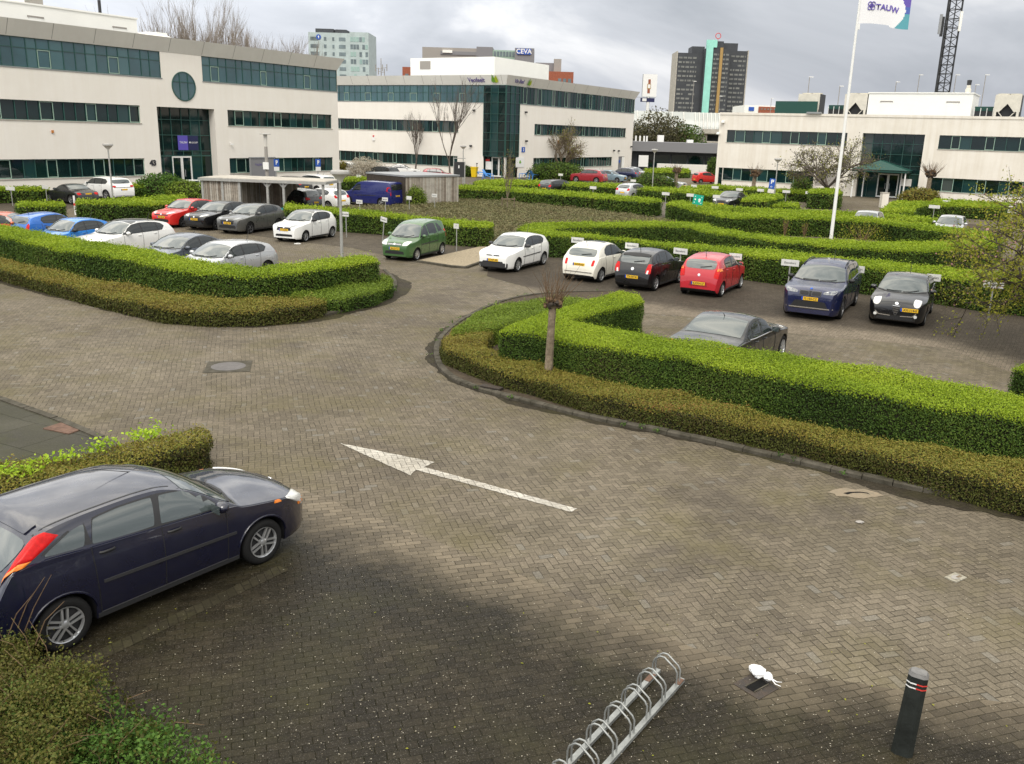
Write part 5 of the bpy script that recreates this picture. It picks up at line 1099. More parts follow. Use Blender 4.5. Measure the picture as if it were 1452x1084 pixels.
def chaikin(poly, it=2, k=.2):
    for _ in range(it):
        q = []
        for i in range(len(poly)):
            a, b = Vector(poly[i]), Vector(poly[(i + 1) % len(poly)]); L = (b - a).length
            t = min(.3, k * .5 / max(L, 1e-6)) if _ == 0 else .25
            q += [tuple(a.lerp(b, t)), tuple(a.lerp(b, 1 - t))]
        poly = q; 
    return poly
class Body:
    def __init__(s, sh, L, W, H, wb, fo, r, sill=.17, tum=.36, bow=.05, front=.26, rear=.14, roofcrown=.045):
        s.L, s.W, s.H, s.wb, s.fo, s.r = L, W, H, wb, fo, r; s.sh = sh; s.ztf = pchip([p[0] * L for p in sh['prof']], [p[1] * H for p in sh['prof']]); s.bf = pchip([p[0] * L for p in sh['belt']], [p[1] * H for p in sh['belt']])
        s.sill, s.tum, s.front, s.rear, s.rc = sill, tum, front, rear, roofcrown; s.xf = fo + wb / 2; s.Ra = r + .055
        w0, w1, w2 = sh['ws']; s.cr = pchip([0, .04 * L, w0 * L, (w0 + w2) / 2 * L, w2 * L, (w2 + .1) * L, .8 * L, .93 * L, L], [.06, .06, .06, .13, .09, roofcrown, roofcrown + .005, .055, .09])
        s.mesh()
    def hw(s, x):
        a = np.clip(1 - x / (.62 if s.L > 3.7 else .55), 0, 1); b = np.clip(1 - (s.L - x) / .45, 0, 1)
        return s.W / 2 * (1 - s.front * a ** 2.3 - s.rear * b ** 2.3) 
    def sy(s, x, z):
        """half width of the flank at height z"""
        f = np.interp(z / s.H, [0, .12, .20, .36, .50, .60, .68, .75], [.925, .935, .965, .995, 1.0, .985, .955, .94]); return s.hw(x) * f
    def section(s, x):
        zt = float(s.ztf(x)); cr = float(s.cr(x)); ze = zt - cr; zb = s.sill
        if x < .10: zb = s.sill + .05 * (1 - x / .10)
        if x > s.L - .12: zb = s.sill + .12 * (1 - (s.L - x) / .12)
        for xc in (s.fo, s.fo + s.wb):
            d = abs(x - xc)
            if d < s.Ra: zb = max(zb, s.r + math.sqrt(s.Ra ** 2 - d * d) * .97)
        zbelt = min(float(s.bf(x)), ze - .015); zbelt = max(zbelt, zb + .02)
        pts = [(0, zb), (s.sy(x, zb) * .80, zb), (s.sy(x, zb) - .012, zb), (s.sy(x, zb + .012), zb + .012)]
        for t in (.15, .32, .5, .68, .84, .95): z = zb + .012 + (zbelt - zb - .012) * t; pts.append((s.sy(x, z), z))
        yb = s.sy(x, zbelt); g = ze - zbelt; pts.append((yb, zbelt)); sh_ = min(.022, g * .3 + .004)
        pts.append((yb - sh_ * 1.1, zbelt + sh_ * .35))
        yr = yb - sh_ * 1.1 - s.tum * max(g, 0) - .012 * min(1, g / .1); s_yr = yr
        for t in (.25, .5, .75, .92): pts.append((yb - sh_ * 1.1 + (yr - yb + sh_ * 1.1) * t + .018 * math.sin(PI * t) * min(1, g / .3), zbelt + sh_ * .35 + (ze - zbelt - sh_ * .35) * t))
        for q in (1.0, .965, .90, .78, .6, .4, .2, 0): pts.append((yr * q, zt - cr * q ** 2.2 if q < 1 else ze))
        return pts
    def flank(s, x, z, out=.0):
        sec = s.section(x)[2:-7]; zs = [p[1] for p in sec]; return float(np.interp(z, zs, [p[0] for p in sec])) + out
    def mesh(s):
        L = s.L; st = list(np.arange(.0, L, .065)) + [L] + [.012, .03, .05, .09, .11, L - .012, L - .03, L - .05, L - .09, L - .12]
        for xc in (s.fo, s.fo + s.wb):
            st = [x for x in st if abs(x - xc) > s.Ra + .004]
            st += [xc + s.Ra * math.sin(t) for t in np.linspace(-PI / 2, PI / 2, 15)] + [xc - s.Ra - .004, xc + s.Ra + .004]
        st = sorted(set(round(float(x), 4) for x in st)); V = []; F = []; M = []; secs = [s.section(x) for x in st]; m = len(secs[0]); n = 2 * m - 2
        for x, sec in zip(st, secs):
            X = s.xf - x
            ring = [(X, y, z) for y, z in sec] + [(X, -y, z) for y, z in sec[-2:0:-1]]; V += ring
        for i in range(len(st) - 1):
            for k in range(n):
                a, b = i * n + k, i * n + (k + 1) % n; F.append((a, a + n, b + n, b)); kk = min(k, n - 1 - k); M.append(1 if kk < 2 else 0)
        F.append(tuple(range(n))); M.append(0); F.append(tuple(range((len(st) - 1) * n, len(st) * n))[::-1]); M.append(0)
        s.V, s.F, s.M = V, F, M; s.bvh = BVHTree.FromPolygons([Vector(v) for v in V], F)
    def obj(s, paint, parent):
        me = bpy.data.meshes.new('body'); me.from_pydata(s.V, [], s.F); me.materials.append(MATS[paint]); me.materials.append(MATS['car_black']); me.polygons.foreach_set('material_index', s.M)
        me.polygons.foreach_set('use_smooth', [True] * len(s.F)); me.set_sharp_from_angle(angle=R_(38)); me.update(); o = bpy.data.objects.new('body', me); C.objects.link(o); o.parent = parent; return o
    def patch(s, poly, axis, side=1, off=.005, step=.07, skirt=.014, rd=.05, lim=.115):
        """outline poly on the body, seen along axis ('x' front, 'r' rear, 'y' flank, 'z' top) -> (verts, faces)"""
        if rd: poly = chaikin([tuple(p) for p in poly], 2, rd)
        P = [Vector(p) for p in poly]; dens = []
        for i in range(len(P)):
            a, b = P[i], P[(i + 1) % len(P)]; k = max(1, int((b - a).length / step))
            dens += [a.lerp(b, j / k) for j in range(k)]
        nb = len(dens); edges = [(i, (i + 1) % nb) for i in range(nb)]
        x0, x1 = min(p.x for p in dens), max(p.x for p in dens); y0, y1 = min(p.y for p in dens), max(p.y for p in dens); pts = list(dens)
        def inside(q):
            c = False
            for i in range(nb):
                a, b = dens[i], dens[i - 1]
                if (a.y > q.y) != (b.y > q.y) and q.x < (b.x - a.x) * (q.y - a.y) / (b.y - a.y) + a.x: c = not c
            return c
        x = x0 + step * .5
        while x < x1:
            y = y0 + step * .5
            while y < y1:
                q = Vector((x, y))
                if inside(q) and min((q - d).length for d in dens) > step * .4: pts.append(q)
                y += step
            x += step
        r = delaunay_2d_cdt(pts, edges, [], 1, 1e-5); vv, ff = r[0], r[2]; out = []; nrm = []
        for q in vv:
            if axis == 'y': o = Vector((q.x, side * 3, q.y)); d = Vector((0, -side, 0))
            elif axis == 'x': o = Vector((6, q.x, q.y)); d = Vector((-1, 0, 0))
            elif axis == 'r': o = Vector((-6, q.x, q.y)); d = Vector((1, 0, 0))
            else: o = Vector((q.x, q.y, 4)); d = Vector((0, 0, -1))
            h, nn, idx, dist = s.bvh.ray_cast(o, d); tries = 0
            while tries < 40 and (h is None or (axis == 'x' and s.xf - h.x > lim * s.L) or (axis == 'r' and s.xf - h.x < (1 - lim) * s.L) or (axis == 'y' and abs(h.y) < .62 * s.W / 2)):
                if axis == 'z': break
                o = o - Vector((0, 0, .012)); h, nn, idx, dist = s.bvh.ray_cast(o, d); tries += 1
            if h is None:
                t = {'y': Vector((q.x, side * s.W / 2, q.y)), 'x': Vector((s.xf, q.x, q.y)), 'r': Vector((s.xf - s.L, q.x, q.y)), 'z': Vector((q.x, q.y, s.H))}[axis]
                h, nn, idx, dist = s.bvh.find_nearest(t)
            if nn.dot(d) > 0: nn = -nn
            nn = (nn * .7 - d * .3).normalized(); out.append(h + nn * off); nrm.append(nn)
        fs = []
        for f in ff:
            a, b, c = (out[i] for i in f[:3]); fs.append(tuple(f) if (b - a).cross(c - a).dot(nrm[f[0]]) > 0 else tuple(f)[::-1])
        # skirt down to the body so the piece has an edge
        cnt = {}
        for f in fs:
            for i in range(len(f)): e = (f[i], f[(i + 1) % len(f)]); cnt[tuple(sorted(e))] = cnt.get(tuple(sorted(e)), 0) + 1
        k = len(out); mp_ = {}
        for f in list(fs):
            for i in range(len(f)):
                a, b = f[i], f[(i + 1) % len(f)]
                if cnt[tuple(sorted((a, b)))] == 1:
                    for v in (a, b):
                        if v not in mp_: mp_[v] = len(out); out.append(out[v] - nrm[v] * skirt); nrm.append(nrm[v])
                    fs.append((b, a, mp_[a], mp_[b]))
        return out, fs
WHEELS = {}
def wheel_mesh(r, w, style, rimmat):
    key = (r, w, style, rimmat)
    if key in WHEELS: return WHEELS[key]
    Mx = Matrix.Rotation(-PI / 2, 4, 'X')       # local z -> +y (outer face at +y)
    t = MB(); h = w / 2
    t.lathe([(r * .66, -h), (r * .9, -h), (r * .985, -h + .025), (r, -h + .05), (r, h - .05), (r * .985, h - .025), (r * .90, h), (r * .74, h + .002), (r * .67, h - .012), (r * .66, h - .03)], 'tyre', 28, Mx, cap=False)
    t.lathe([(0, h - .055), (r * .66, h - .06)], 'rim_back', 28, Mx, cap=False); t.lathe([(0, -h + .02), (r * .66, -h + .02)], 'rim_back', 28, Mx, cap=False)
    o = t.build('wheel', smooth=50); tm = o.data; bpy.data.objects.remove(o)
    g = MB(); g.lathe([(r * .67, h - .03), (r * .665, h - .002), (r * .635, h - .006), (r * .61, h - .04)], rimmat, 28, Mx, cap=False); g.lathe([(r * .17, h - .045), (r * .16, h - .012), (r * .10, h - .004), (0, h - .004)], rimmat, 16, Mx, cap=False)
    ns, wd, dbl = {'five': (5, .15, 0), 'ten': (10, .08, 0), 'twin': (5, .075, 1), 'cover': (9, .165, 0)}[style]
    for k in range(ns):
        for q in ((-1, 1) if dbl else (0,)):
            a = 2 * PI * k / ns; d = Vector((math.cos(a), math.sin(a), 0)); e = Vector((-d.y, d.x, 0)); c0 = d * r * .10 + e * q * r * .085; c1 = d * r * .63 + e * q * r * .10
            v = []
            for c_, ww, zz in ((c0, wd * .75, h - .006), (c1, wd, h - .016)):
                for s_ in (-1, 1):
                    for z in (zz - .03, zz): b = c_ + e * s_ * ww * r * .5; v.append(Mx @ Vector((b.x, b.y, z)))
            g.add(v, [(1, 3, 7, 5), (0, 1, 5, 4), (2, 6, 7, 3), (0, 2, 3, 1), (4, 5, 7, 6)], rimmat)
    o = g.build('rim', smooth=35); rm = o.data; bpy.data.objects.remove(o)
    WHEELS[key] = (tm, rm); return WHEELS[key]
def car(name, label, shape, L, W, H, wb, fo, r, col, x, y, head, roof=None, rim='rim', style='five', seen='frs', group=None, cat='car', lamps='lamp_clear', plate='', detail=2, trim=True, sideglass='car_glass_dark', extra=None, bumper=None, tum=.36, mirror=None, handles=True, over={}, front=.26, rear=.14, sill=.17, trimcol='car_trim'):
    sh = dict(SH[shape]); sh.update(over); B = Body(sh, L, W, H, wb, fo, r, tum=tum, front=front, rear=rear, sill=sill); root = empty(name, (x, y, 0), head); tag(root, label, cat, group)
    body = B.obj(col, root); HW = W / 2
    def X(sn): return B.xf - sn * L
    def mkp(nm, polys, mat, parent=root, **k):
        m = MB()
        for ax, sd_, poly in polys:
            v, f = B.patch(poly, ax, sd_, **k); m.add(v, f, mat)
        return m.build(nm, parent, smooth=30)
    st = .10 if detail < 2 else .06
    # glass
    w0, w1, w2 = sh['ws']; yb = float(B.hw(w1 * L)) * .955 - .07; zt = w2
    ye = B.section(w2 * L)[-8][0] - .035
    nb_ = 7; base = [(X(w0 + (w1 - w0) * abs(q) ** 2), q * yb) for q in np.linspace(-1, 1, nb_)]; topl = [(X(w2 + .006 * q * q), q * ye) for q in np.linspace(1, -1, 5)]
    mkp('windscreen', [('z', 1, base + topl)], 'car_glass', off=.006, step=st, rd=.03)
    b2 = [(px_ + .035, py_ * 1.0) for px_, py_ in base]; mkp('cowl', [('z', 1, b2 + [(px_ - .012, py_) for px_, py_ in base[::-1]])], 'car_trim', off=.010, step=st, rd=0)
    if detail > 0:
        wp = MB()
        for q in (-.62, .05):
            pts = []
            for t in np.linspace(0, 1, 6):
                yy = (q + .62 * t) * yb; xx = X(w0 + (w1 - w0) * abs(yy / yb) ** 2) - .03 - .05 * t; h_ = B.bvh.ray_cast(Vector((xx, yy, 4)), Vector((0, 0, -1)))[0]
                if h_: pts.append(h_ + Vector((0, 0, .022)))
            if len(pts) > 2: wp.tube(pts, .011, 'car_black', 4)
        wp.build('wiper', root)
    za, zb_, ax = sh['rw']
    if ax == 'x':
        s0 = np.interp(0, [0], [0]); xs_ = np.linspace(.6 * L, L, 80); zz = np.array([float(B.ztf(q)) for q in xs_]); sa = xs_[np.argmin(abs(zz - za * H))] ; sb = xs_[np.argmin(abs(zz - zb_ * H))]
        ya = B.sy(sa, za * H) * .80; yc = max(.3, B.section(sb)[-8][0] - .05)
        mkp('rear_window', [('r', 1, [(-ya, za * H), (-ya * .5, za * H - .012), (ya * .5, za * H - .012), (ya, za * H), (yc, zb_ * H - .03), (yc * .5, zb_ * H), (-yc * .5, zb_ * H), (-yc, zb_ * H - .03)])], 'car_glass' if 'g' in seen else 'car_glass_dark', off=.007, step=st, rd=.12, lim=.4)
    else:
        ya = B.section(za * L)[-8][0] - .03; yc = float(B.hw(zb_ * L)) * .95 - .14
        mkp('rear_window', [('z', 1, [(X(za), ya), (X(za) + .01, 0), (X(za), -ya), (X(zb_), -yc), (X(zb_) - .04, 0), (X(zb_), yc)])], 'car_glass', off=.007, step=st, rd=.06)
    dlo = sh['panes']; N_ = len(dlo)
    for sd_ in (1, -1):
        # one dark surround, then the panes
        allp = [p for q in dlo for p in q]; lo = min(dlo[0], key=lambda p: p[0]); hi = max(dlo[-1], key=lambda p: p[0])
        topc = []; botc = []
        for q in dlo:
            for p in q: (topc if p[1] > .74 else botc).append(p)
        topc.sort(); botc.sort(); ring = [(X(p[0]), p[1] * H + .018) for p in topc]; ring += [(X(p[0]), p[1] * H - .016) for p in botc[::-1]]
        # widen ends
        cx_ = sum(p[0] for p in ring) / len(ring); ring = [(p[0] + (.025 if p[0] > cx_ + .6 else -.025 if p[0] < cx_ - .6 else 0), p[1]) for p in ring]
        mkp('window_surround', [('y', sd_, ring)], trimcol, off=.003, step=st * 1.3, rd=.03)
        for q in dlo: mkp('window', [('y', sd_, [(X(p[0]), p[1] * H) for p in q])], sideglass, off=.0065, step=st * 1.3, rd=.05, skirt=.004)
    if roof: 
        ys = [B.section(s_ * L)[-8][0] - .012 for s_ in np.linspace(w2 + .012, .90, 9)]; ss = np.linspace(w2 + .012, .865, 9)
        mkp('roof', [('z', 1, [(X(s_), y_) for s_, y_ in zip(ss, ys)] + [(X(s_), -y_) for s_, y_ in zip(ss[::-1], ys[::-1])])], roof, off=.004, step=.12, rd=0)
    # lamps, grille, plates
    for sd_ in (1, -1):
        if shape != 'focus': mkp('headlight', [('x', 1, [(sd_ * p[0] * HW * (1 - B.front * .25), p[1] * H) for p in sh['head']])], lamps, off=.010, step=st, rd=.06)
        tl = [(sd_ * min(p[0], .985) * HW * (1 - B.rear * .5), p[1] * H) for p in sh['tail']]
        if shape != 'focus': mkp('taillight', [('r', 1, tl)], 'lamp_red', off=.012, step=st, rd=.05)
    if 'f' in seen:
        mkp('grille', [('x', 1, [(p[0] * HW, p[1] * H) for p in sh['grille']])], 'car_black', off=.008, step=st, rd=.04); mkp('bumper_intake', [('x', 1, [(p[0] * HW, p[1] * H) for p in sh['bump']])], 'car_black', off=.006, step=st, rd=.06)
        z = sh['fplate'] * H; pl(root, B, z, 1, plate, sh.get('ploff', 0))
    if 'r' in seen:
        z = sh['rplate'] * H; pl(root, B, z, -1, plate, 0)
        mkp('bumper_trim', [('r', 1, [(-HW * .72, sill + .06), (HW * .72, sill + .06), (HW * .68, sill + .13), (-HW * .68, sill + .13)])], 'car_trim', off=.006, step=.1, rd=.03)
        if ax == 'x' and detail > 0:
            h_ = B.bvh.ray_cast(Vector((-6, 0, za * H + .05)), Vector((1, 0, 0)))[0]
            if h_: g = MB(); g.tube([h_ + Vector((-.03, 0, 0)), h_ + Vector((-.0, -.42, .07))], .012, 'car_black', 4); g.build('rear_wiper', root)
    # mirrors, handles
    sm = (w1 + .045); zm = float(B.bf(sm * L)) + .055; ym = B.sy(sm * L, zm - .06)
    for sd_ in (1, -1):
        g = MB(); c = Vector((X(sm), sd_ * (ym + .085), zm + .02)); Mt = Matrix.Translation(c) @ Matrix.Diagonal((.085, .105, .072, 1))
        g.lathe([(math.sin(t), -math.cos(t)) for t in np.linspace(0, PI, 8)], mirror or col, 12, Mt, cap=False); g.tube([c, Vector((X(sm) + .02, sd_ * (ym - .03), zm - .05))], .03, 'car_trim', 6); mo = g.build('mirror', root, smooth=60)
        g = MB(); g.add([c + Vector((-.088, a * .085, b * .055)) for a, b in ((-1, -1), (1, -1), (1, 1), (-1, 1))], [(0, 1, 2, 3)], 'car_glass'); g.build('mirror_glass', mo)
    if handles and detail > 0:
        nd = 2 if N_ > 1 and shape not in ('bubble', 'roadster', 'van') else 1
        for sd_ in (1, -1):
            for k in range(nd):
                sx = max(p[0] for p in dlo[k]) - .035; z = float(B.bf(sx * L)) - .075
                g = MB(); yy = B.sy(sx * L, z); g.tube([Vector((X(sx) - .085, sd_ * (yy - .004), z)), Vector((X(sx) - .06, sd_ * (yy + .022), z + .004)), Vector((X(sx) + .06, sd_ * (yy + .022), z + .004)), Vector((X(sx) + .085, sd_ * (yy - .004), z))], .016, 'car_black' if detail == 3 else col, 6); g.build('handle', root, smooth=60)
    if detail > 1:
        # door joints
        g = MB(); xs_ = [min(p[0] for p in dlo[0]) + .012] + [(max(p[0] for p in dlo[k]) + min(p[0] for p in dlo[k + 1])) / 2 for k in range(min(N_ - 1, 1))] + ([max(p[0] for p in dlo[1]) + .005] if N_ > 1 else [max(p[0] for p in dlo[0]) + .01])
        for sd_ in (1, -1):
            for q, s_ in enumerate(xs_):
                pts = []
                for t in np.linspace(0, 1, 9):
                    z = sill + .08 + (float(B.bf(s_ * L)) + .01 - sill - .08) * t; sx = s_ * L
                    if q == len(xs_) - 1: 
                        dx = (B.fo + B.wb - B.Ra - .05) - sx
                        sx = sx + min(0, dx) * (1 - t) ** 1.6
                    pts.append(Vector((B.xf - sx, sd_ * (B.sy(sx, z) + .0005), z)))
                g.tube(pts, .0055 if detail > 2 else .008, 'car_black', 4, cap=False)
            a, b = xs_[0] * L, (min(xs_[-1] * L, B.fo + B.wb - B.Ra - .05)); g.tube([Vector((B.xf - (a + (b - a) * t), sd_ * (B.sy(a + (b - a) * t, sill + .08) + .0005), sill + .08)) for t in np.linspace(0, 1, 8)], .006, 'car_black', 4, cap=False)
        g.build('door_joint', root)
    if trim:
        g = [('y', sd_, [(X(.30), .40 * H), (X(.72), .43 * H), (X(.72), .455 * H), (X(.30), .425 * H)]) for sd_ in (1, -1)]
        if trim == 2:
            for q in g: mkp('side_moulding', [q], 'car_trim', off=.012, step=.1, rd=.01)
    for sd_ in (1, -1):
        mkp('sill_trim', [('y', sd_, [(B.xf - B.fo - B.Ra - .01, sill + .015), (B.xf - B.fo - B.wb + B.Ra + .01, sill + .015), (B.xf - B.fo - B.wb + B.Ra + .01, sill + .07), (B.xf - B.fo - B.Ra - .01, sill + .07)])], 'car_trim' if trim else col, off=.008, step=.15, rd=0)
    # roof aerial
    if detail > 0 and shape not in ('roadster', 'focus'):
        g = MB(); sx = .80 if shape != 'sedan' else .64; z = float(B.ztf(sx * L)); g.tube([(X(sx), 0, z - .01), (X(sx) - .13, 0, z + (.30 if shape != 'sedan' else .09))], [.012, .006], 'car_black', 5); g.build('aerial', root)
    tm, rm = wheel_mesh(r, .205 if r > .3 else .18, style, rim)
    for sx in (wb / 2, -wb / 2):
        s_ = B.xf - sx
        for sd_ in (1, -1):
            wo = bpy.data.objects.new('wheel', tm); C.objects.link(wo); wo.parent = root; wo.location = (sx, sd_ * (float(B.hw(s_)) - .115), r); wo.rotation_euler = (0, .3 * sx, 0 if sd_ > 0 else PI)
            ro = bpy.data.objects.new('rim', rm); C.objects.link(ro); ro.parent = wo
    if bumper: 
        mkp('bumper', [('x', 1, [(-HW * .78, sill + .03), (HW * .78, sill + .03), (HW * .80, .29 * H), (-HW * .80, .29 * H)])], bumper, off=.02, step=.08, rd=.05)
    if extra: extra(root, B, X, HW, mkp)
    return root, B
def pl(root, B, z, sgn, txt, offy):
    h_ = B.bvh.ray_cast(Vector((sgn * 6, offy, z)), Vector((-sgn, 0, 0)))[0]
    xx = h_.x if h_ else sgn * B.L / 2
    g = MB(); xo = xx + sgn * .018
    g.box((min(xo, xo - sgn * .03), offy - .26, z - .055), (max(xo, xo - sgn * .03), offy + .26, z + .055), 'plate_yellow'); p = g.build('number_plate', root)
    g = MB(); yb_ = offy + (.235 if sgn < 0 else -.235); xb = xo + sgn * .002
    yb_ = offy - sgn * -.235 if False else yb_
    g.box((min(xb, xb - sgn * .01), yb_ - .025, z - .055), (max(xb, xb - sgn * .01), yb_ + .025, z + .055), 'plate_blue'); g.build('band', p)
    if txt:
        M = frame((xo + sgn * .003, offy + sgn * .025, z), (0, sgn, 0), (0, 0, 1)); text_obj('lettering', txt, .098, 'ink', M, p, extrude=.001, bold=.002)
# ------------------------------------------------------------------ street furniture and small things
mk('post_grey', (.36, .36, .34), .5, .2, var=(6, .15)); mk('lamp_shade', (.33, .32, .30), .5, var=(4, .1)); mk('lamp_glass', (.62, .60, .55), .4)
mk('sign_white', (.64, .64, .61), .5, var=(3, .12)); mk('galv', (.30, .31, .30), .45, .5, var=(9, .25)); mk('rust', (.13, .078, .056), .8, var=(12, .4)); mk('bollard', (.018, .021, .019), .4, var=(5, .4), bump=(30, .15)); mk('bollard_top', (.16, .155, .15), .7, var=(12, .3)); mk('red_band', (.62, .05, .04), .4)
mk('slat_a', (.30, .265, .22), .85, var=(3, .25)); mk('slat_b', (.20, .165, .13), .85, var=(3, .25)); mk('slat_c', (.40, .37, .32), .85, var=(3, .2)); mk('green_sign', (.0, .36, .25), .4); mk('bag', (.80, .80, .80), .35, var=(20, .1)); mk('turq', (.02, .42, .40), .6)
mk('timber', (.16, .125, .085), .85, var=(8, .3))
mk('valve_frame', (.27, .25, .20), .8, var=(20, .4)); mk('iron_lid', (.115, .105, .10), .6, .2, var=(6, .2), bump=(60, .5))
# bicycle rack: two rails and paired hoops
rk0, rk1 = Vector(G2(968, 966)), Vector(G2(864, 1084)); lk0, lk1 = Vector(G2(930, 958)), Vector(G2(810, 1084))
c0 = (rk0 + lk0) / 2; d = ((rk1 + lk1) / 2 - c0).normalized(); nrm = Vector((-d.y, d.x)); 
if (rk0 - c0).dot(nrm) < 0: nrm = -nrm
wd = .142; LEN = 3.1
RK = empty('bike_rack', (c0.x, c0.y, 0), math.atan2(d.y, d.x)); tag(RK, 'galvanised floor bicycle rack with paired hoops on two rails', 'bike rack')
sg = 1 if Vector((-d.y, d.x)).dot(nrm) > 0 else -1
g = MB()
for s in (-1, 1): g.box((-.02, s * wd - .028, .01), (LEN, s * wd + .028, .05), 'galv')
g.build('rail', RK)
for k in range(9):
    x0 = .06 + k * .345
    for q in (0, .075):
        x = x0 + q; pts = [(x, -wd * sg, .05), (x, -wd * sg, .22)]
        pts = [(x, -wd * sg, .03), (x, -wd * sg, .20), (x, -wd * .86 * sg, .265), (x, -wd * .45 * sg, .315), (x, -.1 * wd * sg, .32), (x, wd * .8 * sg, .235), (x, wd * sg, .19), (x, wd * sg, .03)]
        g = MB(); g.tube(pts, .0098, 'galv', 8); o = g.build('hoop', RK, smooth=60)
g = MB(); g.box((.10, -sg * wd - .03, .045), (.26, -sg * wd + .03, .054), 'rust'); g.build('rust_patch', RK); g = MB(); g.box((.0, sg * wd - .03, .045), (.12, sg * wd + .03, .054), 'rust'); g.build('rust_patch', RK)
# bollard
b = G(1279, 1066); o = empty('bollard', (b.x, b.y, 0), R_(-28)); tag(o, 'black bollard with red and white reflector bands at the lower right', 'bollard'); o.rotation_euler = (R_(-1), R_(2.0), R_(-28))
def octo(rx, ry, z): return [(x * rx, y * ry, z) for x, y in ((-1, -.6), (-.6, -1), (.6, -1), (1, -.6), (1, .6), (.6, 1), (-.6, 1), (-1, .6))]
g = MB(); A_ = octo(.098, .085, -.05) + octo(.088, .075, .85)
g.add(A_, [(i, (i + 1) % 8, 8 + (i + 1) % 8, 8 + i) for i in range(8)], 'bollard'); g.build('post', o)
g = MB(); T = octo(.088, .075, .85) + octo(.070, .060, .885); g.add(T, [(i, (i + 1) % 8, 8 + (i + 1) % 8, 8 + i) for i in range(8)], 'bollard'); g.add([(x, y, .8852) for x, y, z in octo(.070, .060, 0)], [tuple(range(8))], 'bollard_top'); g.add(octo(.0885, .0755, .852) + octo(.071, .061, .884), [(i, (i + 1) % 8, 8 + (i + 1) % 8, 8 + i) for i in range(8)], 'bollard_top'); g.build('cap', o)
for z in (.735, .78):
    g = MB(); q = [(-1, -.6), (-.6, -1), (.6, -1), (1, -.6)]
    def bp(i, zz): r_ = 1.018; return (q[i][0] * .0895 * r_, q[i][1] * .0765 * r_, zz)
    for i, mt in ((0, 'white_paint'), (1, None), (2, 'red_band')):
        if mt: g.add([bp(i, z), bp(i + 1, z), bp(i + 1, z + .013), bp(i, z + .013)], [(0, 1, 2, 3)], mt)
    m0, m1 = [((bp(1, zz)[0] + bp(2, zz)[0]) / 2, bp(1, zz)[1], zz) for zz in (z, z + .013)]
    g.add([bp(1, z), m0, m1, bp(1, z + .013)], [(0, 1, 2, 3)], 'white_paint'); g.add([m0, bp(2, z), bp(2, z + .013), m1], [(0, 1, 2, 3)], 'red_band'); g.build('reflector_band', o)
# drain with crumpled white bag
b = G(1072, 974); o = empty('drain', (b.x, b.y, 0), R_(38)); tag(o, 'cast iron road drain with a dark slot beside the bike rack', 'drain')
g = MB(); g.box((-.17, -.17, -.02), (.17, .17, .010), 'iron'); g.build('cover', o); g = MB(); g.box((-.11, -.05, .0125), (.13, .045, .0165), 'hole_shade'); g.box((-.11, .05, .0125), (.13, .062, .02), 'kerbstone'); g.box((-.11, -.067, .0125), (.13, -.055, .02), 'kerbstone'); g.build('slot', o)
rng = np.random.default_rng(4); bm = bmesh.new(); bmesh.ops.create_icosphere(bm, subdivisions=4, radius=1)
from mathutils import noise as mnoise
for v in bm.verts:
    p = v.co.copy(); pinch = 1 - .66 * math.exp(-((p.x - .30) / .15) ** 2); f = 1 + .30 * mnoise.noise(p * 2.1) + .22 * abs(mnoise.noise(p * 4.7)) + .10 * mnoise.noise(p * 11); wide = 1.15 if p.x < .3 else .95
    v.co = Vector((p.x * .150 + .012 * mnoise.noise(p * 3), p.y * .062 * f * pinch * wide, max(-.85, p.z) * .055 * f * pinch + .05))
me = bpy.data.meshes.new('plastic_bag'); bm.to_mesh(me); bm.free(); me.materials.append(MATS['bag'])
bo = bpy.data.objects.new('plastic_bag', me); C.objects.link(bo); q = G(1078, 962); bo.location = (q.x, q.y, .02); bo.rotation_euler = (0, 0, R_(-52)); g = MB(); g.tube([(.14, 0, .05), (.19, .03, .03), (.21, .09, .012)], [.008, .006, .004], 'bag', 5); g.tube([(.14, 0, .05), (.20, -.01, .025), (.25, .02, .012)], [.008, .006, .004], 'bag', 5); g.build('strap', bo)
tag(bo, 'crumpled white plastic bag lying on the road drain', 'bag')
# manhole
b = G(324, 520.5); o = empty('manhole', (b.x, b.y, 0), R_(45 - 31)); tag(o, 'round iron manhole lid in a square concrete frame in the road', 'manhole')
g = MB(); g.box((-.52, -.52, -.05), (.52, .52, .012), 'kerbstone'); g.build('frame', o)
g = MB(); g.lathe([(.40, .0125), (.40, .0165), (.0, .0165)], 'iron_lid', 32); g.build('lid', o, smooth=30)
# small iron box, terrace cover plate, sunken spot, litter
b = G(1355, 820); o = empty('valve_box', (b.x, b.y, 0), R_(35)); tag(o, 'small pale framed valve box lid sunk in the paving at the right', 'valve box')
g = MB(); g.box((-.13, -.085, -.02), (.13, .085, .014), 'valve_frame'); g.build('frame', o); g = MB(); g.lathe([(0, .0145), (.085, .0145), (.085, .019), (0, .019)], 'louvre', 16, Matrix.Diagonal((1, .55, 1, 1))); g.box((-.0, -.035, .0195), (.09, -.0, .023), 'timber'); g.build('lid', o)
b = G(91, 609); g = MB(); g.box((-.32, -.19, -.02), (.34, .2, .022), 'rust'); o = g.build('cover_plate'); o.location = (b.x, b.y, .005); o.rotation_euler = (0, 0, R_(-22)); tag(o, 'rust red inspection cover in the slab terrace at the left', 'cover')
b = G(1212, 700); 
bm_ = MB(); n = 18; bm_.add([(b.x + .42 * math.cos(2 * PI * k / n) * (1 + .25 * math.sin(3.1 * k)), b.y + .2 * math.sin(2 * PI * k / n) * (1 + .2 * math.cos(2.3 * k)), .006) for k in range(n)], [tuple(range(n))], 'sand'); structure(bm_.build('sand'))
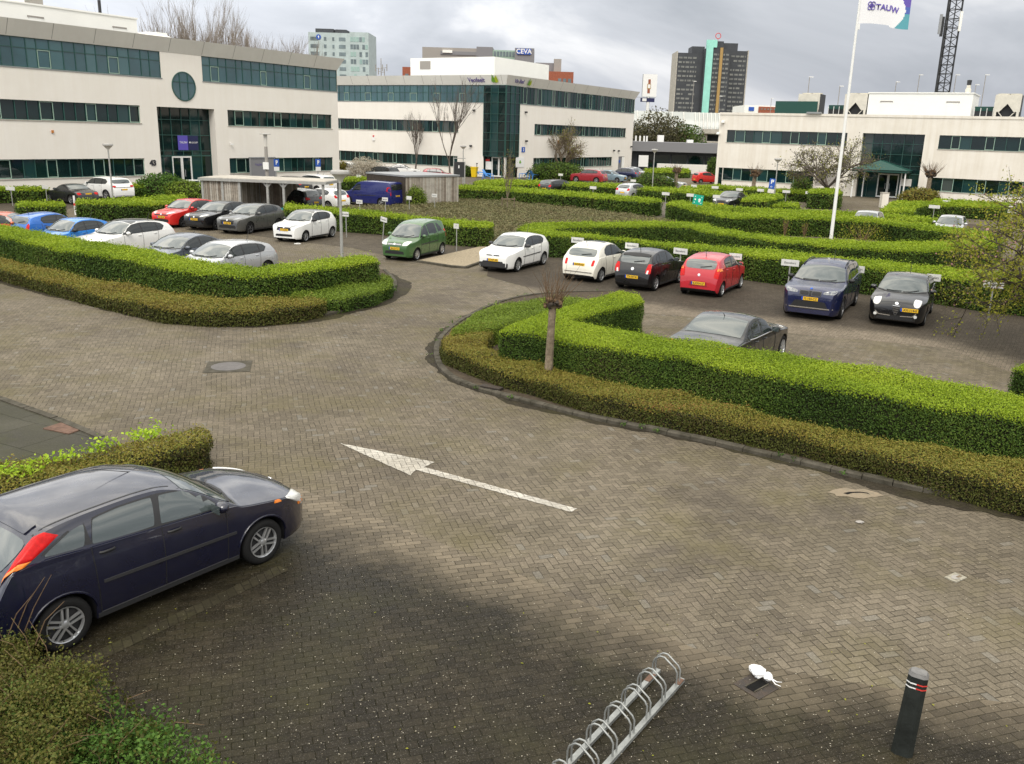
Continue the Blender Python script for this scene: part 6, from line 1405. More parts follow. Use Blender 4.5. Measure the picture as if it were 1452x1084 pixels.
g = MB(); g.add([(-.20, .0, .0095), (-.14, -.05, .0095), (-.04, .02, .0095), (.10, .04, .0095), (.2, .02, .0095), (.24, -.03, .0095), (.22, .05, .0095), (.10, .085, .0095), (-.08, .06, .0095)], [tuple(range(9))], 'hole_shade'); o = g.build('pothole'); o.location = (b.x, b.y - .02, 0); structure(o)  # flat black sheet stands for the shade in the hollow
b = G(1219, 742); bm = bmesh.new(); bmesh.ops.create_icosphere(bm, subdivisions=2, radius=1)
for v in bm.verts: v.co = Vector((v.co.x * .07, v.co.y * .035 * (1 + .3 * math.sin(7 * v.co.x)), v.co.z * .022 + .018))
me = bpy.data.meshes.new('litter'); bm.to_mesh(me); bm.free(); me.materials.append(MATS['louvre']); o = bpy.data.objects.new('litter', me); C.objects.link(o); o.location = b; tag(o, 'crushed grey can on the paving by the sandy hollow', 'litter')
b = G(500 - 78, 346.3); g = MB(); g.box((-.16, -.05, 0), (.16, .05, .03), 'white_paint'); g.box((-.05, -.07, 0), (.1, .02, .05), 'white_paint'); o = g.build('litter'); o.location = b; tag(o, 'scrap of white paper on the paving by the white hatchback with grey roof', 'litter')
# petals and grit strewn over the paving: nobody could count them
rng = np.random.default_rng(12); P = []
for k in range(2600):
    if rng.random() < .75: px, py = rng.uniform(200, 1452), rng.uniform(760, 1084)
    else: px, py = rng.uniform(600, 1452), rng.uniform(430, 900)
    v = G(px, py); P.append((v.x, v.y, .013))
P = np.array(P); V, F = leaf_cloud(rng, P, np.tile([0, 0, 1.0], (len(P), 1)), .016, .12)
o = np_mesh('fallen_petals', V, F, ['leaf_blossom'], None, rng.random(len(P))); tag(o, 'pale petals and grit strewn over the paving', 'petals', kind='stuff')
P = np.array([tuple(G(rng.uniform(60, 1452), rng.uniform(860, 1084))) for k in range(46)]); P[:, 2] = .016; V, F = leaf_cloud(rng, P, np.tile([0, 0, 1.0], (len(P), 1)), .03, .15)
o = np_mesh('fallen_leaves', V, F, ['leaf_tree'], None, rng.random(len(P))); tag(o, 'yellowed leaves scattered on the dark parking bay', 'leaves', kind='stuff')
# kerb gullies
for px, py, lab in ((697, 555.5, 'black kerb gully below the pollarded tree with a yellow scrap'), (236, 449.5, 'black kerb gully in the left kerb below the olive hedge')):
    b = G(px, py); a = -.50 if px > 500 else -.72; o = empty('gully', (b.x, b.y, 0), a); tag(o, lab, 'gully')
    g = MB(); g.box((-.26, -.1, -.02), (.26, .09, .125), 'iron'); g.build('housing', o); g = MB(); g.box((-.2, -.108, .02), (-.02, -.101, .10), 'hole_shade'); g.box((.02, -.108, .02), (.2, -.101, .10), 'hole_shade'); g.build('opening', o)
    if px > 500: g = MB(); g.box((-.15, -.16, 0), (-.05, -.11, .05), 'plate_yellow'); l = g.build('litter'); l.location = o.location; l.rotation_euler = o.rotation_euler; tag(l, 'yellow scrap of litter at the mouth of the kerb gully', 'litter')
# ---------- lamp posts
def cone_lamp(px, py, h, lab, D=None):
    b = G(px, py, h); o = empty('street_lamp', (b.x, b.y, 0)); tag(o, lab, 'street lamp', 'cone headed lamp posts')
    g = MB(); g.tube([(0, 0, -.05), (0, 0, .9), (0, 0, h - .42)], [.075, .06, .045], 'post_grey', 10); g.build('post', o, smooth=50)
    g = MB(); g.box((-.03, -.082, .45), (.05, -.05, .8), 'post_grey'); g.build('hatch', o)
    g = MB(); g.lathe([(.05, h - .48), (.055, h - .42), (.30, h - .16), (.325, h - .15)], 'lamp_glass', 24, cap=False); sh_ = g.build('lamp_shade', o, smooth=50)
    g = MB(); g.lathe([(.34, h - .15), (.345, h - .07), (.30, h - .02), (0, h)], 'lamp_shade', 24); g.lathe([(.0, h - .149), (.34, h - .15)], 'lamp_shade', 24, cap=False); g.build('lamp_hood', o, smooth=50)
    return o
cone_lamp(481.5, 241, 4.1, 'grey lamp post with cone head rising from the near left hedge corner')
cone_lamp(152.5, 203.5, 4.1, 'grey lamp post with cone head in front of the white off-roader')
cone_lamp(657, 206.5, 4.1, 'grey lamp post with cone head beside the slatted bin store')
cone_lamp(928.5, 211.5, 4.4, 'grey lamp post with cone head near the far grey shed')
cone_lamp(1103.5, 224.5, 4.1, 'grey lamp post with cone head in front of the right office')
b = at(376, 189.5, 72); o = empty('street_lamp', (b.x, b.y, 0)); tag(o, 'stout brown grey lamp column with flat disc and a white box on it', 'street lamp'); h = b.z
g = MB(); g.tube([(0, 0, 0), (0, 0, h - 1.0)], [.16, .13], 'louvre', 10); g.build('post', o, smooth=50); g = MB(); g.tube([(0, 0, h - 1.0), (0, 0, h - .62), (0, 0, h)], [.1, .13, .16], 'lamp_glass', 12); g.build('lantern', o); g = MB(); g.lathe([(0, h - .05), (.42, h - .08), (.42, h - .04), (0, h + .04)], 'lamp_shade', 16); g.build('lamp_hood', o)
g = MB(); g.box((-.22, -.28, h - 2.75), (.22, -.17, h - 2.2), 'white_paint'); g.build('notice', o)
# ---------- flagpole
b = G(1178, 341); FP = empty('flagpole', (b.x, b.y, 0)); tag(FP, 'tall white flagpole standing in the hedge circle', 'flagpole')
g = MB(); g.tube([(0, 0, 0), (0, 0, 7), (0, 0, 14.4)], [.105, .085, .055], 'white_paint', 12); g.build('pole', FP, smooth=60); g = MB(); g.lathe([(0, 14.4), (.08, 14.43), (.05, 14.55), (0, 14.6)], 'white_paint', 10); g.build('finial', FP)
g = MB(); g.box((.02, -.05, 11.75), (.16, .05, 12.05), 'white_paint'); g.build('cleat', FP)
mk('flag_white', (.80, .80, .82), .7); mk('flag_purple', (.13, .09, .40), .7); mk('flag_teal', (.10, .34, .40), .7); mk('flag_blue', (.08, .13, .42), .7)
FW, FH, z0 = 2.75, 2.05, 12.07
def fpt(u, v): return Vector((.07 + u * FW, .16 * math.sin(u * 7 + v) * u - .25 * u, z0 + v * FH - .06 * u - .16 * math.sin(u * 2.2) * (1 - v) * (1 if u > .6 else .4) + .07 * math.sin(u * 5)))
g = MB(); nu, nv = 44, 30
for i in range(nu):
    for j in range(nv):
        u, v = (i + .5) / nu, (j + .5) / nv; e = .70 + .20 * math.sin(PI * min(1, max(0, (v - .0) / .85))) 
        mt = 'flag_white'
        if u > e: mt = 'flag_teal' if v < .38 else ('flag_blue' if v < .52 else 'flag_purple')
        g.add([fpt(i / nu, j / nv), fpt((i + 1) / nu, j / nv), fpt((i + 1) / nu, (j + 1) / nv), fpt(i / nu, (j + 1) / nv)], [(0, 1, 2, 3)], mt)
fl = g.build('flag', None, smooth=0); fl.location = FP.location; tag(fl, 'white company flag with purple and teal edge flying from the flagpole', 'flag')
def flagtext(s, size, u, v, xs=1.0):
    o = text_obj('lettering', s, size, 'flag_purple', Matrix.Identity(4), fl, extrude=.0, bold=.012, xs=xs)
    for vv in o.data.vertices: p = fpt(u + vv.co.x / FW, v + vv.co.y / FH); vv.co = (p.x, p.y - .03, p.z)
flagtext('TAUW', .40, .525, .41)
for cx_, cy_ in ((.185, .49), (.25, .49), (.185, .39), (.25, .39), (.218, .44)):
    g = MB(); g.tube([fpt(cx_ + .036 * math.cos(t), cy_ + .05 * math.sin(t)) + Vector((0, -.03, 0)) for t in np.linspace(0, 2 * PI, 13)], .022, 'flag_purple', 4); g.build('emblem', fl)
# ---------- white name boards on posts
SIGNS = [(819, 341, .60, 'by the cream small hatchback'), (896, 349, .58, 'between the cream and the black small hatchbacks'), (965, 356.5, .62, 'between the black and the red small hatchbacks'), (1043, 364, .5, 'half hidden by the red small hatchback'), (1120.5, 373, .66, 'left of the dark blue off-roader'), (1217, 382, .45, 'right behind the dark blue off-roader'), (1324, 394, .45, 'right behind the black hatchback with round lamps'), (1409, 404, .62, 'among the branches of the tree at the right edge'),
    (647, 321, .30, 'just behind the green people carrier'), (490, 304, .40, 'behind the near lamp post'), (541, 311, .45, 'on a leaning post left of the green people carrier'), (509.5, 286.5, .50, 'in the bed in front of the dark blue van'), (546, 283, .45, 'in the bed below the rear wheel of the dark blue van'), (616, 277.5, .5, 'in front of the slatted bin store'), (580, 281, .4, 'at the left corner of the slatted bin store'), (509, 250, .6, 'under the cream blossom shrub'), (534.5, 249, .6, 'below the black off-roader behind the van'),
    (14.5, 267.5, .85, 'leftmost of those along the left office'), (64, 265.5, .8, 'behind the black roadster along the left office'), (212, 260, .7, 'between the white off-roader and the evergreen'), (841, 266.5, .62, 'between the black estate and the silver hatchback'), (944, 275, .7, 'right of the silver hatchback'), (979, 277, .65, 'just left of the green pictogram sign'), (1016, 279, .6, 'behind the dark grey saloon'), (984, 264, .6, 'leftmost in the low hedge of the right office'), (1014, 266, .65, 'second from left in the low hedge of the right office'), (1048.5, 269, .65, 'left of the right office pollard'), (1078.5, 270, .65, 'left of the blue parking sign at the right office'), (1115, 272, .7, 'below the evergreen ball at the right office'), (1146, 273.5, .5, 'at the corner of the square box hedge'), (795, 248, .6, 'on the evergreen dome at the centre office'), (898, 256.5, .6, 'left of the round green mound'), (1325, 293.5, .8, 'right of the green entrance canopy'), (1342, 286.5, .6, 'upper one right of the green entrance canopy'), (1436, 292, .6, 'above the other at the right edge'), (1436, 300, .65, 'below the other at the right edge')]
for i, (px, py, w_, lab) in enumerate(SIGNS):
    hz = 1.22 if i < 11 else 1.12; b = G(px, py, hz); a = math.atan2(-E2.y, -E2.x) + (.12 * math.sin(i * 2.3)); o = empty('parking_sign', (b.x, b.y, 0), a); tag(o, 'white name board ' + lab, 'sign', 'white name boards of the parking bays')
    if i == 10: o.rotation_euler = (0, R_(8), a)
    hh = .235 if i < 11 else .24
    g = MB(); g.box((-w_ / 2, -.015, hz - hh / 2), (w_ / 2, .01, hz + hh / 2), 'sign_white'); g.build('board', o); g = MB(); g.tube([(0, .03, 0), (0, .03, hz - .02)], .025, 'post_grey', 6); g.build('post', o)
    if i < 14: text_obj('lettering', 'Bezoekers' if i != 8 else 'P', .115 if w_ > .4 else .16, 'ink', frame((0, -.018, hz), (1, 0, 0), (0, 0, 1)), o.children[0], extrude=.001, xs=.9 * min(1, w_ / .6))
# ---------- blue parking signs, green pictogram sign, information board
for px, py, lab in ((392, 231, 'left of the two blue parking signs with white plates'), (451, 231, 'right of the two blue parking signs with white plates')):
    b = at(px, py, 82); o = empty('parking_sign', (b.x, b.y, 0), angle_of(E1)); tag(o, lab, 'road sign', 'blue parking signs at the left office'); z = b.z
    g = MB(); g.tube([(0, .05, 0), (0, .05, z + .3)], .05, 'post_grey', 6); g.build('post', o); g = MB(); g.box((-.3, -.02, z - .35), (.3, .02, z + .32), 'sign_blue'); p = g.build('board', o); g = MB(); g.box((-.3, -.02, z - .72), (.3, .02, z - .37), 'white_paint'); g.build('plate', o); text_obj('lettering', 'P', .5, 'white_paint', frame((0, -.025, z), (1, 0, 0), (0, 0, 1)), p, bold=.02)
b = G(1093, 259, 1.95); o = empty('parking_sign', (b.x, b.y, 0), math.atan2(-E2.y, -E2.x) + .1); tag(o, 'blue parking sign on a leaning post by the lamp at the right office', 'road sign'); o.rotation_euler[1] = R_(4); z = 1.95
g = MB(); g.tube([(0, .05, 0), (0, .05, z + .3)], .04, 'post_grey', 6); g.build('post', o); g = MB(); g.box((-.26, -.02, z - .55), (.26, .02, z + .35), 'sign_blue'); p = g.build('board', o); g = MB(); g.box((-.28, -.025, z - .95), (.28, .02, z - .6), 'cornice'); g.build('plate', o); text_obj('lettering', 'P', .5, 'white_paint', frame((0, -.03, z + .05), (1, 0, 0), (0, 0, 1)), p, bold=.02); text_obj('lettering', '\u2190', .3, 'white_paint', frame((0, -.03, z - .38), (1, 0, 0), (0, 0, 1)), p)
b = G(983, 317.5); o = empty('assembly_sign', (b.x, b.y, 0), math.atan2(-E2.y, -E2.x) + .25); o.rotation_euler = (0, R_(7), math.atan2(-E2.y, -E2.x) + .25); tag(o, 'green pictogram sign on a leaning grey post above the hedges', 'sign')
g = MB(); g.tube([(0, .03, 0), (0, .03, 1.7)], .035, 'post_grey', 6); g.build('post', o); g = MB(); g.box((-.34, -.02, 1.3), (.34, .02, 1.95), 'green_sign'); p = g.build('board', o); g = MB()
g.lathe([(0, 0), (.085, 0), (.085, .006), (0, .006)], 'white_paint', 10, frame((.10, -.022, 1.64), (1, 0, 0), (0, 0, 1))); g.box((.04, -.028, 1.48), (.16, -.022, 1.58), 'white_paint'); g.box((-.24, -.028, 1.58), (-.14, -.022, 1.68), 'white_paint')
for x, z, s in ((-.25, 1.85, 1), (.25, 1.85, -1), (-.25, 1.40, 1), (.25, 1.40, -1)): g.add([(x, -.025, z), (x + .09 * s, -.025, z), (x, -.025, z - .09 if z > 1.6 else z + .09)], [(0, 1, 2)], 'white_paint')
g.build('pictogram', p)
a_ = at(643.5, 243, 96); b = at(659, 243, 96); o = empty('information_board', (a_.x, 96, 0), R_(-8)); tag(o, 'dark information board in a pale frame at the foot of the centre office', 'sign'); W_ = b.x - a_.x; zt = at(650, 225, 96).z; 
g = MB(); g.box((.0, .0, .9), (W_, .08, zt - .35), 'dark_metal'); p = g.build('panel', o); g = MB(); g.box((-.07, -.02, 0), (.02, .1, zt), 'post_grey'); g.box((W_ - .02, -.02, 0), (W_ + .07, .1, zt - .3), 'post_grey'); g.box((-.07, -.02, zt - .02), (W_ + .07, .1, zt + .06), 'post_grey'); g.build('frame', o); g = MB(); g.box((W_ * .42, -.012, zt - 1.0), (W_ * .52, -.004, zt - .7), 'white_paint'); g.build('picture', p)
def chair(px, py, a, lab):
    b = G(px, py); o = empty('garden_chair', (b.x, b.y, 0), a); tag(o, lab, 'chair', 'blue lounge chairs before the centre office'); g = MB()
    g.add([(0, -.3, .42), (.75, -.3, .34), (.75, .3, .34), (0, .3, .42)], [(0, 1, 2, 3)], 'blue_paint'); g.build('seat', o)
    g = MB(); g.add([(0, -.3, .42), (-.55, -.3, 1.15), (-.55, .3, 1.15), (0, .3, .42)], [(0, 1, 2, 3)], 'blue_paint'); g.build('backrest', o)
    for s in (-.33, .33): g = MB(); g.tube([(.75, s, 0), (.7, s, .62), (-.3, s, .7), (-.45, s, 0)], .045, 'blue_paint', 6); g.build('armrest', o)
chair(679, 252, -.2, 'blue lounge chair nearest the yellow bin'); chair(690, 254.5, -.45, 'blue lounge chair right before the glass entrance doors'); chair(745, 254, 2.6, 'blue lounge chair turned left by the white board'); chair(756, 255.5, .7, 'blue lounge chair beside the evergreen dome')
b = G(672.5, 252); o = empty('wheelie_bin', (b.x, b.y, 0), -.3); tag(o, 'yellow bin by the centre office entrance', 'bin'); g = MB(); g.add([(-.28, -.28, .05), (.28, -.28, .05), (.28, .28, .05), (-.28, .28, .05), (-.36, -.36, 1.2), (.36, -.36, 1.2), (.36, .36, 1.2), (-.36, .36, 1.2)], [(0, 1, 5, 4), (1, 2, 6, 5), (2, 3, 7, 6), (3, 0, 4, 7), (0, 3, 2, 1)], 'yellow_paint'); g.build('body', o); g = MB(); g.box((-.39, -.4, 1.2), (.39, .4, 1.32), 'yellow_paint'); g.build('lid', o)
b = G(679.5, 250.5); g = MB(); g.box((-.35, -.3, 0), (.35, .3, 1.6), 'shade_grey'); g.box((-.39, -.34, 1.6), (.39, .34, 1.7), 'dark_metal'); o = g.build('waste_bin'); o.location = b; tag(o, 'dark grey waste bin behind the blue lounge chairs', 'bin')
b = G(672, 262); o = empty('platform', (b.x, b.y, 0), angle_of(E1)); bpy.data.objects.remove(o)
b = G(1283, 300); g = MB(); g.box((-.3, -.3, 0), (.3, .3, 1.3), 'render_old'); g.box((-.33, -.33, 1.3), (.33, .33, 1.36), 'concrete'); o = g.build('stone_pillar'); o.location = b + Vector((-.4, 4, 0)); tag(o, 'pale stone pillar in front of the green canopy', 'pillar')
# ---------- slatted carport and bin store
def slats(mb, M, a, b, z0, z1, seed, step=.14):
    rng = random.Random(seed); x = a
    while x < b - .02:
        w_ = min(step * .86, b - x); mb.box((x, -.02, z0), (x + w_, .02, z1), rng.choice(('slat_a', 'slat_a', 'slat_b', 'slat_c')), M); x += step
    mb.box((a, .025, z0), (b, .05, z1), 'barkdark', M)
bb = G(285.5, 252.5, 2.25); cc = G(460, 258.8, 2.25); ang = math.atan2(cc.y - bb.y, cc.x - bb.x); LN = (cc - bb).length; SP = LN * .31; DP = 3.2
o = empty('carport', (bb.x, bb.y, 0), ang); tag(o, 'long slatted carport with open bays and a pale flat roof', 'carport')
g = MB(); slats(g, I4, .1, SP, .05, 2.1, 3); slats(g, Matrix.Translation((0, DP, 0)), .1, SP * 2.05, .05, 2.1, 4); slats(g, Matrix.Translation((.05, 0, 0)) @ Matrix.Rotation(PI / 2, 4, 'Z'), .1, DP, .05, 2.1, 5); slats(g, Matrix.Translation((SP, 0, 0)) @ Matrix.Rotation(PI / 2, 4, 'Z'), .1, DP, .05, 2.1, 6); g.build('slat_wall', o)
for x in (.05, SP * .55, SP, SP + (LN - SP) * .33, SP + (LN - SP) * .52, LN - .1):
    for y in (0, DP):
        if y and x < LN - .2 and x > SP + .1: continue
        g = MB(); g.box((x - .07, y - .07, 0), (x + .07, y + .07, 2.1), 'post_grey')
        if y == 0 and x > SP + .1 and x < LN - .2:
            for s in (-1, 1): g.add([(x, -.05, 1.75), (x + s * .35, -.05, 2.1), (x + s * .2, -.05, 2.1), (x, -.05, 1.9)], [(0, 1, 2, 3)], 'post_grey')
        g.build('post', o)
g = MB(); g.box((-.15, -.2, 2.1), (LN + .15, DP + .25, 2.27), 'post_grey'); g.box((-.05, -.1, 2.27), (LN + .05, DP + .15, 2.30), 'concrete'); g.build('roof', o)
b = G(399, 287, .0); g = MB(); g.prism([(-.45, -.3), (.5, -.35), (.55, .2), (-.35, .3)], 0, .45, 'turq'); q = g.build('tarpaulin'); q.location = (bb.x + math.cos(ang) * LN * .62 - math.sin(ang) * 1.0, bb.y + math.sin(ang) * LN * .62 + math.cos(ang) * 1.0, 0); tag(q, 'turquoise tarpaulin bundle lying in the carport', 'tarpaulin')
p0 = G(575.5, 249.5, 2.3); p1 = G(650, 248.5, 2.3); ang = math.atan2(p1.y - p0.y, p1.x - p0.x); LN = (p1 - p0).length
o = empty('bin_store', (p0.x, p0.y, 0), ang); tag(o, 'closed store of vertical grey wooden slats beside the dark blue van', 'bin store')
g = MB(); slats(g, I4, 0, LN, .05, 2.2, 8, .16); slats(g, Matrix.Rotation(PI / 2, 4, 'Z'), 0, 5.0, .05, 2.2, 9, .16); slats(g, Matrix.Translation((LN, 0, 0)) @ Matrix.Rotation(PI / 2, 4, 'Z'), 0, 5.0, .05, 2.2, 10, .16); slats(g, Matrix.Translation((0, 5, 0)), 0, LN, .05, 2.2, 11, .16); g.build('slat_wall', o); g = MB(); g.box((-.08, -.08, 2.2), (LN + .08, 5.08, 2.32), 'grey_metal'); g.build('roof', o)
# white barrier frame and striped post by the left lot
b = G(256, 280.5); o = empty('barrier_frame', (b.x, b.y, 0), .55); tag(o, 'white tubular trolley frame behind the red hatchback', 'frame'); g = MB()
for x in (0, .75, 1.5): g.tube([(x, 0, 0), (x, 0, 1.3)], .05, 'white_paint', 5)
for z in (.7, 1.3): g.tube([(0, 0, z), (1.5, 0, z)], .05, 'white_paint', 5)
g.build('rail', o)
b = G(107.5, 305); o = empty('marker_post', (b.x, b.y, 0)); tag(o, 'white marker post with red band at the hedge end', 'post'); g = MB(); g.tube([(0, 0, 0), (0, 0, 1.15)], .06, 'white_paint', 8); g.build('post', o); g = MB(); g.tube([(0, 0, .55), (0, 0, .7)], .063, 'red_band', 8); g.build('band', o)
# ---------- trees
def pollard(px, py, th, r, lab, seed, twl=.7, nt=60, mat='bark', gz=0):
    b = G(px, py, gz); b.z = 0; o = empty('pollard_tree', (b.x, b.y, 0)); tag(o, lab, 'tree'); rg = random.Random(seed)
    g = MB(); k = 14
    prof = [(0, 0, -.05), (.01, 0, th * .2), (.02, .01, th * .5), (.04, .02, th * .8), (.05, .02, th)]; g.tube(prof, [r * 1.18, r * 1.05, r * .95, r * .86, r * .9], mat, k)
    for i, v in enumerate(g.v): 
        a = i % k; f = 1 + .05 * (-1) ** a; g.v[i] = (v[0] * f, v[1] * f, v[2])
    g.build('trunk', o, smooth=25)
    g = MB(); kn = []
    for i in range(64):
        a = rg.uniform(0, 2 * PI); q = rg.random() ** .5; c = Vector((.05 + math.cos(a) * q * r * 2.1, .02 + math.sin(a) * q * r * 2.1, th + r * (.0 + 2.5 * rg.random() * (.5 + .5 * q)))); s = r * rg.uniform(.28, .62)
        g.lathe([(math.sin(t) * s * (1 + .3 * math.sin(5 * t + i)), -math.cos(t) * s * 1.15) for t in np.linspace(0, PI, 7)], 'twig' if i % 3 else 'barkdark', 7, Matrix.Translation(c) @ Matrix.Rotation(rg.uniform(0, 3), 4, Vector((1, .3, .2))), cap=False); kn.append(c)
        if i < 22: g.tube([Vector((.05, .02, th - .05)), (c + Vector((.05, .02, th))) / 2, c], [r * .6, r * .45, r * .35], mat, 6)
    g.build('knuckles', o, smooth=60)
    g = MB()
    for i in range(nt):
        c = rg.choice(kn); d = Vector((c.x - .05, c.y - .02, 0)) * 1.6 + Vector((rg.gauss(0, .22), rg.gauss(0, .22), rg.uniform(.5, 1.2))); d = d.normalized(); L = twl * rg.uniform(.35, 1.15); m_ = c + d * L * .5 + Vector((rg.gauss(0, .03), rg.gauss(0, .03), .02))
        g.tube([c, m_, c + d * L + Vector((0, 0, .06 * L))], [r * .075, r * .05, r * .025], 'twig', 4)
    g.build('crown', o); return o
pollard(777, 523, 1.90, .092, 'pollarded tree with bare knuckled head in the near hedge island', 3, .72, 75, gz=.48)
pollard(1067, 277, 2.0, .22, 'pollard with reddish knob in front of the right office windows', 5, .9, 60)
pollard(957, 271, 2.0, .2, 'pollard beside the silver saloon', 6, .7, 50)
pollard(1313, 288, 2.6, .24, 'pollard with brown twiggy head right of the green canopy', 7, 1.3, 90)
b = G(1171, 288); bare_tree('tree', 'spreading budding tree over the box hedge at the right office', (b.x, b.y, 0), 6.3, 1.5, 1.2, 3, 6, .21, 11, 'barkgrey', None, forks=5, leaf=(('leaf_tree', 'leaf_wood', 'leaf_wood'), .13, 5200), up=.2, scale=1.0)
b = G(797, 250); bare_tree('tree', 'multi stemmed budding tree on the evergreen dome at the centre office', (b.x, b.y, 0), 6.2, 1.0, .75, 3, 6, .24, 12, 'bark', None, forks=6, leaf=(('leaf_wood', 'leaf_tree'), .15, 1600), up=.2)
b = G(638, 251); bare_tree('tree', 'tall thin bare tree in front of the centre office windows', (b.x, b.y, 0), 9.4, 2.0, .3, 3, 5, .115, 13, 'barkgrey', None, forks=4, up=1.0)
b = G(589, 246); bare_tree('tree', 'smaller bare tree left of the tall thin one at the centre office', (b.x, b.y, 0), 6.8, 1.8, .32, 3, 5, .11, 15, 'barkgrey', None, forks=4, up=.9)
b = G(719.5, 300); o = bare_tree('sapling', 'young staked sapling in the brown planted bed', (b.x, b.y, 0), 3.9, .9, .24, 2, 5, .045, 16, 'bark', None, forks=4, leaf=(('leaf_tree',), .07, 260), up=1.0)
o = empty('tree_stake', (b.x, b.y, 0), .1); tag(o, 'two timber stakes with a crossbar holding the sapling', 'stake'); g = MB()
for x in (-.42, .48): g.tube([(x, -.15, 0), (x, -.15, 1.05)], .04, 'timber', 6)
g.box((-.5, -.18, .86), (.55, -.14, .96), 'timber'); g.build('stake', o)
b = G(1518, 512); bare_tree('tree', 'leafing yellow green tree reaching in from the right edge', (b.x, b.y, 0), 5.0, 1.0, 1.5, 3, 6, .12, 23, 'barkdark', None, forks=6, leaf=(('leaf_tree',) * 24 + ('leaf_pink',), .078, 20000), up=-.35)
# ------------------------------------------------------------------ the parked cars
def ps(px, py, lx, ly, lz, a):
    v = G(px, py, lz); return v.x - (lx * math.cos(a) - ly * math.sin(a)), v.y - (lx * math.sin(a) + ly * math.cos(a))
AWAY = R_(59.5); TOW = R_(59.5 - 180); LEFT = R_(151); RIGHT = R_(-29)
DIM = {'focus': (4.15, 1.70, 1.48, 2.615, .83, .31), 'pic': (3.6, 1.60, 1.48, 2.385, .66, .28), 'karl': (3.68, 1.60, 1.48, 2.385, .70, .29), '500': (3.55, 1.63, 1.49, 2.30, .72, .29), 'agila': (3.54, 1.62, 1.66, 2.36, .66, .275), 'fie': (3.92, 1.68, 1.45, 2.486, .76, .29), 'fie2': (4.05, 1.735, 1.47, 2.493, .82, .31), 'i20': (4.04, 1.75, 1.45, 2.58, .83, .31), 'i10': (3.67, 1.68, 1.48, 2.425, .70, .28), 'polo': (3.97, 1.68, 1.46, 2.47, .80, .30), 'x3': (4.71, 1.89, 1.676, 2.864, .87, .37), 'mito': (4.06, 1.72, 1.446, 2.51, .85, .31), 'bmw': (4.63, 1.81, 1.43, 2.81, .78, .33), 'acl': (4.29, 1.78, 1.43, 2.70, .87, .31), 'sed': (4.56, 1.78, 1.45, 2.70, .90, .31), 'ix': (4.3, 1.79, 1.56, 2.65, .85, .32), 'aygo': (3.43, 1.63, 1.46, 2.34, .65, .28), 'tt': (4.04, 1.76, 1.35, 2.42, .86, .32), 'evo': (4.37, 1.92, 1.64, 2.66, .85, .37), 'van': (4.82, 1.84, 1.86, 3.06, .87, .33), 'xov': (4.4, 1.84, 1.63, 2.67, .87, .35), 'cap': (4.12, 1.78, 1.57, 2.6, .84, .33), 'est': (4.5, 1.75, 1.48, 2.6, .85, .31)}
def K(name, lab, shape, dim, col, pos, a, **k): return car(name, lab, shape, *DIM[dim], col, pos[0], pos[1], a, **k)
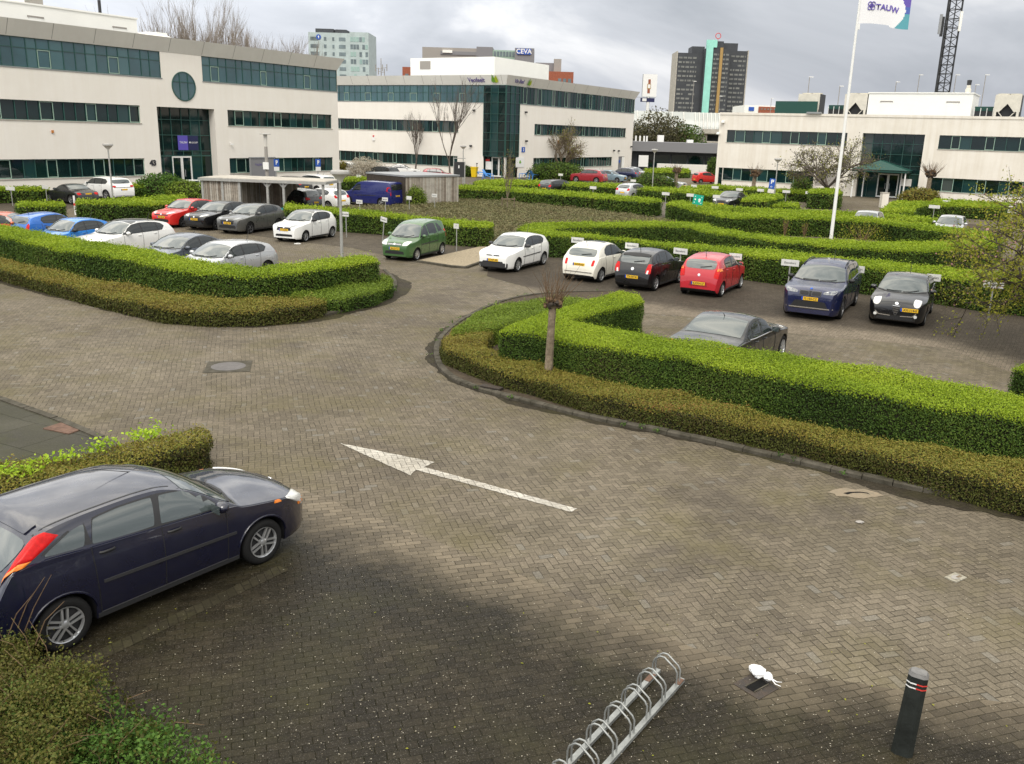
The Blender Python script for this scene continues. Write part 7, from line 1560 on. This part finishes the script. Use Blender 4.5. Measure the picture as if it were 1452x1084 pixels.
# --- extras
def disc(root, name, c, n, r, mat, th=.008):
    n = Vector(n).normalized(); u = n.orthogonal().normalized(); g = MB(); M = frame(c, u, n.cross(u)); g.lathe([(r, -.01), (r, th), (r * .8, th + .002), (0, th + .002)], mat, 16, M, cap=False); return g.build(name, root, smooth=40)
def hit(B, o, d): h, n, i, t = B.bvh.ray_cast(Vector(o), Vector(d)); return h, n
def badge(root, B, z, sgn, r, mat='chrome', y=0):
    h, n = hit(B, (6 * sgn, y, z), (-sgn, 0, 0))
    if h: return disc(root, 'emblem', h + n * .004, n if n.x * sgn > 0 else -n, r, mat)
def ex_focus(root, B, X, HW, mkp):
    # high corner lamps seen from the side, amber foot
    for sd_ in (1, -1):
        for nm_, mt_, t0, t1 in (('taillight', 'lamp_red', 0, .80), ('rear_indicator', 'lamp_orange', .81, 1)):
            vs, fs = [], []; nt_, nu_ = 12, 9
            for a_ in range(nt_):
                t = t0 + (t1 - t0) * a_ / (nt_ - 1)
                for b_ in range(nu_):
                    u = b_ / (nu_ - 1); sF, zF = .806 + .098 * t, .885 - .135 * t; sR, zR = .868 + .098 * t, .975 - .24 * t
                    q = sF + (sR - sF) * u; z = (zF + (zR - zF) * u) * B.H; x = q * B.L; ze = float(B.ztf(x)) - float(B.cr(x)); yr = B.section(x)[-8][0]; o_ = .016 if 0 < a_ < nt_ - 1 and 0 < b_ < nu_ - 1 else .002
                    if z < ze: y = B.flank(x, z, o_)
                    else: k_ = min(1, (z - ze) / .10); y = yr * (1 - .10 * k_) + o_; z = float(B.ztf(x)) - float(B.cr(x)) * max(0, (y - o_) / yr) ** 2.2 + o_
                    vs.append((B.xf - x - .003, sd_ * y, z))
            for a_ in range(nt_ - 1):
                for b_ in range(nu_ - 1): k = a_ * nu_ + b_; f = (k, k + 1, k + nu_ + 1, k + nu_); fs.append(f if sd_ > 0 else f[::-1])
            g = MB(); g.add(vs, fs, mt_); g.build(nm_, root, smooth=60)
        mkp('indicator', [('y', sd_, [(X(.155), .545 * B.H), (X(.125), .54 * B.H), (X(.135), .565 * B.H), (X(.150), .568 * B.H)])], 'lamp_orange', off=.01, step=.03, rd=.01)
        mkp('indicator', [('x', 1, [(sd_ * .70 * HW, .40 * B.H), (sd_ * .88 * HW, .41 * B.H), (sd_ * .88 * HW, .455 * B.H), (sd_ * .72 * HW, .445 * B.H)])], 'lamp_orange', off=.01, step=.05, rd=.02)
        vs, fs = [], []; nt_, nu_ = 14, 11
        for a_ in range(nt_):
            t = a_ / (nt_ - 1); q = .010 + .094 * t; x = q * B.L; sec = B.section(x); ze = float(B.ztf(x)) - float(B.cr(x)); yr = sec[-8][0]; zlo = ze - (.155 - .10 * t) * (1 - .75 * t ** 3); inn = .30 * (1 - t) ** 1.2 + .015
            for b_ in range(nu_):
                u = b_ / (nu_ - 1); o_ = .011 if 0 < a_ < nt_ - 1 and 0 < b_ < nu_ - 1 else -.004
                if u < .5: z = zlo + (ze - zlo) * u * 2; y = B.flank(x, z, o_)
                else: k_ = (u - .5) * 2; y = (yr + o_) * (1 - inn * k_); z = float(B.ztf(x)) - float(B.cr(x)) * max(0, min(1, y / yr)) ** 2.2 + o_
                vs.append((B.xf - x + (.006 if a_ == 0 else 0), sd_ * y, z))
        for a_ in range(nt_ - 1):
            for b_ in range(nu_ - 1): k = a_ * nu_ + b_; f = (k, k + nu_, k + nu_ + 1, k + 1); fs.append(f if sd_ > 0 else f[::-1])
        g = MB(); g.add(vs, fs, 'lamp_clear'); g.build('headlight', root, smooth=60)
        # wheel arch lips
        g = MB()
        for xc in (B.fo, B.fo + B.wb):
            pts = []
            for t in np.linspace(-80, 80, 15):
                s_ = xc + (B.Ra + .018) * math.sin(R_(t)); z = B.r + (B.Ra + .018) * math.cos(R_(t)) * .97; pts.append(Vector((B.xf - s_, sd_ * (B.sy(s_, z) - .002), z)))
            g = MB(); g.tube(pts, .016, 'p_navy', 6); g.build('arch_lip', root, smooth=60)
    mkp('fuel_flap', [('y', -1, [(X(.80) + .085 * math.cos(t), .585 * B.H + .085 * math.sin(t)) for t in np.linspace(0, 2 * PI, 17)[:-1]])], 'p_navy', off=.003, step=.05, rd=0)
    mkp('roof_gutter', [('z', 1, [(X(.47), s * (B.section(.5 * B.L)[-8][0] - .075)), (X(.86), s * (B.section(.84 * B.L)[-8][0] - .065)), (X(.86), s * (B.section(.84 * B.L)[-8][0] - .085)), (X(.47), s * (B.section(.5 * B.L)[-8][0] - .095))]) for s in (1, -1)], 'car_black', off=.003, step=.1, rd=0)
    mkp('spoiler', [('z', 1, [(X(.835), .50), (X(.835), -.50), (X(.868), -.50), (X(.872), 0), (X(.868), .50)])], 'p_navy', off=.018, step=.07, rd=.03)
    g = MB(); g.tube([(X(.475), .05, 1.415), (X(.475) - .55, .05, 1.62)], [.006, .003], 'car_black', 5); g.build('aerial', root)
    badge(root, B, .50 * B.H, 1, .05)
def ex_x3(root, B, X, HW, mkp):
    for s in (1, -1): mkp('kidney_grille', [('x', 1, [(s * .03, .475 * B.H), (s * .33, .48 * B.H), (s * .36, .55 * B.H), (s * .30, .575 * B.H), (s * .04, .57 * B.H)])], 'rim_dark', off=.016, step=.07, rd=.04); mkp('kidney_grille', [('x', 1, [(s * .05, .485 * B.H), (s * .315, .49 * B.H), (s * .34, .55 * B.H), (s * .29, .565 * B.H), (s * .055, .56 * B.H)])], 'car_black', off=.022, step=.07, rd=.04)
    badge(root, B, .61 * B.H, 1, .045, 'sign_blue')
    for s in (1, -1): g = MB(); ss = np.linspace(.42, .85, 8); g.tube([Vector((X(q), s * (B.section(q * B.L)[-8][0] - .03), float(B.ztf(q * B.L)) - .045 + .05 * math.sin(PI * t))) for q, t in zip(ss, np.linspace(0, 1, 8))], .018, 'car_black', 6); g.build('roof_rail', root)
    mkp('sunroof', [('z', 1, [(X(.46), .42), (X(.46), -.42), (X(.66), -.42), (X(.66), .42)])], 'p_blue', off=.004, step=.1, rd=.05)
    mkp('bumper_trim', [('x', 1, [(-.75, .235 * B.H), (.75, .235 * B.H), (.75, .255 * B.H), (-.75, .255 * B.H)])], 'chrome', off=.014, step=.1, rd=.01)
def ex_mito(root, B, X, HW, mkp):
    mkp('shield_grille', [('x', 1, [(-.13, .50 * B.H), (.13, .50 * B.H), (.11, .40 * B.H), (.03, .27 * B.H), (-.03, .27 * B.H), (-.11, .40 * B.H)])], 'rim_dark', off=.012, step=.05, rd=.02)
    mkp('shield_grille', [('x', 1, [(-.115, .49 * B.H), (.115, .49 * B.H), (.095, .40 * B.H), (.02, .285 * B.H), (-.02, .285 * B.H), (-.095, .40 * B.H)])], 'car_black', off=.017, step=.05, rd=.02)
    for k in range(4): z = (.47 - k * .045) * B.H; w_ = .10 - k * .018; mkp('grille_bar', [('x', 1, [(-w_, z), (w_, z), (w_, z + .012), (-w_, z + .012)])], 'chrome', off=.021, step=.05, rd=0)
    badge(root, B, .525 * B.H, 1, .05)
    for s in (1, -1):
        mkp('headlight', [('x', 1, [(s * (.60 + .115 * math.cos(t)), .555 * B.H + .13 * math.sin(t)) for t in np.linspace(0, 2 * PI, 17)[:-1]])], 'lamp_clear', off=.02, step=.05, rd=0)
        badge(root, B, .555 * B.H, 1, .05, 'lamp_dark', s * .60)
        badge(root, B, .27 * B.H, 1, .05, 'lamp_clear', s * .60)
        mkp('bumper_trim', [('x', 1, [(s * .15, .25 * B.H), (s * .52, .26 * B.H), (s * .62, .335 * B.H), (s * .60, .345 * B.H), (s * .50, .275 * B.H), (s * .15, .265 * B.H)])], 'chrome', off=.014, step=.06, rd=.01)
def ex_500(root, B, X, HW, mkp):
    mkp('bumper_trim', [('r', 1, [(-.62, .40), (.62, .40), (.60, .435), (-.60, .435)])], 'chrome', off=.014, step=.08, rd=.02)
    badge(root, B, .60 * B.H, -1, .04); mkp('sunroof', [('z', 1, [(X(.47), .42), (X(.47), -.42), (X(.62), -.42), (X(.62), .42)])], 'car_glass_dark', off=.005, step=.1, rd=.05)
def ex_karl(root, B, X, HW, mkp):
    badge(root, B, .56 * B.H, -1, .06)
    mkp('spoiler', [('z', 1, [(X(.865), .56), (X(.865), -.56), (X(.905), -.54), (X(.915), 0), (X(.905), .54)])], 'car_black', off=.02, step=.07, rd=.03)
    for s in (1, -1): mkp('reversing_lamp', [('r', 1, [(s * .70 * HW, .46 * B.H), (s * .80 * HW, .46 * B.H), (s * .82 * HW, .55 * B.H), (s * .74 * HW, .55 * B.H)])], 'lamp_clear', off=.016, step=.05, rd=.02)
def ex_pic(root, B, X, HW, mkp):
    badge(root, B, .545 * B.H, -1, .05)
    for s in (1, -1): mkp('rear_indicator', [('r', 1, [(s * .80 * HW, .655 * B.H), (s * .97 * HW, .66 * B.H), (s * .92 * HW, .73 * B.H), (s * .80 * HW, .71 * B.H)])], 'lamp_orange', off=.017, step=.05, rd=.02)
    mkp('plate_recess', [('r', 1, [(-.36, .27 * B.H), (.36, .27 * B.H), (.30, .39 * B.H), (-.30, .39 * B.H)])], 'p_darkred', off=.008, step=.08, rd=.04)
def ex_bmw(root, B, X, HW, mkp):
    badge(root, B, .66 * B.H, -1, .045, 'sign_blue')
    for s in (1, -1):
        pts = [(.335, .672), (.50, .682), (.68, .695), (.735, .705), (.77, .748)]; g = MB(); g.tube([Vector((X(a), s * (B.sy(a * B.L, b * B.H) - (.0 if b < .70 else .02)), b * B.H - .012)) for a, b in pts[:4]], .014, 'chrome', 6); g.build('window_trim', root)
    mkp('sunroof', [('z', 1, [(X(.47), .40), (X(.47), -.40), (X(.57), -.42), (X(.57), .42)])], 'car_glass_dark', off=.004, step=.1, rd=.05)
def ex_agila(root, B, X, HW, mkp):
    for z in (.43, .45): mkp('grille_bar', [('x', 1, [(-.34, z * B.H), (.34, z * B.H), (.34, z * B.H + .014), (-.34, z * B.H + .014)])], 'chrome', off=.014, step=.1, rd=0)
    badge(root, B, .45 * B.H, 1, .05)
def ex_rings(root, B, X, HW, mkp): badge(root, B, .50 * B.H, 1, .05)
def ex_polofar(root, B, X, HW, mkp): badge(root, B, .6 * B.H, -1, .05)
def ex_evo(root, B, X, HW, mkp):
    mkp('tailgate_band', [('r', 1, [(-.78, .555 * B.H), (.78, .555 * B.H), (.78, .575 * B.H), (-.78, .575 * B.H)])], 'car_trim', off=.008, step=.1, rd=0)
    mkp('bumper', [('r', 1, [(-.86, .20), (.86, .20), (.86, .36), (-.86, .36)])], 'car_trim', off=.01, step=.1, rd=.03)
# --- near dark blue hatchback
K('parked_car', 'dark blue five door hatchback with tall red corner lamps parked beside the viewer', 'focus', 'focus', 'p_navy', (-4.87, 10.02), .95, style='twin', seen='frg', detail=3, trim=2, extra=ex_focus, group='parked cars', mirror='p_navy', sideglass='car_glass', lamps='lamp_clear', plate='', sill=.2)
# --- row by the forked hedge
gk = dict(group='parked cars')
K('parked_car', 'green tall people carrier parked nose out beside the gravel strip', 'mpv', 'agila', 'p_green', ps(592.3, 361.4, 1.18, .80, .27, R_(-112)), R_(-112), style='cover', seen='f', trim=2, extra=ex_agila, sideglass='car_glass_dark', trimcol='p_green', plate='58-LD-TZ', **gk)
K('parked_car', 'white hatchback with black lower bumper parked right of the gravel strip', 'hatch', 'fie', 'p_white', (-.78, 38.28), R_(-116), style='cover', seen='f', trim=2, bumper='car_trim', extra=ex_rings, mirror='car_trim', plate='LT-NT-ZR', over=dict(grille=[(-.38, .475), (.38, .475), (.36, .505), (-.36, .505)], head=[(.42, .50), (.78, .50), (.92, .60), (.84, .63), (.50, .58)]), lamps='lamp_clear', **gk)
K('parked_car', 'cream rounded three door hatchback seen from behind', 'bubble', '500', 'p_cream', ps(853, 401, -1.15, -.80, 0, AWAY), AWAY, style='twin', seen='rg', extra=ex_500, plate='4-KVR-53', **gk)
K('parked_car', 'black small hatchback with white reversing lamps seen from behind', 'hatch', 'karl', 'p_black', ps(930.5, 413, -1.19, -.79, 0, AWAY), AWAY, style='five', seen='rg', extra=ex_karl, plate='TX-597-R', over=dict(tail=[(.70, .47), (.98, .47), (.99, .70), (.78, .70)], rplate=.36), **gk)
K('parked_car', 'red small hatchback with a light on its number plate recess seen from behind', 'city', 'pic', 'p_red', (6.93, 33.66), R_(61), style='ten', seen='rg', extra=ex_pic, plate='6-KXH-27', **gk)
K('parked_car', 'dark blue off-roader with double grille parked nose out at the white name board', 'suv', 'x3', 'p_blue', (10.12, 30.42), R_(-118), style='five', rim='rim_dark', seen='f', extra=ex_x3, lamps='lamp_dark', plate='X-164-CZ', mirror='car_black', **gk)
K('parked_car', 'black hatchback with big round lamps and a shield shaped grille', 'city', 'mito', 'p_black', ps(1308.5, 462.2, 1.255, .80, 0, R_(-118)), R_(-118), style='five', rim='rim_dark', seen='f', extra=ex_mito, plate='XX-114-S', over=dict(head=[(.60, .50), (.76, .50), (.80, .58), (.64, .60)], grille=[(-.10, .33), (.10, .33), (.10, .40), (-.10, .40)], bump=[(-.66, .17), (.66, .17), (.55, .26), (-.55, .26)], ploff=.40, fplate=.405), **gk)
K('parked_car', 'black four door saloon seen from behind over the tall right hedge', 'sedan', 'bmw', 'p_black', ps(1108, 492.8, 1.405, -.86, .33, R_(58)), R_(58), style='ten', seen='rg', extra=ex_bmw, tum=.42, **gk)
# --- middle row by the carport
NO = R_(-110)
K('parked_car', 'white small hatchback with grey roof behind the near lamp post', 'hatch', 'i10', 'p_white', ps(433.6, 335.6, 1.21, .80, .28, NO), NO, roof='p_grey', style='ten', rim='rim', seen='f', extra=ex_rings, plate='S-114-KX', trimcol='car_black', mirror='car_black', over=dict(grille=[(-.50, .40), (.50, .40), (.44, .51), (-.44, .51)], bump=[(-.60, .2), (.60, .2), (.55, .28), (-.55, .28)], fplate=.42), lamps='lamp_dark', **gk)
K('parked_car', 'grey five door hatchback between the black one and the grey roofed white one', 'hatch', 'fie2', 'p_grey', ps(354.6, 323.6, 1.245, .82, .31, NO), NO, style='five', rim='rim_dark', seen='f', extra=ex_rings, plate='G-862-TB', over=dict(grille=[(-.44, .36), (.44, .36), (.50, .50), (-.50, .50)], fplate=.40), lamps='lamp_dark', **gk)
K('parked_car', 'black hatchback between the red one and the grey one', 'hatch', 'i20', 'p_black', ps(307.6, 318.6, 1.29, .83, .31, NO), NO, style='five', rim='rim_dark', seen='f', extra=ex_rings, plate='P-482-KD', over=dict(grille=[(-.52, .36), (.52, .36), (.44, .50), (-.44, .50)], fplate=.42), **gk)
K('parked_car', 'bright red hatchback with dark roof front before the slatted carport', 'hatch', 'polo', 'p_redbright', ps(259.9, 315, 1.235, .80, .30, NO), NO, style='five', rim='rim_dark', seen='f', extra=ex_rings, plate='RX-302-B', over=dict(grille=[(-.55, .46), (.55, .46), (.55, .50), (-.55, .50)], fplate=.40), **gk)
# --- row behind the tall left hedge
NB = R_(-116)
K('parked_car', 'silver hatchback with sloping roof at the right end behind the tall left hedge', 'hatch', 'acl', 'p_silver', ps(324.8, 365.5, 1.35 + .87 - .355 * 4.29, .96, .98, NB), NB, style='five', seen='f', **gk)
K('parked_car', 'slate grey saloon behind the tall left hedge', 'sedan', 'sed', 'p_slate', ps(267.3, 352.8, 1.35 + .90 - .38 * 4.56, .97, 1.0, NB), NB, seen='f', mirror='p_slate', **gk)
K('parked_car', 'white hatchback with black glass roof behind the tall left hedge', 'hatch', 'ix', 'p_white', ps(183, 332.5, 1.325 + .85 - .375 * 4.3, .98, 1.06, NB), NB, roof='car_glass_dark', seen='f', **gk)
K('parked_car', 'bright blue small hatchback showing its windscreen behind the tall left hedge', 'hatch', 'aygo', 'p_azure', ps(107, 328.2, 1.17 + .65 - .375 * 3.43, .90, 1.0, NB), NB, seen='f', mirror='car_black', **gk)
K('parked_car', 'blue small hatchback showing its rear window behind the tall left hedge', 'city', 'aygo', 'p_sky', ps(39.5, 321.2, -1.52, -.70, .95, R_(64)), R_(64), seen='rg', **gk)
K('parked_car', 'orange hatchback at the left edge of the photo', 'hatch', 'fie', 'p_orange', ps(10, 301, 0, 0, 1.42, R_(8)), R_(8), seen='', detail=1, **gk)
# --- by the left office and the carport
K('parked_car', 'dark grey two seat roadster with black soft top', 'roadster', 'tt', 'p_charcoal', ps(101, 283.6, -1.21, .82, .32, LEFT), LEFT, roof='p_softtop', style='five', seen='rg', trimcol='p_softtop', **gk)
K('parked_car', 'white compact off-roader parked by the left office', 'suv', 'evo', 'p_white', ps(151, 277.0, -1.33, .90, .37, LEFT), LEFT, style='five', seen='rg', extra=ex_evo, trimcol='car_black', over=dict(rw=(.735, .90, 'x'), rplate=.47, tail=[(.62, .585), (.98, .575), (.99, .65), (.70, .65)]), **gk)
K('delivery_van', 'dark blue panel van parked beside the slatted bin store', 'van', 'van', 'p_vanblue', ps(540.7, 287.7, -1.53, .86, .33, R_(153)), R_(153), style='five', seen='r', trim=2, tum=.12, trimcol='p_vanblue', rear=.06, plate='VJ-812-K', cat='van')
K('parked_car', 'black crossover with white roof standing at the carport', 'suv', 'cap', 'p_black', ps(449, 287.6, -2.02, 0, .70, LEFT), LEFT, roof='p_white', seen='rg', detail=1, over=dict(rplate=.45), **gk)
K('parked_car', 'white hatchback between the carport and the dark blue van', 'hatch', 'polo', 'p_white', ps(487, 282.8, -1.95, 0, .74, LEFT), LEFT, seen='rg', detail=1, **gk)
K('parked_car', 'white estate car seen over the carport roof', 'estate', 'xov', 'p_white', ps(470, 261.5, -2.2, 0, .85, LEFT), LEFT, seen='rg', detail=1, over=dict(rplate=.5), **gk)
K('parked_car', 'black car whose roof shows over the carport', 'estate', 'est', 'p_black', ps(405, 249.5, 0, 0, 1.46, LEFT), LEFT, seen='r', detail=0, **gk)
# --- by the centre office
K('parked_car', 'white small van behind the cream blossom shrubs', 'mpv', 'agila', 'p_white', ps(500, 231, 0, 0, 1.6, R_(-40)), R_(-40), seen='f', detail=0, **gk)
K('parked_car', 'black off-roader left of the white coupe at the centre office', 'suv', 'evo', 'p_black', ps(540, 236, 0, 0, 1.6, LEFT), LEFT, seen='r', detail=0, **gk)
K('parked_car', 'white coupe beside the black off-roader at the centre office', 'sedan', 'bmw', 'p_white', ps(572, 233.5, 0, 0, 1.40, R_(10)), R_(10), seen='r', detail=1, **gk)
K('parked_car', 'dark red car whose roof shows behind the bin store', 'hatch', 'fie', 'p_darkred', ps(621, 239, 0, 0, 1.42, R_(5)), R_(5), seen='', detail=0, **gk)
K('parked_car', 'red crossover with pale roof by the evergreen dome', 'suv', 'xov', 'p_darkred', ps(845.4, 256.0, -1.335, .90, .35, R_(155)), R_(155), seen='r', detail=1, roof='p_silver', **gk)
K('parked_car', 'light blue hatchback right of the red crossover', 'hatch', 'fie', 'p_lightblue', ps(875, 255.4, 1.24, -.80, .30, RIGHT), RIGHT, seen='f', detail=1, **gk)
K('parked_car', 'dark blue crossover right of the light blue hatchback', 'suv', 'xov', 'p_blue', ps(893, 252.8, -1.335, .90, .35, LEFT), LEFT, seen='r', detail=1, roof='p_silver', **gk)
K('parked_car', 'silver car at the right end of the centre office row', 'hatch', 'polo', 'p_silver', ps(909, 247.5, 1.2, -.8, .5, RIGHT), RIGHT, seen='f', detail=1, **gk)
K('parked_car', 'black estate car behind the long straight hedge', 'estate', 'est', 'p_black', ps(815, 272.4, 1.3, -.80, .3, R_(48)), R_(48), seen='rg', detail=1, **gk)
K('parked_car', 'silver hatchback with red lamps behind the long straight hedge', 'hatch', 'polo', 'p_silver', ps(897.7, 279, -1.235, -.80, .3, R_(48)), R_(48), seen='rg', detail=1, extra=ex_polofar, **gk)
K('parked_car', 'silver saloon behind the round green mound', 'sedan', 'sed', 'p_silver', ps(945, 250.5, 0, 0, 1.42, R_(-32)), R_(-32), seen='f', detail=1, **gk)
K('parked_car', 'bright red hatchback at the left corner of the right office', 'city', 'pic', 'p_redbright', ps(1002, 244, 0, 0, 1.46, R_(20)), R_(20), seen='rg', detail=1, **gk)
K('parked_car', 'dark grey saloon nosing out between the hedges', 'sedan', 'sed', 'p_charcoal', ps(1037, 271.5, 0, 0, 1.44, R_(-122)), R_(-122), seen='f', detail=1, **gk)
K('parked_car', 'silver car roof behind the hedge left of the stepped hedge', 'hatch', 'polo', 'p_silver', ps(1231, 299.5, 0, 0, 1.44, R_(-120)), R_(-120), seen='f', detail=0, **gk)
K('parked_car', 'silver car roof behind the hedge near the right edge', 'hatch', 'polo', 'p_silver', ps(1350, 306.0, 0, 0, 1.44, R_(-120)), R_(-120), seen='f', detail=0, **gk)
